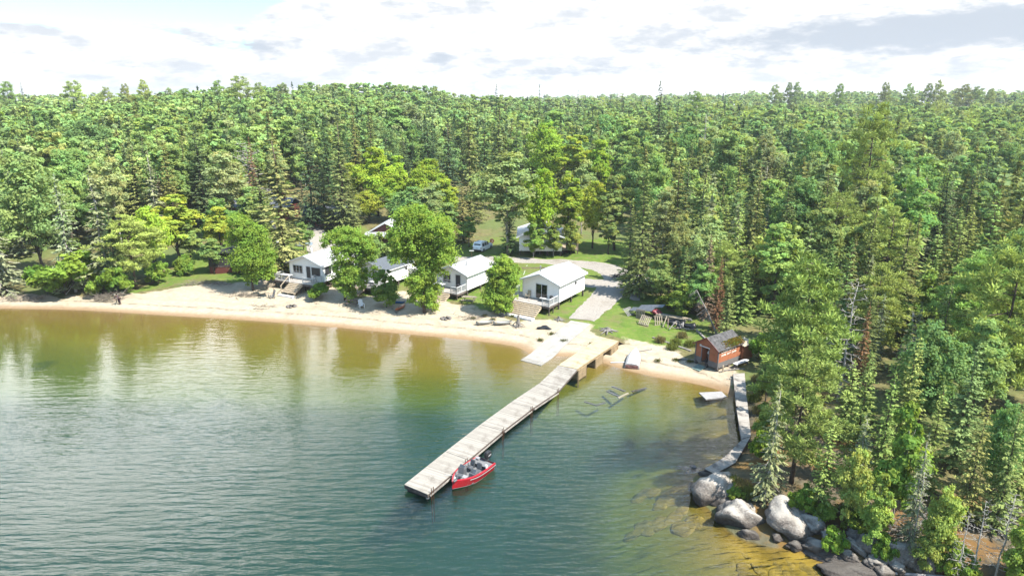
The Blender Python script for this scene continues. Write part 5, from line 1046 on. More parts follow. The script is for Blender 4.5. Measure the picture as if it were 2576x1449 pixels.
b = MB(); b.loft([[(sx * w_ + o_, sy * d_, z) for sx, sy in ((-1, -.6), (-.6, -1), (.6, -1), (1, -.6), (1, .6), (.6, 1), (-.6, 1), (-1, .6))] for z, w_, d_, o_ in ((.12, .24, .17, -.05), (.22, .30, .20, -.05), (.52, .31, .20, -.06), (.66, .25, .16, -.05), (.70, .16, .10, -.03))]); b.build('cowling', mblack, mo, smooth=False); b = MB(); b.box((-.05, 0, -.28), (.2, .13, .8)); b.box((-.12, 0, -.62), (.5, .3, .03)); b.build('leg', mblack, mo); b = MB(); b.box((.1, 0, .05), (.12, .32, .34)); b.build('bracket', mmetal, mo); b = MB(); b.box((-.05, .205, .42), (.34, .012, .07), 0, 0, .2); b.box((-.05, -.205, .42), (.34, .012, .07), 0, 0, .2); b.build('decal', mstripe, mo)
b = MB(); b.box((.92 * LB, .12, .80), (.62, .08, .06), .25); b.lathe([(.02, -.2), (.075, -.1), (.075, .15), (.02, .2)], (.98 * LB, .28, .86), 10, 'x'); b.bar((.9 * LB, .06, .84), (.78 * LB, -.1, .86), .035); b.build('trolling_motor', mmetal, bt)
b = MB(); b.lathe([(.02, .0), (.12, .03), (.13, .2), (.05, .26)], (.86 * LB, -.28, .46), 10); b.lathe([(.02, .0), (.11, .03), (.11, .25), (.05, .28)], (.2 * LB, .62, .46), 10); b.build('bucket', mtrim, bt)
for x, s in ((.84 * LB, -1), (.28 * LB, -1)): b = MB(); b.tube([(x, s * (hullx(x / LB)), .7), (x + .1, s * 1.15, .58), (x + .12, s * 1.25, .54)], .015, 5); b.build('mooring_rope', mtrim, bt)
for k, (y, a_) in enumerate(((-.5, .12), (-.62, .05))): b = MB(); b.tube([(.30 * LB, y, .5), (.72 * LB, y + a_ * 2, .86)], [.016, .006], 5); b.build('fishing_rod', mblack, bt)
# ------------------------------------------------------------------ craft on the beach
def skiff(b, L, w_, h, n=13, y0=0):
    rg = []
    for i in range(n):
        f = i / (n - 1); ww = w_ / 2 * (1 - max(0, (f - .4) / .6) ** 2.0) + .015; hh = h * (1 - .25 * max(0, f - .55) * 2); rg.append([(f * L, ww, 0), (f * L, ww * .9, hh * .72), (f * L, ww * .62, hh), (f * L, 0, hh * 1.05), (f * L, -ww * .62, hh), (f * L, -ww * .9, hh * .72), (f * L, -ww, 0)])
    b.loft(rg, closed=False); b.add(rg[0], [tuple(range(7))])
    return rg
s0, s1 = (at(1571, 926, .05) + at(1607, 930, .05)) / 2, at(1600, 884, .3); Ls = float(np.hypot(*(s1 - s0)[:2]))
sk = thing('rowing_boat', 'white rowing boat lying upside down at the waterline', 'boat', (s0[0], s0[1], .12), rot_of(s0, s1)); sk.rotation_euler[1] = R(-4)
b = MB(); rg = skiff(b, Ls, 1.55, .5); b.build('hull', pmat("white_hull", (.48, .47, .46), .4, var=.06, dirt=(1., (.36, .33, .31), .4)), sk); b = MB(); b.bx(-.03, .0, -.66, .66, .02, .36); b.build('transom', pmat("peeling_transom", (.42, .20, .17), .7, var=.5, scale=5), sk); b = MB(); b.bar((0, 0, .53), (Ls * .8, 0, .50), .05); b.build('keel', mtrim, sk); b = MB()
for s in (-1, 1): b.tube([(q[0][0], s * q[0][1], .02) for q in rg], .025, 6)
b.build('gunwale', pmat("dark_gunwale", (.16, .12, .10), .6), sk)
p = gnd(1596, 757); us = thing('aluminium_skiff', 'upturned bare aluminium skiff leaning under the bushes', 'boat', p, R(78)); us.rotation_euler[0] = R(16); b = MB(); skiff(b, 3.6, 1.4, .55); b.build('hull', pmat("dull_aluminium", (.33, .33, .335), .45, .5, var=.15, streak=((14, .6, 1), (.2, .2, .2), .4)), us); b = MB(); b.bar((.1, 0, .6), (3., 0, .56), .05); b.build('keel', mmetal, us)
def canoe(label, p0, p1):
    a, c = gnd(*p0), gnd(*p1); L = float(np.hypot(*(c - a)[:2])); r = thing('canoe', label, 'canoe', (*((a + c) / 2)[:2], max(a[2], c[2]) + .03), rot_of(a, c), 'canoes on the sand'); b = MB(); rg = []; ri = []
    for i in range(15):
        f = i / 14; q = abs(2 * f - 1); ww = .40 * (1 - q ** 2.6) + .012; sh_ = .26 + .16 * q ** 4; x = (f - .5) * L; rg.append([(x, ww, sh_), (x, ww * .8, .06 + .1 * q ** 4), (x, 0, .0 + .06 * q ** 6), (x, -ww * .8, .06 + .1 * q ** 4), (x, -ww, sh_)]); ri.append([(x, ww * .92, sh_ - .01), (x, ww * .7, .09 + .1 * q ** 4), (x, 0, .04 + .06 * q ** 6), (x, -ww * .7, .09 + .1 * q ** 4), (x, -ww * .92, sh_ - .01)])
    b.loft(rg, closed=False); b.loft(ri, closed=False); b.build('hull', mcanoe, r); b = MB()
    for s in (0, -1): b.tube([q[s] for q in rg], .02, 5)
    b.build('gunwale', mblack, r); b = MB(); b.bx(-.9, -.7, -.36, .36, .2, .23); b.bx(.9, 1.1, -.34, .34, .2, .23); b.build('thwart', mstep, r); return r
canoe('pale canoe on sand, tilted up towards the cabins', (1197, 819), (1242, 812)); canoe('pale canoe on sand nearest the tall stump', (1240, 819), (1288, 815))
a, c = gnd(997, 785), gnd(1017, 771); r = thing('kayak', 'orange kayak lying on the shaded sand', 'kayak', (*((a + c) / 2)[:2], max(a[2], c[2]) + .02), rot_of(a, c)); LK = max(2.6, float(np.hypot(*(c - a)[:2]))); b = MB(); rg = []
for i in range(15):
    f = i / 14; q = abs(2 * f - 1); ww = .37 * (1 - q ** 2.4) + .012; x = (f - .5) * LK; rg.append([(x, ww, .17 + .06 * q), (x, ww * .7, .05 + .1 * q ** 3), (x, 0, .02 + .12 * q ** 4), (x, -ww * .7, .05 + .1 * q ** 3), (x, -ww, .17 + .06 * q), (x, -ww * .55, .28 + .03 * q), (x, 0, .30 + .02 * q), (x, ww * .55, .28 + .03 * q)])
b.loft(rg); b.build('hull', mor, r, smooth=True); b = MB(); rr_ = [(-.15 + .42 * math.cos(q), .21 * math.sin(q), .315) for q in np.linspace(0, 6.283, 16)[:-1]]; b.add(rr_, [tuple(range(15))]); b.build('cockpit', mblack, r); b = MB(); b.tube(rr_ + [rr_[0]], .022, 5); b.build('coaming', mor, r)
p = gnd(992, 783); r = thing('kayak_paddle', 'dark paddle lying beside the orange kayak', 'paddle', (p[0], p[1], p[2] + .04), R(-62)); b = MB(); b.tube([(-.75, 0, 0), (.75, 0, .02)], .018, 6); b.build('shaft', mblack, r)
for s in (-1, 1): b = MB(); b.add([(s * .7, -.05, 0), (s * .85, -.1, .01), (s * 1.12, -.08, .01), (s * 1.14, .06, .01), (s * .85, .09, .01), (s * .7, .04, 0), (s * .7, -.05, .02), (s * .85, -.1, .03), (s * 1.12, -.08, .03), (s * 1.14, .06, .03), (s * .85, .09, .03), (s * .7, .04, .02)], [(0, 1, 2, 3, 4, 5), (11, 10, 9, 8, 7, 6)]); b.build('blade', mblack, r)
p = gnd(1004, 762); r = thing('sled', 'small blue plastic sled behind the orange kayak', 'sled', (p[0], p[1], p[2] + .02), R(-12)); b = MB(); b.loft([[(x, -.3, z + .12), (x, -.24, z), (x, .24, z), (x, .3, z + .12)] for x, z in ((-.75, .02), (-.4, .0), (.4, .0), (.7, .06), (.85, .22))], closed=False); b.build('shell', mblue, r); b = MB(); b.tube([(.84, -.2, .3), (1.2, -.1, .1), (1.3, .3, .03)], .012, 5); b.build('rope', mtrim, r)

# ------------------------------------------------------------------ picnic tables, chairs, fire rings, stumps
def picnic(label, px, rz, mat):
    p = gnd(*px); r = thing('picnic_table', label, 'picnic table', p, rz, 'picnic tables'); b = MB()
    for k in range(5): b.bx(-.95, .95, -.38 + k * .155, -.38 + k * .155 + .14, .72, .76)
    b.build('table_top', mat, r)
    for s in (-1, 1): b = MB(); b.bx(-.95, .95, s * .78 - .14, s * .78 - .005, .43, .47); b.bx(-.95, .95, s * .78 + .005, s * .78 + .14, .43, .47); b.build('bench_seat', mat, r)
    for x in (-.7, .7):
        b = MB(); b.bar((x, -.7, 0), (x, -.2, .72), .05, .1); b.bar((x, .7, 0), (x, .2, .72), .05, .1); b.bar((x + .05, -.85, .40), (x + .05, .85, .40), .04, .1); b.build('leg_frame', mat, r)
mpic = pmat("picnic_wood", (.30, .25, .18), .85, var=.25); mpicd = pmat("old_picnic_wood", (.19, .135, .10), .85, var=.3)
picnic('pale picnic table on grass beside the speckled-roof cabin', (1180, 760), R(-12), mpic); picnic('brown picnic table in tree shade above the orange kayak', (888, 768), R(-10), mpicd); picnic('old picnic table behind the low shrub near the leftmost cabin', (826, 722), R(-25), mpicd)
def adirondack(label, px, rz, mat):
    p = gnd(*px); r = thing('beach_chair', label, 'chair', p, rz, 'slatted beach chairs'); b = MB()
    for k in range(5): b.box((0, -.2 + k * .12, .36 - k * .035), (.52, .10, .025), 0, R(-14))
    b.build('seat', mat, r); b = MB()
    for k in range(5): x = -.22 + k * .11; hh = .82 + .06 * (2 - abs(k - 2)); b.bar((x, .30, .22), (x * 1.12, .62, .22 + hh), .10, .022, up=(0, 1, 0))
    b.build('backrest', mat, r)
    for s in (-1, 1):
        b = MB(); b.box((s * .33, .05, .55), (.13, .72, .028)); b.build('armrest', mat, r); b = MB(); b.bx(s * .30 - .025, s * .30 + .025, -.3, -.2, 0, .54); b.bar((s * .28, -.25, .33), (s * .28, .62, .03), .03, .1); b.build('leg', mat, r)
adirondack('white slatted beach chair on shaded sand beside brown picnic table', (910, 775), R(28), mtrim); adirondack('grey slatted chair on sand under the thin sapling', (683, 750), R(-40), mgalv); adirondack('dark grey slatted chair on sand before the broad stairs', (1148 + 3, 0 + 797), R(-60), mseat) if False else None
adirondack('grey slatted chair on sand beside the broad timber stairs', (1268, 797), R(50), mseat)
mstone = pmat("fire_stone", (.21, .185, .165), .9, var=.4, scale=4); 
def rock_bm(seed, sx, sy, sz, sub=3, rough=.22, flat=.0, cracks=True):
    g = np.random.default_rng(seed); bm = bmesh.new(); bmesh.ops.create_icosphere(bm, subdivisions=sub, radius=1); D = [(unit(g.normal(size=3)), g.uniform(.55, .95)) for _ in range(9)]; ph = g.uniform(0, 6, 6); fr_ = g.uniform(1.2, 2.6, 6)
    for v in bm.verts:
        n = np.array(v.co); r = 1.0
        for d_, o in D:
            q = n @ d_
            if q > o: r = min(r, o / q + .06)
        r *= 1 + rough * .35 * (math.sin(n[0] * fr_[0] * 2 + ph[0]) * math.sin(n[1] * fr_[1] * 2 + ph[1]) + .5 * math.sin(n[2] * fr_[2] * 4 + ph[2]) * math.sin(n[0] * 5 + ph[3])) + g.normal() * rough * .05
        v.co = Vector((n[0] * r * sx, n[1] * r * sy, n[2] * r * sz))
    return bm
def rock(name, label, cat, loc, dims, seed, mat, rot=(0, 0, 0), group=None, sub=3, rough=.22):
    bm = rock_bm(seed, *[1.22 * q for q in dims], sub=sub, rough=rough); me = bpy.data.meshes.new(name); bm.to_mesh(me); bm.free(); me.materials.append(mat)
    me.polygons.foreach_set("use_smooth", [True] * len(me.polygons)); o = bpy.data.objects.new(name, me); COL.objects.link(o); o.location = tuple(float(x) for x in loc); o.rotation_euler = rot; return tag(o, label, cat, group)
def fire_ring(label, px, r0=.55):
    p = gnd(*px); r = thing('fire_ring', label, 'fire ring', p, 0, 'fire rings on the beach')
    for k in range(9):
        a = k * 2 * math.pi / 9 + .2 * math.sin(k * 5); o = rock('stone', None, None, (r0 * math.cos(a), r0 * math.sin(a), .07), (.19, .15, .13), 900 + k, mstone, (0, 0, a), sub=2); o.parent = r
    b = MB(); g = random.Random(int(px[0]))
    for k in range(4): a = g.uniform(0, 6); b.tube([(-.3 * math.cos(a), -.3 * math.sin(a), .08 + .03 * k), (.3 * math.cos(a), .3 * math.sin(a), .10 + .04 * k)], .045, 6)
    b.build('charred_log', mblack, r); b = MB(); b.lathe([(.0, .02), (r0 * .8, .015)], n=12); b.build('ash_bed', pmat("ash", (.08, .075, .07), .95), r)
fire_ring('fire ring on bright sand below the leftmost cabin', (734, 772)); fire_ring('fire ring on sand below the speckled-roof cabin', (1122, 802)); fire_ring('fire ring on sand in front of the canoes', (1085, 786 + 22)) if False else None
def stump(label, px, h, rad, seed, fall=0):
    p = gnd(*px); r = thing('tree_stump', label, 'stump', p, 0, 'root stumps on the sand'); g = random.Random(seed); b = MB(); b.tube([(0, 0, -.05), (.02, 0, h * .45), (.06, .02, h)], [rad * 1.4, rad, rad * .75], 9); b.build('stem', mlog, r); b = MB()
    for k in range(11):
        a = k * .571 + g.uniform(-.2, .2); L = rad * g.uniform(3, 5.2); b.tube([(0, 0, h * .3), (L * .45 * math.cos(a), L * .45 * math.sin(a), h * g.uniform(.1, .34)), (L * math.cos(a), L * math.sin(a), -.02 + h * g.uniform(0, .12))], [rad * .5, rad * .3, rad * .08], 6)
    b.build('root', mlog, r)
stump('tall grey root stump standing on sand before the broad stairs', (1303, 822), 1.55, .2, 1); stump('low grey root stump on the grass edge beside the stairs', (1405, 806), .5, .2, 2); stump('flat brown stump mound on grass beside the boat ramp', (1528, 832), .4, .32, 3); stump('weathered root ball at the water edge beside the big pale boulder', (1742, 1188), .55, .3, 4)
p = gnd(1370, 827); r = rock('tarpaulin_heap', 'crumpled black tarpaulin heap on sand', 'tarpaulin', (p[0], p[1], p[2] + .05), (.85, .4, .28), 31, mblack, (0, 0, -.2), rough=.9)
# ------------------------------------------------------------------ pallets, roofing sheets and lumber
mpal = pmat("pallet_wood", (.34, .285, .21), .85, var=.25, streak=((2, 12, 2), (.2, .16, .12), .4)); mpalg = pmat("grey_pallet_wood", (.26, .25, .235), .85, var=.25)
def pallet(label, px, rot, mat, lift=.1, n=6, s=1.2):
    p = gnd(*px); r = thing('pallet', label, 'pallet', (p[0], p[1], p[2] + lift), 0, 'pallets on the heap'); r.rotation_euler = rot
    b = MB()
    for k in range(n): x = -s / 2 + (k + .5) * s / n; b.bx(x - .055, x + .055, -s / 2, s / 2, .10, .125)
    b.build('slat', mat, r); b = MB()
    for y in (-s / 2 + .05, 0, s / 2 - .05): b.bx(-s / 2, s / 2, y - .025, y + .025, 0, .10)
    b.build('runner', mat, r); b = MB(); b.bx(-s / 2, s / 2, -s / 2, -s / 2 + .12, -.025, 0); b.bx(-s / 2, s / 2, s / 2 - .12, s / 2, -.025, 0); b.build('bottom_board', mat, r)
pallet('grey pallet leaning at the lawn end of the heap', (1581, 792), (R(38), R(-8), R(28)), mpalg, .4); pallet('pale slatted pallet leaning forward in front of the heap', (1622, 817), (R(40), R(8), R(-28)), mpal, .5, 6, 1.35); pallet('tan pallet standing on edge behind the leaning pale one', (1611, 803), (R(86), 0, R(-32)), mpal, .65); pallet('square tan pallet standing beside the lumber', (1655, 816), (R(66), R(5), R(14)), mpal, .45, 4, 1.2)
def sheet(label, px, lift, rot, mat, L=3.2, w_=1.1):
    p = gnd(*px); b = MB(); n = 29; top = [(-w_ / 2 + w_ * i / (n - 1), .022 * math.cos(math.pi * i)) for i in range(n)]; b.loft([[(x, y, z) for x, z in top] for y in (-L / 2, L / 2)], closed=False); b.loft([[(x, y, z - .006) for x, z in top] for y in (-L / 2, L / 2)], closed=False); o = b.build('roofing_sheet', mat); o.location = (p[0], p[1], p[2] + lift); o.rotation_euler = rot; tag(o, label, 'roofing sheet', 'corrugated sheets on the heap')
sheet('corrugated grey sheet tipped over the heap, lawn side', (1614, 797), 1.0, (R(-10), R(-10), R(52)), mgalv); sheet('corrugated grey sheet tipped over the heap, forest side', (1638, 792), 1.15, (R(-12), R(-8), R(54)), mgalv, 3.4, 1.0)
p = gnd(1688, 808); g = random.Random(4)
for k in range(9):
    lay, row = divmod(k, 3); L = 4.2 - .3 * lay + g.uniform(-.5, .3); b = MB(); b.bx(-L / 2, L / 2, -.13, .13, 0, .09); o = b.build('lumber_board', [mpal, mstep, mpalg][k % 3]); o.location = (p[0] + g.uniform(-.25, .25) + row * .16, p[1] + row * .30 - .3, p[2] + .35 + lay * .12); o.rotation_euler = (0, R(3), R(-24 + g.uniform(-4, 4)))
    tag(o, ['nearest', 'middle', 'farthest'][row] + ' board in the ' + ['bottom', 'middle', 'top'][lay] + ' layer of the lumber pile', 'board', 'boards of the lumber pile')
p = gnd(1650, 800); o = rock('crumpled_tarpaulin', 'crumpled red tarpaulin between the sheets and the lumber', 'tarpaulin', (p[0], p[1], p[2] + .75), (.7, .35, .3), 33, pmat("red_tarp", (.22, .02, .03), .5), (0, .2, -.4), rough=.9)
for k, (px, py, a_, el_, L, m_) in enumerate(((1672, 820, 1.1, .5, 1.8, mpal), (1680, 824, 1.35, .55, 1.6, mpicd), (1692, 826, .9, .3, 1.9, mlog), (1702, 824, 1.6, .25, 1.5, mpal), (1712, 830, -.35, .08, 2., mlog), (1728, 832, -.7, .1, 1.8, mlog), (1745, 835, -.5, .25, 1.9, mlog))):
    p = gnd(px, py); b = MB(); b.bx(-L / 2, L / 2, -.06, .06, -.02, .02); o = b.build('loose_plank', m_); o.location = (p[0], p[1], p[2] + .12 + math.sin(el_) * L / 2); o.rotation_euler = (0, -el_, a_); tag(o, f"{['long pale', 'reddish', 'grey', 'short pale', 'flat grey', 'slanting grey', 'farthest grey'][k]} loose plank fallen in front of the lumber pile", 'plank', 'loose planks round the heap')
for k, (px, py) in enumerate(((1700, 815), (1715, 822), (1738, 826))): p = gnd(px, py); rock('black_tarpaulin', ['black plastic bundle under the lumber boards', 'black plastic bundle behind the fallen planks', 'black plastic bundle at the forest end of the heap'][k], 'tarpaulin', (p[0], p[1], p[2] + .15), (.75, .45, .36), 41 + k, mblack, (0, 0, k), rough=.9)
# long timber edging in the grass, sandy planks, slab in the water
def beam(name, label, cat, p0, p1, w_=.2, h=.12, mat=None, lift=.03, z=None):
    a, c = (gnd(*p0), gnd(*p1)) if z is None else (at(*p0, z), at(*p1, z)); b = MB(); m = (a + c) / 2; b.bar(Vector(a - m) + Vector((0, 0, lift)), Vector(c - m) + Vector((0, 0, lift)), w_, h); o = b.build(name, mat or mlog); o.location = m; return tag(o, label, cat)
beam('garden_timber', 'long grey timber laid in the grass towards the boathouse', 'timber', (1642, 850), (1738, 884), .3, .14); beam('foundation_timber', 'mossy old foundation timber above the boathouse roof', 'timber', (1752, 833), (1775, 855), .22, .3); beam('foundation_timber', 'mossy foundation timber meeting another behind the boathouse ridge', 'timber', (1775, 856), (1815, 852), .22, .3)
beam('white_pole', 'white pole lying on wet sand beside the landing', 'pole', (1536, 913), (1573, 913), .09, .09, mtrim, .06); beam('grey_plank', 'thin grey plank on sand above the white rowing boat', 'plank', (1605, 885), (1640, 880), .16, .05)
beam('lawn_log', 'long thin log lying on the lawn behind the nearest cabin', 'log', (1312, 676), (1378, 675), .22, .2, mpicd); beam('lawn_hose', 'pale pole on the lawn between the cabins', 'pole', (1317, 692), (1326, 668), .05, .05, mtrim)
q = [at(1758, 987, .1), at(1815, 984, .12), at(1829, 998, .07), at(1776, 1004, .05)]; b = MB(); c = sum(q) / 4; b.add([p - c for p in q] + [p - c - np.array([0, 0, .12]) for p in q], [(0, 1, 2, 3), (7, 6, 5, 4), (0, 4, 5, 1), (1, 5, 6, 2), (2, 6, 7, 3), (3, 7, 4, 0)]); o = b.build('floating_board', pmat("stained_board", (.36, .345, .33), .8, var=.12, dirt=(1.1, (.20, .18, .17), .6))); o.location = c; tag(o, 'stained pale board floating in the shallows beside the boardwalk', 'board')
for k, (p0, p1, z, lab) in enumerate((((1527, 984), (1556, 997), -.5, 'sunken grey plank pointing at the floating board'), ((1555, 1001), (1580, 989), -.45, 'yellow sunken plank crossing the grey one'), ((1470, 1010), (1502, 1020), -1.0, 'sunken plank deep beside the dock, upper of two'), ((1500, 1020), (1522, 1012), -1.0, 'sunken plank deep beside the dock, lower of two'), ((1540, 972), (1572, 984), -.35, 'dark sunken branch near the rowing boat'), ((1590, 985), (1625, 976), -.35, 'dark sunken branch below the sandy spit'))):
    beam('sunken_plank', lab, 'plank', p0, p1, .2, .1, [moldb, mstep, moldb, moldb, moldb, moldb][k], 0, z)['group'] = 'sunken timber in the shallows'
# ------------------------------------------------------------------ vehicles and things at the road
def wagon(name, label, px, rz, paint, L=4.7, w_=1.9, h=1.78, group=None):
    p = gnd(*px); r = thing(name, label, 'car', p, rz, group)
    def ring(x, ws): return [(x, s * a, z) for s, a, z in ws]
    lower = [[(x, -w_ / 2 * k, zb), (x, -w_ / 2 * k, .62), (x, -w_ / 2 * k * .97, zt), (x, w_ / 2 * k * .97, zt), (x, w_ / 2 * k, .62), (x, w_ / 2 * k, zb)] for x, k, zb, zt in ((0, .93, .42, .92), (.08, .99, .34, .99), (1.4, 1, .30, 1.02), (L - 1.5, 1, .30, 1.03), (L - .35, .96, .34, .95), (L, .84, .42, .80))]
    b = MB(); b.loft(lower); b.build('body', paint, r); cab = [[(x, -w_ / 2 * k, z0), (x + dx, -w_ / 2 * k2, z1), (x + dx, w_ / 2 * k2, z1), (x, w_ / 2 * k, z0)] for x, dx, k, k2, z0, z1 in ((.06, .22, .95, .80, .985, h - .06), (.5, .0, .96, .82, 1.0, h), (L - 2.3, -.1, .96, .82, 1.02, h - .02), (L - 1.45, -.65, .94, .78, 1.03, h - .10))]
    b = MB(); b.loft(cab); b.build('cabin', paint, r); g_ = MB(); g_.add([(.085, -.70, 1.06), (.085, .70, 1.06), (.235, .62, h - .2), (.235, -.62, h - .2)], [(0, 1, 2, 3)]); g_.build('rear_window', mglass, r)
    g_ = MB(); g_.add([(L - 1.49, -.78, 1.08), (L - 1.49, .78, 1.08), (L - 2.03, .68, h - .17), (L - 2.03, -.68, h - .17)], [(0, 1, 2, 3)]); g_.build('windscreen', mglass, r)
    for s in (-1, 1):
        for x0, x1 in ((.42, 1.15), (1.25, 2.15), (2.25, L - 1.75)):
            g_ = MB(); y0 = s * (w_ / 2 * .955 + .012); y1 = s * (w_ / 2 * .835 + .012); g_.add([(x0, y0, 1.07), (x1, y0, 1.07), (x1 - (.22 if x1 > 2.5 else 0), y1, h - .16), (x0 + .02, y1, h - .16)], [(0, 1, 2, 3)]); g_.build('side_window', mglass, r)
        for x in (.85, L - .95):
            wl = MB(); wl.lathe([(.12, -.11), (.34, -.11), (.36, 0), (.34, .11), (.12, .11)], (x, s * (w_ / 2 - .10), .35), 16, 'y'); wo = wl.build('wheel', mrubber, r); wl = MB(); wl.lathe([(.02, -.125 * 1), (.20, -.12), (.20, .12), (.02, .125)], (x, s * (w_ / 2 - .10), .35), 12, 'y'); wl.build('rim', mmetal, wo)
        b = MB(); b.box((.015, s * .80, .86), (.06, .16, .26)); b.build('tail_light', pmat("tail_lamp", (.3, .01, .01), .3), r); b = MB(); b.box((L - .12, s * .66, .74), (.14, .32, .15)); b.build('headlight', mtrim, r); b = MB(); b.box((L - 1.55, s * (w_ / 2 + .08), 1.08), (.12, .18, .13)); b.build('mirror', paint, r)
    b = MB(); b.box((-.04, 0, .46), (.14, w_ * .92, .2)); b.box((L - .02, 0, .46), (.14, w_ * .86, .2)); b.build('bumper', mblack, r); b = MB(); b.box((-.005, 0, .80), (.02, .5, .14)); b.build('number_plate', mtrim, r); b = MB()
    for s in (-1, 1): b.bar((.6, s * .62, h + .03), (L - 2.4, s * .62, h + .01), .04)
    b.build('roof_rail', mblack, r); return r
mcarw = pmat("white_car_paint", (1.22, 1.22, 1.23), .25, var=.02, spec=.6)
wagon('estate_car', 'white estate car parked on grass, its back window towards the lake', (1200, 636), R(66), mcarw); wagon('estate_car', 'silver car mostly hidden behind the olive pine', (694, 580), R(200), pmat("silver_paint", (.30, .31, .32), .3, .4, var=.03), group=None)
def pole_sign(label, px, h, px_w, name='post_light'):
    p = gnd(*px); r = thing(name, label, 'post', p, 0); b = MB(); b.tube([(0, 0, -.2), (0, 0, h)], .04, 7); b.build('pole', mrust, r); b = MB(); b.bx(-px_w / 2, px_w / 2, -.06, .06, h, h + .12); b.build('lamp_head', mtrim, r)
pole_sign('thin brown post with pale cross bar behind the speckled-roof cabin', (1187, 676), 2.9, .75)
p = gnd(783, 637); o = MB(); o.lathe([(.02, 0), (.2, .02), (.22, .2), (.22, .85), (.16, 1.0), (.06, 1.06)], n=14); t_ = o.build('gas_cylinder', mtrim, smooth=True); t_.location = p; tag(t_, 'white gas cylinder on grass behind the leftmost cabin', 'gas cylinder'); o = MB(); o.lathe([(.08, 1.06), (.1, 1.1), (.1, 1.2), (.04, 1.22)], n=10); o.build('valve', mmetal, t_)
p = gnd(705, 628); t_ = thing('water_tank', 'round white tank beside the olive pine trunk', 'tank', p, 0); o = MB(); o.lathe([(.02, .25), (.5, .3), (.6, .6), (.6, 1.3), (.45, 1.6), (.1, 1.7)], n=16); o.build('shell', mtrim, t_, smooth=True); o = MB()
for x in (-.4, .4): o.bx(x - .08, x + .08, -.4, .4, -.1, .35)
o.build('stand', moldb, t_)
p = gnd(745, 618); r = thing('covered_boat', 'small boat under a pale blue cover on the lawn', 'boat', p, R(8)); b = MB(); skiff(b, 2.9, 1.2, .6); b.build('cover', pmat("blue_cover", (.30, .38, .46), .6, var=.3, scale=4), r); b = MB(); b.bx(.3, .5, -.7, .7, -.1, .05); b.bx(2.2, 2.4, -.6, .6, -.1, .05); b.build('cradle', moldb, r)
g = random.Random(8)
LB_ = ['leftmost', 'second', 'third', 'fourth', 'fifth', 'sixth', 'seventh', 'eighth', 'rightmost']
for k in range(9): p = gnd(783 + k * 6, 575 - k * .2 + g.uniform(-1, 1)); rock('border_stone', f'{LB_[k]} pale stone of the border beyond the gravel yard', 'stone', (p[0], p[1], p[2] + .1), (.36, .3, .26), 700 + k, mstone, group='border stones by the gravel yard', sub=2)
p = gnd(1563, 702); r = thing('brush_pile', 'tangled dark brush heap at the bend of the gravel track', 'brush heap', p, 0); g = random.Random(3); b = MB()
for k in range(46): a = g.uniform(0, 6.28); L = g.uniform(.8, 2.0); x, y = g.uniform(-1.3, 1.3), g.uniform(-.8, .8); e_ = g.uniform(.05, .9); b.tube([(x - L / 2 * math.cos(a), y - L / 2 * math.sin(a), .1 + g.uniform(0, .5)), (x, y, .25 + e_ * .5), (x + L / 2 * math.cos(a), y + L / 2 * math.sin(a), e_)], [.05, .04, .015], 5)
b.build('branch', pmat("charred_branch", (.045, .04, .045), .9, var=.5), r)
lawn_chair('pale chair on the shaded ground beyond the white car', gnd(1167, 601), R(20), mgalv)
p = gnd(1238, 612); r = thing('cable_drum', 'rusty round cable drum standing on grass beside the white car', 'cable drum', (p[0], p[1], p[2] + .4), R(20)); b = MB(); b.lathe([(.10, -.08), (.4, -.08), (.4, -.03), (.12, -.03), (.12, .25), (.4, .25), (.4, .30), (.10, .30)], n=18, axis='y'); b.build('drum', mrust, r); b = MB(); b.lathe([(.02, -.1), (.10, -.1), (.10, .32), (.02, .32)], n=10, axis='y'); b.build('hub', mold, r)

# ------------------------------------------------------------------ rocks of the near shore
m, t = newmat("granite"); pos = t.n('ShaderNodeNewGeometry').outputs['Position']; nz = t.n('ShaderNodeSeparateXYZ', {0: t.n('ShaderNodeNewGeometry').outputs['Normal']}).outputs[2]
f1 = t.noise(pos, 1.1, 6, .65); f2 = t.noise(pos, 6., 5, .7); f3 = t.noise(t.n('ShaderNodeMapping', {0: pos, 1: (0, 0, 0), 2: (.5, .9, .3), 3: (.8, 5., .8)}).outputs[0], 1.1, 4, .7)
c = t.ramp(f1, [(.3, (.11, .092, .076)), (.55, (.175, .15, .127)), (.75, (.25, .22, .185))]); c = t.mix(t.rng(f2, .52, .7, 0, .6), c, (.38, .36, .315)); c = t.mix(t.rng(f2, .46, .34, 0, .6), c, (.07, .065, .06)); c = t.mix(t.math('MULTIPLY', t.rng(t.math('ADD', nz, t.math('MULTIPLY', f1, .5)), .85, 1.25), .8), c, (.33, .305, .265)); c = t.mix(t.rng(f3, .60, .66, 0, .75), c, (.06, .05, .045))  # upward faces made paler: sunlit brightness put into the stone colour
pzz = t.n('ShaderNodeSeparateXYZ', {0: pos}).outputs[2]; c = t.mix(t.rng(t.math('ADD', pzz, t.math('MULTIPLY', f1, .5)), 1.30, .62, 0, .85), c, (.03, .024, .020)); c = t.mix(t.rng(pzz, .0, -.12), c, t.ramp(f1, [(.3, (.09, .066, .011)), (.7, (.23, .165, .028))]))  # stone darker towards the bottom, golden under water
bp = t.n('ShaderNodeBump', {'Height': t.math('ADD', f2, t.math('MULTIPLY', f3, -1.2)), 'Strength': .9, 'Distance': .10}); t.out(t.n('ShaderNodeBsdfPrincipled', {'Base Color': c, 'Roughness': .85, 'Specular IOR Level': .25, 'Normal': bp.outputs[0]})); mgran = m
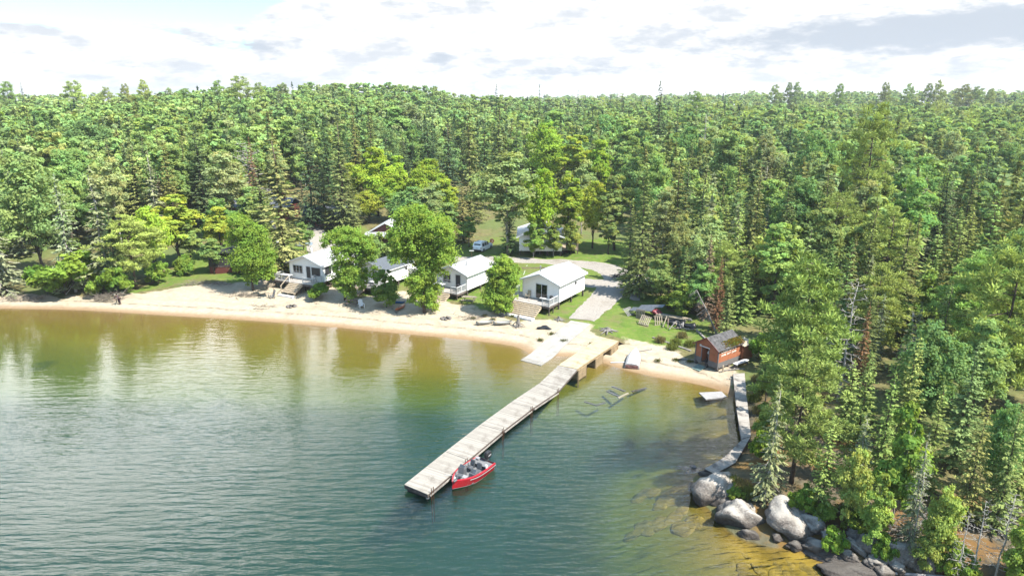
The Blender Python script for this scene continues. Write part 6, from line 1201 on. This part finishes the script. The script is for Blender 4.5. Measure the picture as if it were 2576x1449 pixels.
def boulder(label, px, py, dims, seed, z=0., rot=(0, 0, 0), sub=4, rough=.34, group='granite boulders of the near shore'): p = at(px, py, z) if z < .3 else gnd(px, py + 8); rock('boulder', label, 'boulder', (p[0], p[1], z if z < .3 else p[2] + dims[2] * .35), dims, seed, mgran, rot, group, sub, rough)
boulder('pale boulder at the boardwalk end', 1797, 1238, (1.62, 1.25, 1.25), 12, .29, (0, 0, .3)); boulder('big rounded grey boulder with cracked face, in the water', 1870, 1305, (1.62, 1.25, 1.15), 13, .22, (0, .1, -.2)); boulder('long slanting slab boulder with bright top, up the bank', 1985, 1312, (1.25, 1.35, .9), 14, .45, (.3, 0, .45)); boulder('small round rock in front of the big cracked boulder', 1884, 1347, (.66, .5, .40), 15, .05)
boulder('dark rock wedged between the two largest boulders', 1938, 1318, (.5, .85, .6), 16, .2, (0, 0, .4)); boulder('black wet rock under the pale boulder', 1822, 1268, (.9, .6, .55), 17, .05); boulder('narrow rock at the foot of the slanting slab', 2012, 1350, (.55, 1.0, .45), 18, .15, (0, 0, .7)); boulder('flat ledge rock stretching along the water below the bank', 2090, 1400, (.7, 1.9, .35), 19, .1, (0, 0, 1.0)); boulder('second ledge rock, lower along the shore', 2150, 1432, (.6, 1.5, .3), 20, .08, (0, 0, 1.05)); boulder('squat grey rock on the stony bank', 2120, 1365, (.45, .4, .32), 21, .45)
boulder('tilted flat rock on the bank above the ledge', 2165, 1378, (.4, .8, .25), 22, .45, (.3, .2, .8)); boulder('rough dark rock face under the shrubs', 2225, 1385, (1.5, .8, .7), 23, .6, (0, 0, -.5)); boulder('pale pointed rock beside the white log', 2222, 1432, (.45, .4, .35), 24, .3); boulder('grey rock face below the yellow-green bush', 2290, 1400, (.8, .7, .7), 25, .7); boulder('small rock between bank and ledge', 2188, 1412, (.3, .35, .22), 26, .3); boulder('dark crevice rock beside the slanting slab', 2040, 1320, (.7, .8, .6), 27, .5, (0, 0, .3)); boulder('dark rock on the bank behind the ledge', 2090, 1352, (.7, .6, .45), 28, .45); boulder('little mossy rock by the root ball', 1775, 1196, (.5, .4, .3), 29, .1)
g = random.Random(21); k = 0
pts_ = []
for q in range(400):
    px, py = g.uniform(1865, 2110), g.uniform(1352, 1470)
    if py > 1340 + (px - 1865) * .30 and all((px - a) ** 2 + (1.5 * (py - b)) ** 2 > (17 + .42 * d * 30) ** 2 for a, b, d in pts_): pts_.append((px, py, g.uniform(.6, 1.5)))
    if len(pts_) >= 30: break
n0 = len(pts_)
for q in range(600):
    px, py = g.gauss(1690, 45), g.gauss(1275, 48)
    if px < 1775 and 1190 < py < 1400 and all((px - a) ** 2 + (1.5 * (py - b)) ** 2 > 24 ** 2 for a, b, d in pts_): pts_.append((px, py, g.uniform(.8, 1.9)))
    if len(pts_) >= n0 + 13: break
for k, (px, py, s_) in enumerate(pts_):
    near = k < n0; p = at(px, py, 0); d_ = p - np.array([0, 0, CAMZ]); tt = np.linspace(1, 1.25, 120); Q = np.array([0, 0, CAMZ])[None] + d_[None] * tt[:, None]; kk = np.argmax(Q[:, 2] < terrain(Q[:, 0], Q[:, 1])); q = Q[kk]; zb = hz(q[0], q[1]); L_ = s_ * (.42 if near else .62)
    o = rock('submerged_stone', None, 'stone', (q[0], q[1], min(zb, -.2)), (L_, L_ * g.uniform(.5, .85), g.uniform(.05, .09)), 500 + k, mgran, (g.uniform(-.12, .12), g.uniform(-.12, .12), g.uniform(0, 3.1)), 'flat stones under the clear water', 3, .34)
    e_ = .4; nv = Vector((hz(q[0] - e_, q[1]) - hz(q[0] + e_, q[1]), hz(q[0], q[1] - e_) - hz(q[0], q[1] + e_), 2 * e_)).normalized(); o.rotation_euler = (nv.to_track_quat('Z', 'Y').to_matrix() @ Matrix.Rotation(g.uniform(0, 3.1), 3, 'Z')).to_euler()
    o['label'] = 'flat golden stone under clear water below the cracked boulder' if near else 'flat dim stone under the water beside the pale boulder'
lg = MB(); a, c = at(2235, 1440, .35), at(2580, 1470, .6); lg.tube([(0, 0, 0), tuple((c - a) * .3 + np.array([0, 0, .05])), tuple(c - a)], [.07, .10, .12], 8); o = lg.build('fallen_log', pmat("bleached_log", (.40, .36, .35), .8, var=.25)); o.location = a; tag(o, 'long bleached log lying on the shore at the bottom edge', 'log')
beam('fallen_branch', 'thin white branch across the dark rocks of the bank', 'branch', (2160, 1354), (2235, 1358), .06, .06, mtrim, .5)
# ------------------------------------------------------------------ leaning dead spruce above the boathouse, brush on the left beach
p = gnd(1805, 842); r = thing('leaning_dead_tree', 'leaning dead spruce with bare whiskers behind the boathouse ridge', 'dead tree', p, 0); g = random.Random(12); e = Vector((-2.6, 1.2, 5.2)); b = MB(); b.tube([(0, 0, -.2), e * .5 + Vector((0, 0, .1)), e], [.13, .1, .05], 7)
b.build('trunk', mlog, r); b = MB()
for k in range(40): s = e * g.uniform(.3, 1); L = g.uniform(.6, 1.5); b.tube([s, s + Vector((-L * .8, g.uniform(-.5, .5), -L * .5))], [.02, .006], 4)
b.build('branch', mlog, r)
def brush(label, px, n, ex, ez, seed, mat, name='driftwood_brush'):
    p = gnd(*px); r = thing(name, label, 'brushwood', p, 0, 'dry brush along the beach'); g = random.Random(seed); b = MB()
    for k in range(n):
        a = g.gauss(.1, .5) + (math.pi if g.random() < .3 else 0); L = g.uniform(.8, 2.6); x, y = g.uniform(-ex, ex), g.uniform(-.8, .8); z = g.uniform(0, ez * .4); dx, dy = L * math.cos(a), L * math.sin(a) * .6; up = g.uniform(0, ez)
        b.tube([(x, y, z), (x + dx * .5, y + dy * .5, z + up * .6), (x + dx, y + dy, z + up)], [.035, .025, .008], 4)
        for q in range(2): m_ = Vector((x + dx * .6, y + dy * .6, z + up * .7)); b.tube([m_, m_ + Vector((g.uniform(-.6, .6), g.uniform(-.4, .4), g.uniform(.1, .6)))], [.015, .005], 4)
    b.build('branch', mat, r)
mbrush = pmat("dry_twigs", (.24, .20, .155), .9, var=.35)
brush('grey dry brush beside the bending person', (262, 758), 60, 1.6, 1.2, 1, mbrush); brush('dry brush heap at the left edge of the beach', (60, 756), 60, 2.6, .9, 2, mbrush); brush('low dry brush on the grass above the open sand', (520, 716), 60, 3.2, .5, 3, mbrush); brush('scattered bare branches under the first round tree', (612, 745), 40, 2.2, .5, 4, mbrush); brush('bare branch lying down the sand to the water', (655, 775), 12, .8, .25, 5, mbrush); brush('dry twigs on sand left of the big stump', (1180, 800), 16, 1.0, .3, 6, mbrush); brush('dead twigs on the bank behind the dark rocks', (2290, 1345), 60, 1.2, 1.3, 7, mlog)
for k, (px, py) in enumerate(((1190, 803), (1220, 797), (1290, 798), (1388, 842), (1418, 860), (1535, 888), (1490, 868), (1655, 910), (1735, 912), (1700, 908), (1360, 858), (1240, 806))):
    p = gnd(px, py); g_ = np.random.default_rng(k); n = 160; P = np.stack([g_.normal(0, .2, n), g_.normal(0, .16, n), g_.uniform(.02, .26, n)], 1); T = unit(np.stack([g_.normal(0, .5, n), g_.normal(0, .5, n), np.ones(n)], 1)); B = unit(np.cross(T, g_.normal(size=(n, 3)))); o = npmesh('grass_tuft', quads(P, T, B, .14, .02), np.arange(4 * n).reshape(-1, 4), mleaf, ('FACE', np.array([[.10, .11, .035]]) * g_.uniform(.6, 1.3, (n, 1)))); o.location = p; tag(o, 'small grass tuft growing on the open sand', 'grass tuft', 'grass tufts on the sand')
# ------------------------------------------------------------------ round leafy trees of the beach, each shaped as in the photograph
def beach_tree(label, foot, lobes_px, n, leaf, tint, seed, trunk=.16, mat=mbark, name='leafy_tree', sub=.26):
    f = gnd(*foot); depth = f[1] * cp - (f[2] - CAMZ) * sp; s = depth / F; rr = random.Random(seed); L = []
    for px, py, r_, rz_ in lobes_px:
        z = (foot[1] - py) * s / .96; x = (px - foot[0]) * s; L.append((x, rr.uniform(-.35, .35) * r_ * s, max(z, r_ * s * .5), r_ * s, rz_ * s))
        if r_ > 24: L.append((x + rr.uniform(-.3, .3) * r_ * s, (.55 if rr.random() < .5 else -.55) * r_ * s, max(z, r_ * s * .5), r_ * s * .75, rz_ * s * .75))
    V, C = gen_broad(L, n, leaf, seed, sub=sub, fill=.55); h = max(l[2] + l[4] for l in L); r = thing(name, label, 'tree', (f[0], f[1], f[2] - .03), 0, 'round leafy trees on the beach')
    o = bpy.data.objects.new('trunk', trunk_mesh('trunk', h * .88, trunk, mat, [((0, 0, max(.3, l[2] * .55)), (l[0], l[1], l[2])) for l in L], seed)); COL.objects.link(o); o.parent = r
    o = bpy.data.objects.new('crown', crown_mesh('crown', V, C, mleaf)); COL.objects.link(o); o.parent = r; o.color = (*tint, 1)
G1 = (.215, .325, .055); G2 = (.195, .305, .052)
beach_tree('round leafy tree on sand beside the leftmost cabin, slim bare trunk', (637, 731), [(632, 575, 34, 28), (655, 600, 36, 30), (612, 610, 30, 28), (640, 640, 44, 32), (672, 655, 32, 28), (625, 670, 30, 26), (655, 690, 36, 24), (690, 690, 18, 18), (638, 705, 22, 16), (615, 560, 22, 18)], 24000, .22, G2, 1)
beach_tree('thin sapling on sand in front of the leftmost cabin', (690, 752), [(690, 665, 14, 18), (694, 690, 15, 14), (686, 700, 12, 12)], 2400, .18, G1, 2, .035)
beach_tree('two-tiered leafy tree whose crown hides the end of the slate roof', (868, 756), [(848, 610, 28, 24), (882, 600, 34, 28), (915, 620, 34, 30), (880, 640, 40, 28), (925, 650, 26, 22), (862, 680, 26, 24), (890, 690, 38, 34), (865, 710, 26, 22), (905, 715, 24, 22), (878, 738, 24, 20), (936, 692, 22, 20), (930, 625, 26, 24)], 27000, .22, G2, 3)
beach_tree('largest leafy beach tree, hourglass shaped, foliage down to sand', (1068, 787), [(1030, 560, 36, 30), (1062, 548, 34, 28), (1095, 580, 44, 36), (1040, 600, 50, 40), (1130, 600, 34, 32), (1005, 610, 30, 30), (1075, 640, 52, 36), (1120, 645, 36, 30), (1020, 650, 34, 28), (1085, 680, 40, 28), (1060, 705, 36, 26), (1072, 735, 40, 28), (1052, 750, 28, 22), (1078, 765, 28, 22)], 42000, .22, G1, 4, .2)
beach_tree('dense columnar leafy tree between the two nearest cabins', (1257, 787), [(1265, 665, 26, 22), (1280, 685, 28, 24), (1250, 690, 28, 26), (1268, 715, 38, 28), (1248, 740, 32, 28), (1275, 745, 30, 26), (1255, 765, 30, 20)], 24000, .21, G1, 5)
beach_tree('dark dense bush beside the orange kayak with a thin leader', (973, 774), [(960, 735, 22, 20), (985, 735, 22, 22), (972, 752, 28, 22), (958, 706, 19, 18), (982, 708, 18, 18), (972, 690, 13, 14)], 13000, .19, (.16, .26, .05), 6, .06, name='leafy_bush')
beach_tree('loose leafy tree behind the hourglass tree, before the red lodge', (985, 700), [(960, 610, 24, 24), (985, 640, 26, 26), (965, 655, 22, 22), (1000, 600, 22, 22)], 4200, .32, (.22, .30, .09), 7, .1)
# more of the stony bank
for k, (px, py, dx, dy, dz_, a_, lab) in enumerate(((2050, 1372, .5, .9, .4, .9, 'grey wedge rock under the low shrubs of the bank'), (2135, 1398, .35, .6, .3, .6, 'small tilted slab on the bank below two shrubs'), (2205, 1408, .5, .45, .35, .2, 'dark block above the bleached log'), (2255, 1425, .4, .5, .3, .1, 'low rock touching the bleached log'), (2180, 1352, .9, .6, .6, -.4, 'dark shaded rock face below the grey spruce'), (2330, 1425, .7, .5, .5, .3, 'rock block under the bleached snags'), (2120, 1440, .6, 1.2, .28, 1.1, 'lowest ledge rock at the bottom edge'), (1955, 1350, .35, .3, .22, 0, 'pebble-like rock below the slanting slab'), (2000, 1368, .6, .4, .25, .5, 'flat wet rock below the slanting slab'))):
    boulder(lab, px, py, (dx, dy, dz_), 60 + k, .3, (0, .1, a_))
for k, (px, py) in enumerate(((1905, 960), (1912, 990), (1896, 1010), (1908, 1040), (1915, 1075), (1840, 1222), (1865, 1235), (1885, 1250), (1700, 868), (1660, 862), (1690, 880), (1735, 872), (1715, 850), (1760, 872))):
    p = gnd(px, py); g_ = np.random.default_rng(80 + k); n = 420; P = np.stack([np.clip(g_.normal(0, .3, n), -.6, .6), np.clip(g_.normal(0, .25, n), -.5, .5), g_.uniform(.02, .6, n)], 1); T = unit(np.stack([g_.normal(0, .4, n), g_.normal(0, .4, n), np.ones(n)], 1)); B = unit(np.cross(T, g_.normal(size=(n, 3)))); o = npmesh('grass_clump', quads(P, T, B, .28, .03), np.arange(4 * n).reshape(-1, 4), mleaf, ('FACE', np.array([[.15, .175, .045] if k % 3 else [.19, .165, .07]]) * g_.uniform(.6, 1.3, (n, 1)))); o.location = p
    tag(o, 'clump of tall wild grass beside the old boardwalk and boulders' if k < 8 else 'clump of tall wild grass above the boathouse sand', 'grass clump', 'tall grass by the boardwalk' if k < 8 else 'tall grass above the boathouse sand')
# ------------------------------------------------------------------ person bending over the brush at the water's edge
def skin_body(name, joints, bones, mat, parent, sub=1):
    me = bpy.data.meshes.new(name); names = list(joints); idx = {n: i for i, n in enumerate(names)}; me.from_pydata([joints[n][0] for n in names], [(idx[a], idx[b]) for a, b in bones], []); o = bpy.data.objects.new(name, me); COL.objects.link(o); o.parent = parent
    o.modifiers.new('s', 'SKIN'); o.modifiers.new('u', 'SUBSURF').levels = sub; o.modifiers['u'].render_levels = sub
    for n in names:
        v = me.skin_vertices[0].data[idx[n]]; r_ = joints[n][1]; v.radius = r_ if hasattr(r_, '__len__') else (r_, r_); v.use_root = (n == names[0])
    bpy.context.view_layer.update(); ev = bpy.data.meshes.new_from_object(o.evaluated_get(bpy.context.evaluated_depsgraph_get())); o.modifiers.clear(); o.data = ev; ev.materials.clear(); ev.materials.append(mat); ev.polygons.foreach_set("use_smooth", [True] * len(ev.polygons)); return o
p = gnd(302, 766); pe = thing('person', 'person in dusky jacket and dark trousers bending over driftwood on the beach', 'person', (p[0], p[1], p[2] + .01), R(-20))
J = {'pelvis': ((0, 0, .92), (.14, .11)), 'spine': ((0, -.12, 1.12), (.14, .11)), 'chest': ((0, -.28, 1.28), (.16, .12)), 'neck': ((0, -.40, 1.38), .06), 'head0': ((0, -.46, 1.43), .08), 'head': ((0, -.53, 1.50), .10), 'headtop': ((0, -.57, 1.58), .07), 'nose': ((0, -.64, 1.48), .018)}
Bn = [('pelvis', 'spine'), ('spine', 'chest'), ('chest', 'neck'), ('neck', 'head0'), ('head0', 'head'), ('head', 'headtop'), ('head', 'nose')]
for s, n in ((-1, 'l'), (1, 'r')):
    J.update({n + 'hip': ((s * .10, 0, .88), .105), n + 'knee': ((s * .12, -.05, .48), .068), n + 'ank': ((s * .13, .03, .09), .045), n + 'toe': ((s * .14, -.15, .04), .035), n + 'sh': ((s * .19, -.30, 1.30), .065), n + 'el': ((s * .27, -.42, 1.05), .045), n + 'wr': ((s * .20, -.60, .90), .030), n + 'palm': ((s * .19, -.67, .86), (.022, .038))})
    Bn += [('pelvis', n + 'hip'), (n + 'hip', n + 'knee'), (n + 'knee', n + 'ank'), (n + 'ank', n + 'toe'), ('chest', n + 'sh'), (n + 'sh', n + 'el'), (n + 'el', n + 'wr'), (n + 'wr', n + 'palm')]
    for k in range(4): J[f'{n}f{k}'] = ((s * (.19) + (k - 1.5) * .018, -.72 - .01 * (1.5 - abs(k - 1.5)), .82), .009); J[f'{n}t{k}'] = ((s * .19 + (k - 1.5) * .018, -.71, .785), .008); Bn += [(n + 'palm', f'{n}f{k}'), (f'{n}f{k}', f'{n}t{k}')]
    J[n + 'th'] = ((s * .19 - s * .05, -.69, .83), .010); Bn.append((n + 'palm', n + 'th'))
mskin = pmat("skin", (.30, .17, .12), .6, var=.05); bd = skin_body('body', J, Bn, mskin, pe)
K = {'c': ((0, -.12, 1.12), (.165, .135)), 'w': ((0, -.0, .95), (.16, .13)), 'ch': ((0, -.28, 1.28), (.185, .145)), 'nk': ((0, -.37, 1.36), .085)}; Kb = [('c', 'w'), ('c', 'ch'), ('ch', 'nk')]
for s, n in ((-1, 'l'), (1, 'r')): K.update({n + 's': ((s * .20, -.30, 1.30), .085), n + 'e': ((s * .275, -.42, 1.05), .065), n + 'h': ((s * .205, -.585, .915), .045)}); Kb += [('ch', n + 's'), (n + 's', n + 'e'), (n + 'e', n + 'h')]
skin_body('jacket', K, Kb, pmat("dusky_cloth", (.115, .075, .08), .85, var=.25), pe)
K = {'p': ((0, 0, .92), (.155, .125))}; Kb = []
for s, n in ((-1, 'l'), (1, 'r')): K.update({n + 'h': ((s * .10, 0, .86), .12), n + 'k': ((s * .12, -.05, .48), .085), n + 'a': ((s * .13, .03, .10), .068)}); Kb += [('p', n + 'h'), (n + 'h', n + 'k'), (n + 'k', n + 'a')]
skin_body('trousers', K, Kb, pmat("maroon_cloth", (.05, .022, .03), .85, var=.25), pe)
bm = bmesh.new(); bmesh.ops.create_uvsphere(bm, u_segments=14, v_segments=8, radius=.125)
for v in bm.verts: v.co.z = max(v.co.z, -.02)
me = bpy.data.meshes.new('cap'); bm.to_mesh(me); bm.free(); me.materials.append(pmat("pale_cap", (.33, .30, .22), .8)); o = bpy.data.objects.new('cap', me); COL.objects.link(o); o.parent = pe; o.location = (0, -.545, 1.535); o.rotation_euler = (R(22), 0, 0)
for s in (-1, 1): b = MB(); b.loft([[(s * .135 + x, y, .0), (s * .135 + x * .8, y, h)] for x, y, h in ((-.045, .09, .09), (-.05, -.05, .08), (-.03, -.2, .05), (.03, -.2, .05), (.05, -.05, .08), (.045, .09, .09))] , closed=False); b.build('shoe', mblack, pe)
def branch_arch(label, px, pts, rad): p = gnd(*px); b = MB(); b.tube(pts, rad, 6); o = b.build('driftwood_branch', pmat("pale_branch", (.36, .31, .24), .85, var=.3)); o.location = p; tag(o, label, 'branch')
branch_arch('pale arched branch that the bending person holds', (293, 766), [(0, 0, -.05), (.12, .05, .8), (.35, .1, 1.45), (.65, .3, 1.55), (1.1, .6, 1.3)], [.07, .06, .05, .035, .02]); branch_arch('pale stick slanting up behind the bending person', (306, 757), [(0, .2, .8), (.6, .5, 1.5), (1.1, .8, 2.0)], [.035, .03, .015]); branch_arch('low yellowish branch sloping to sand left of the person', (288, 760), [(-1.4, .2, .7), (-.6, .1, .55), (0, 0, .05)], [.03, .03, .025])
# ------------------------------------------------------------------ thin summer haze over the whole scene
hm, t = newmat("haze"); v = t.n('ShaderNodeVolumePrincipled', {'Color': (.90, .95, 1.0, 1), 'Density': .00018}); v.inputs['Anisotropy'].default_value = .3; t.out(None, v)
hb = MB(); hb.bx(-2600, 2600, -60, 2600, -10.5, 52.); ho = hb.build('haze', hm); ho['kind'] = 'stuff'
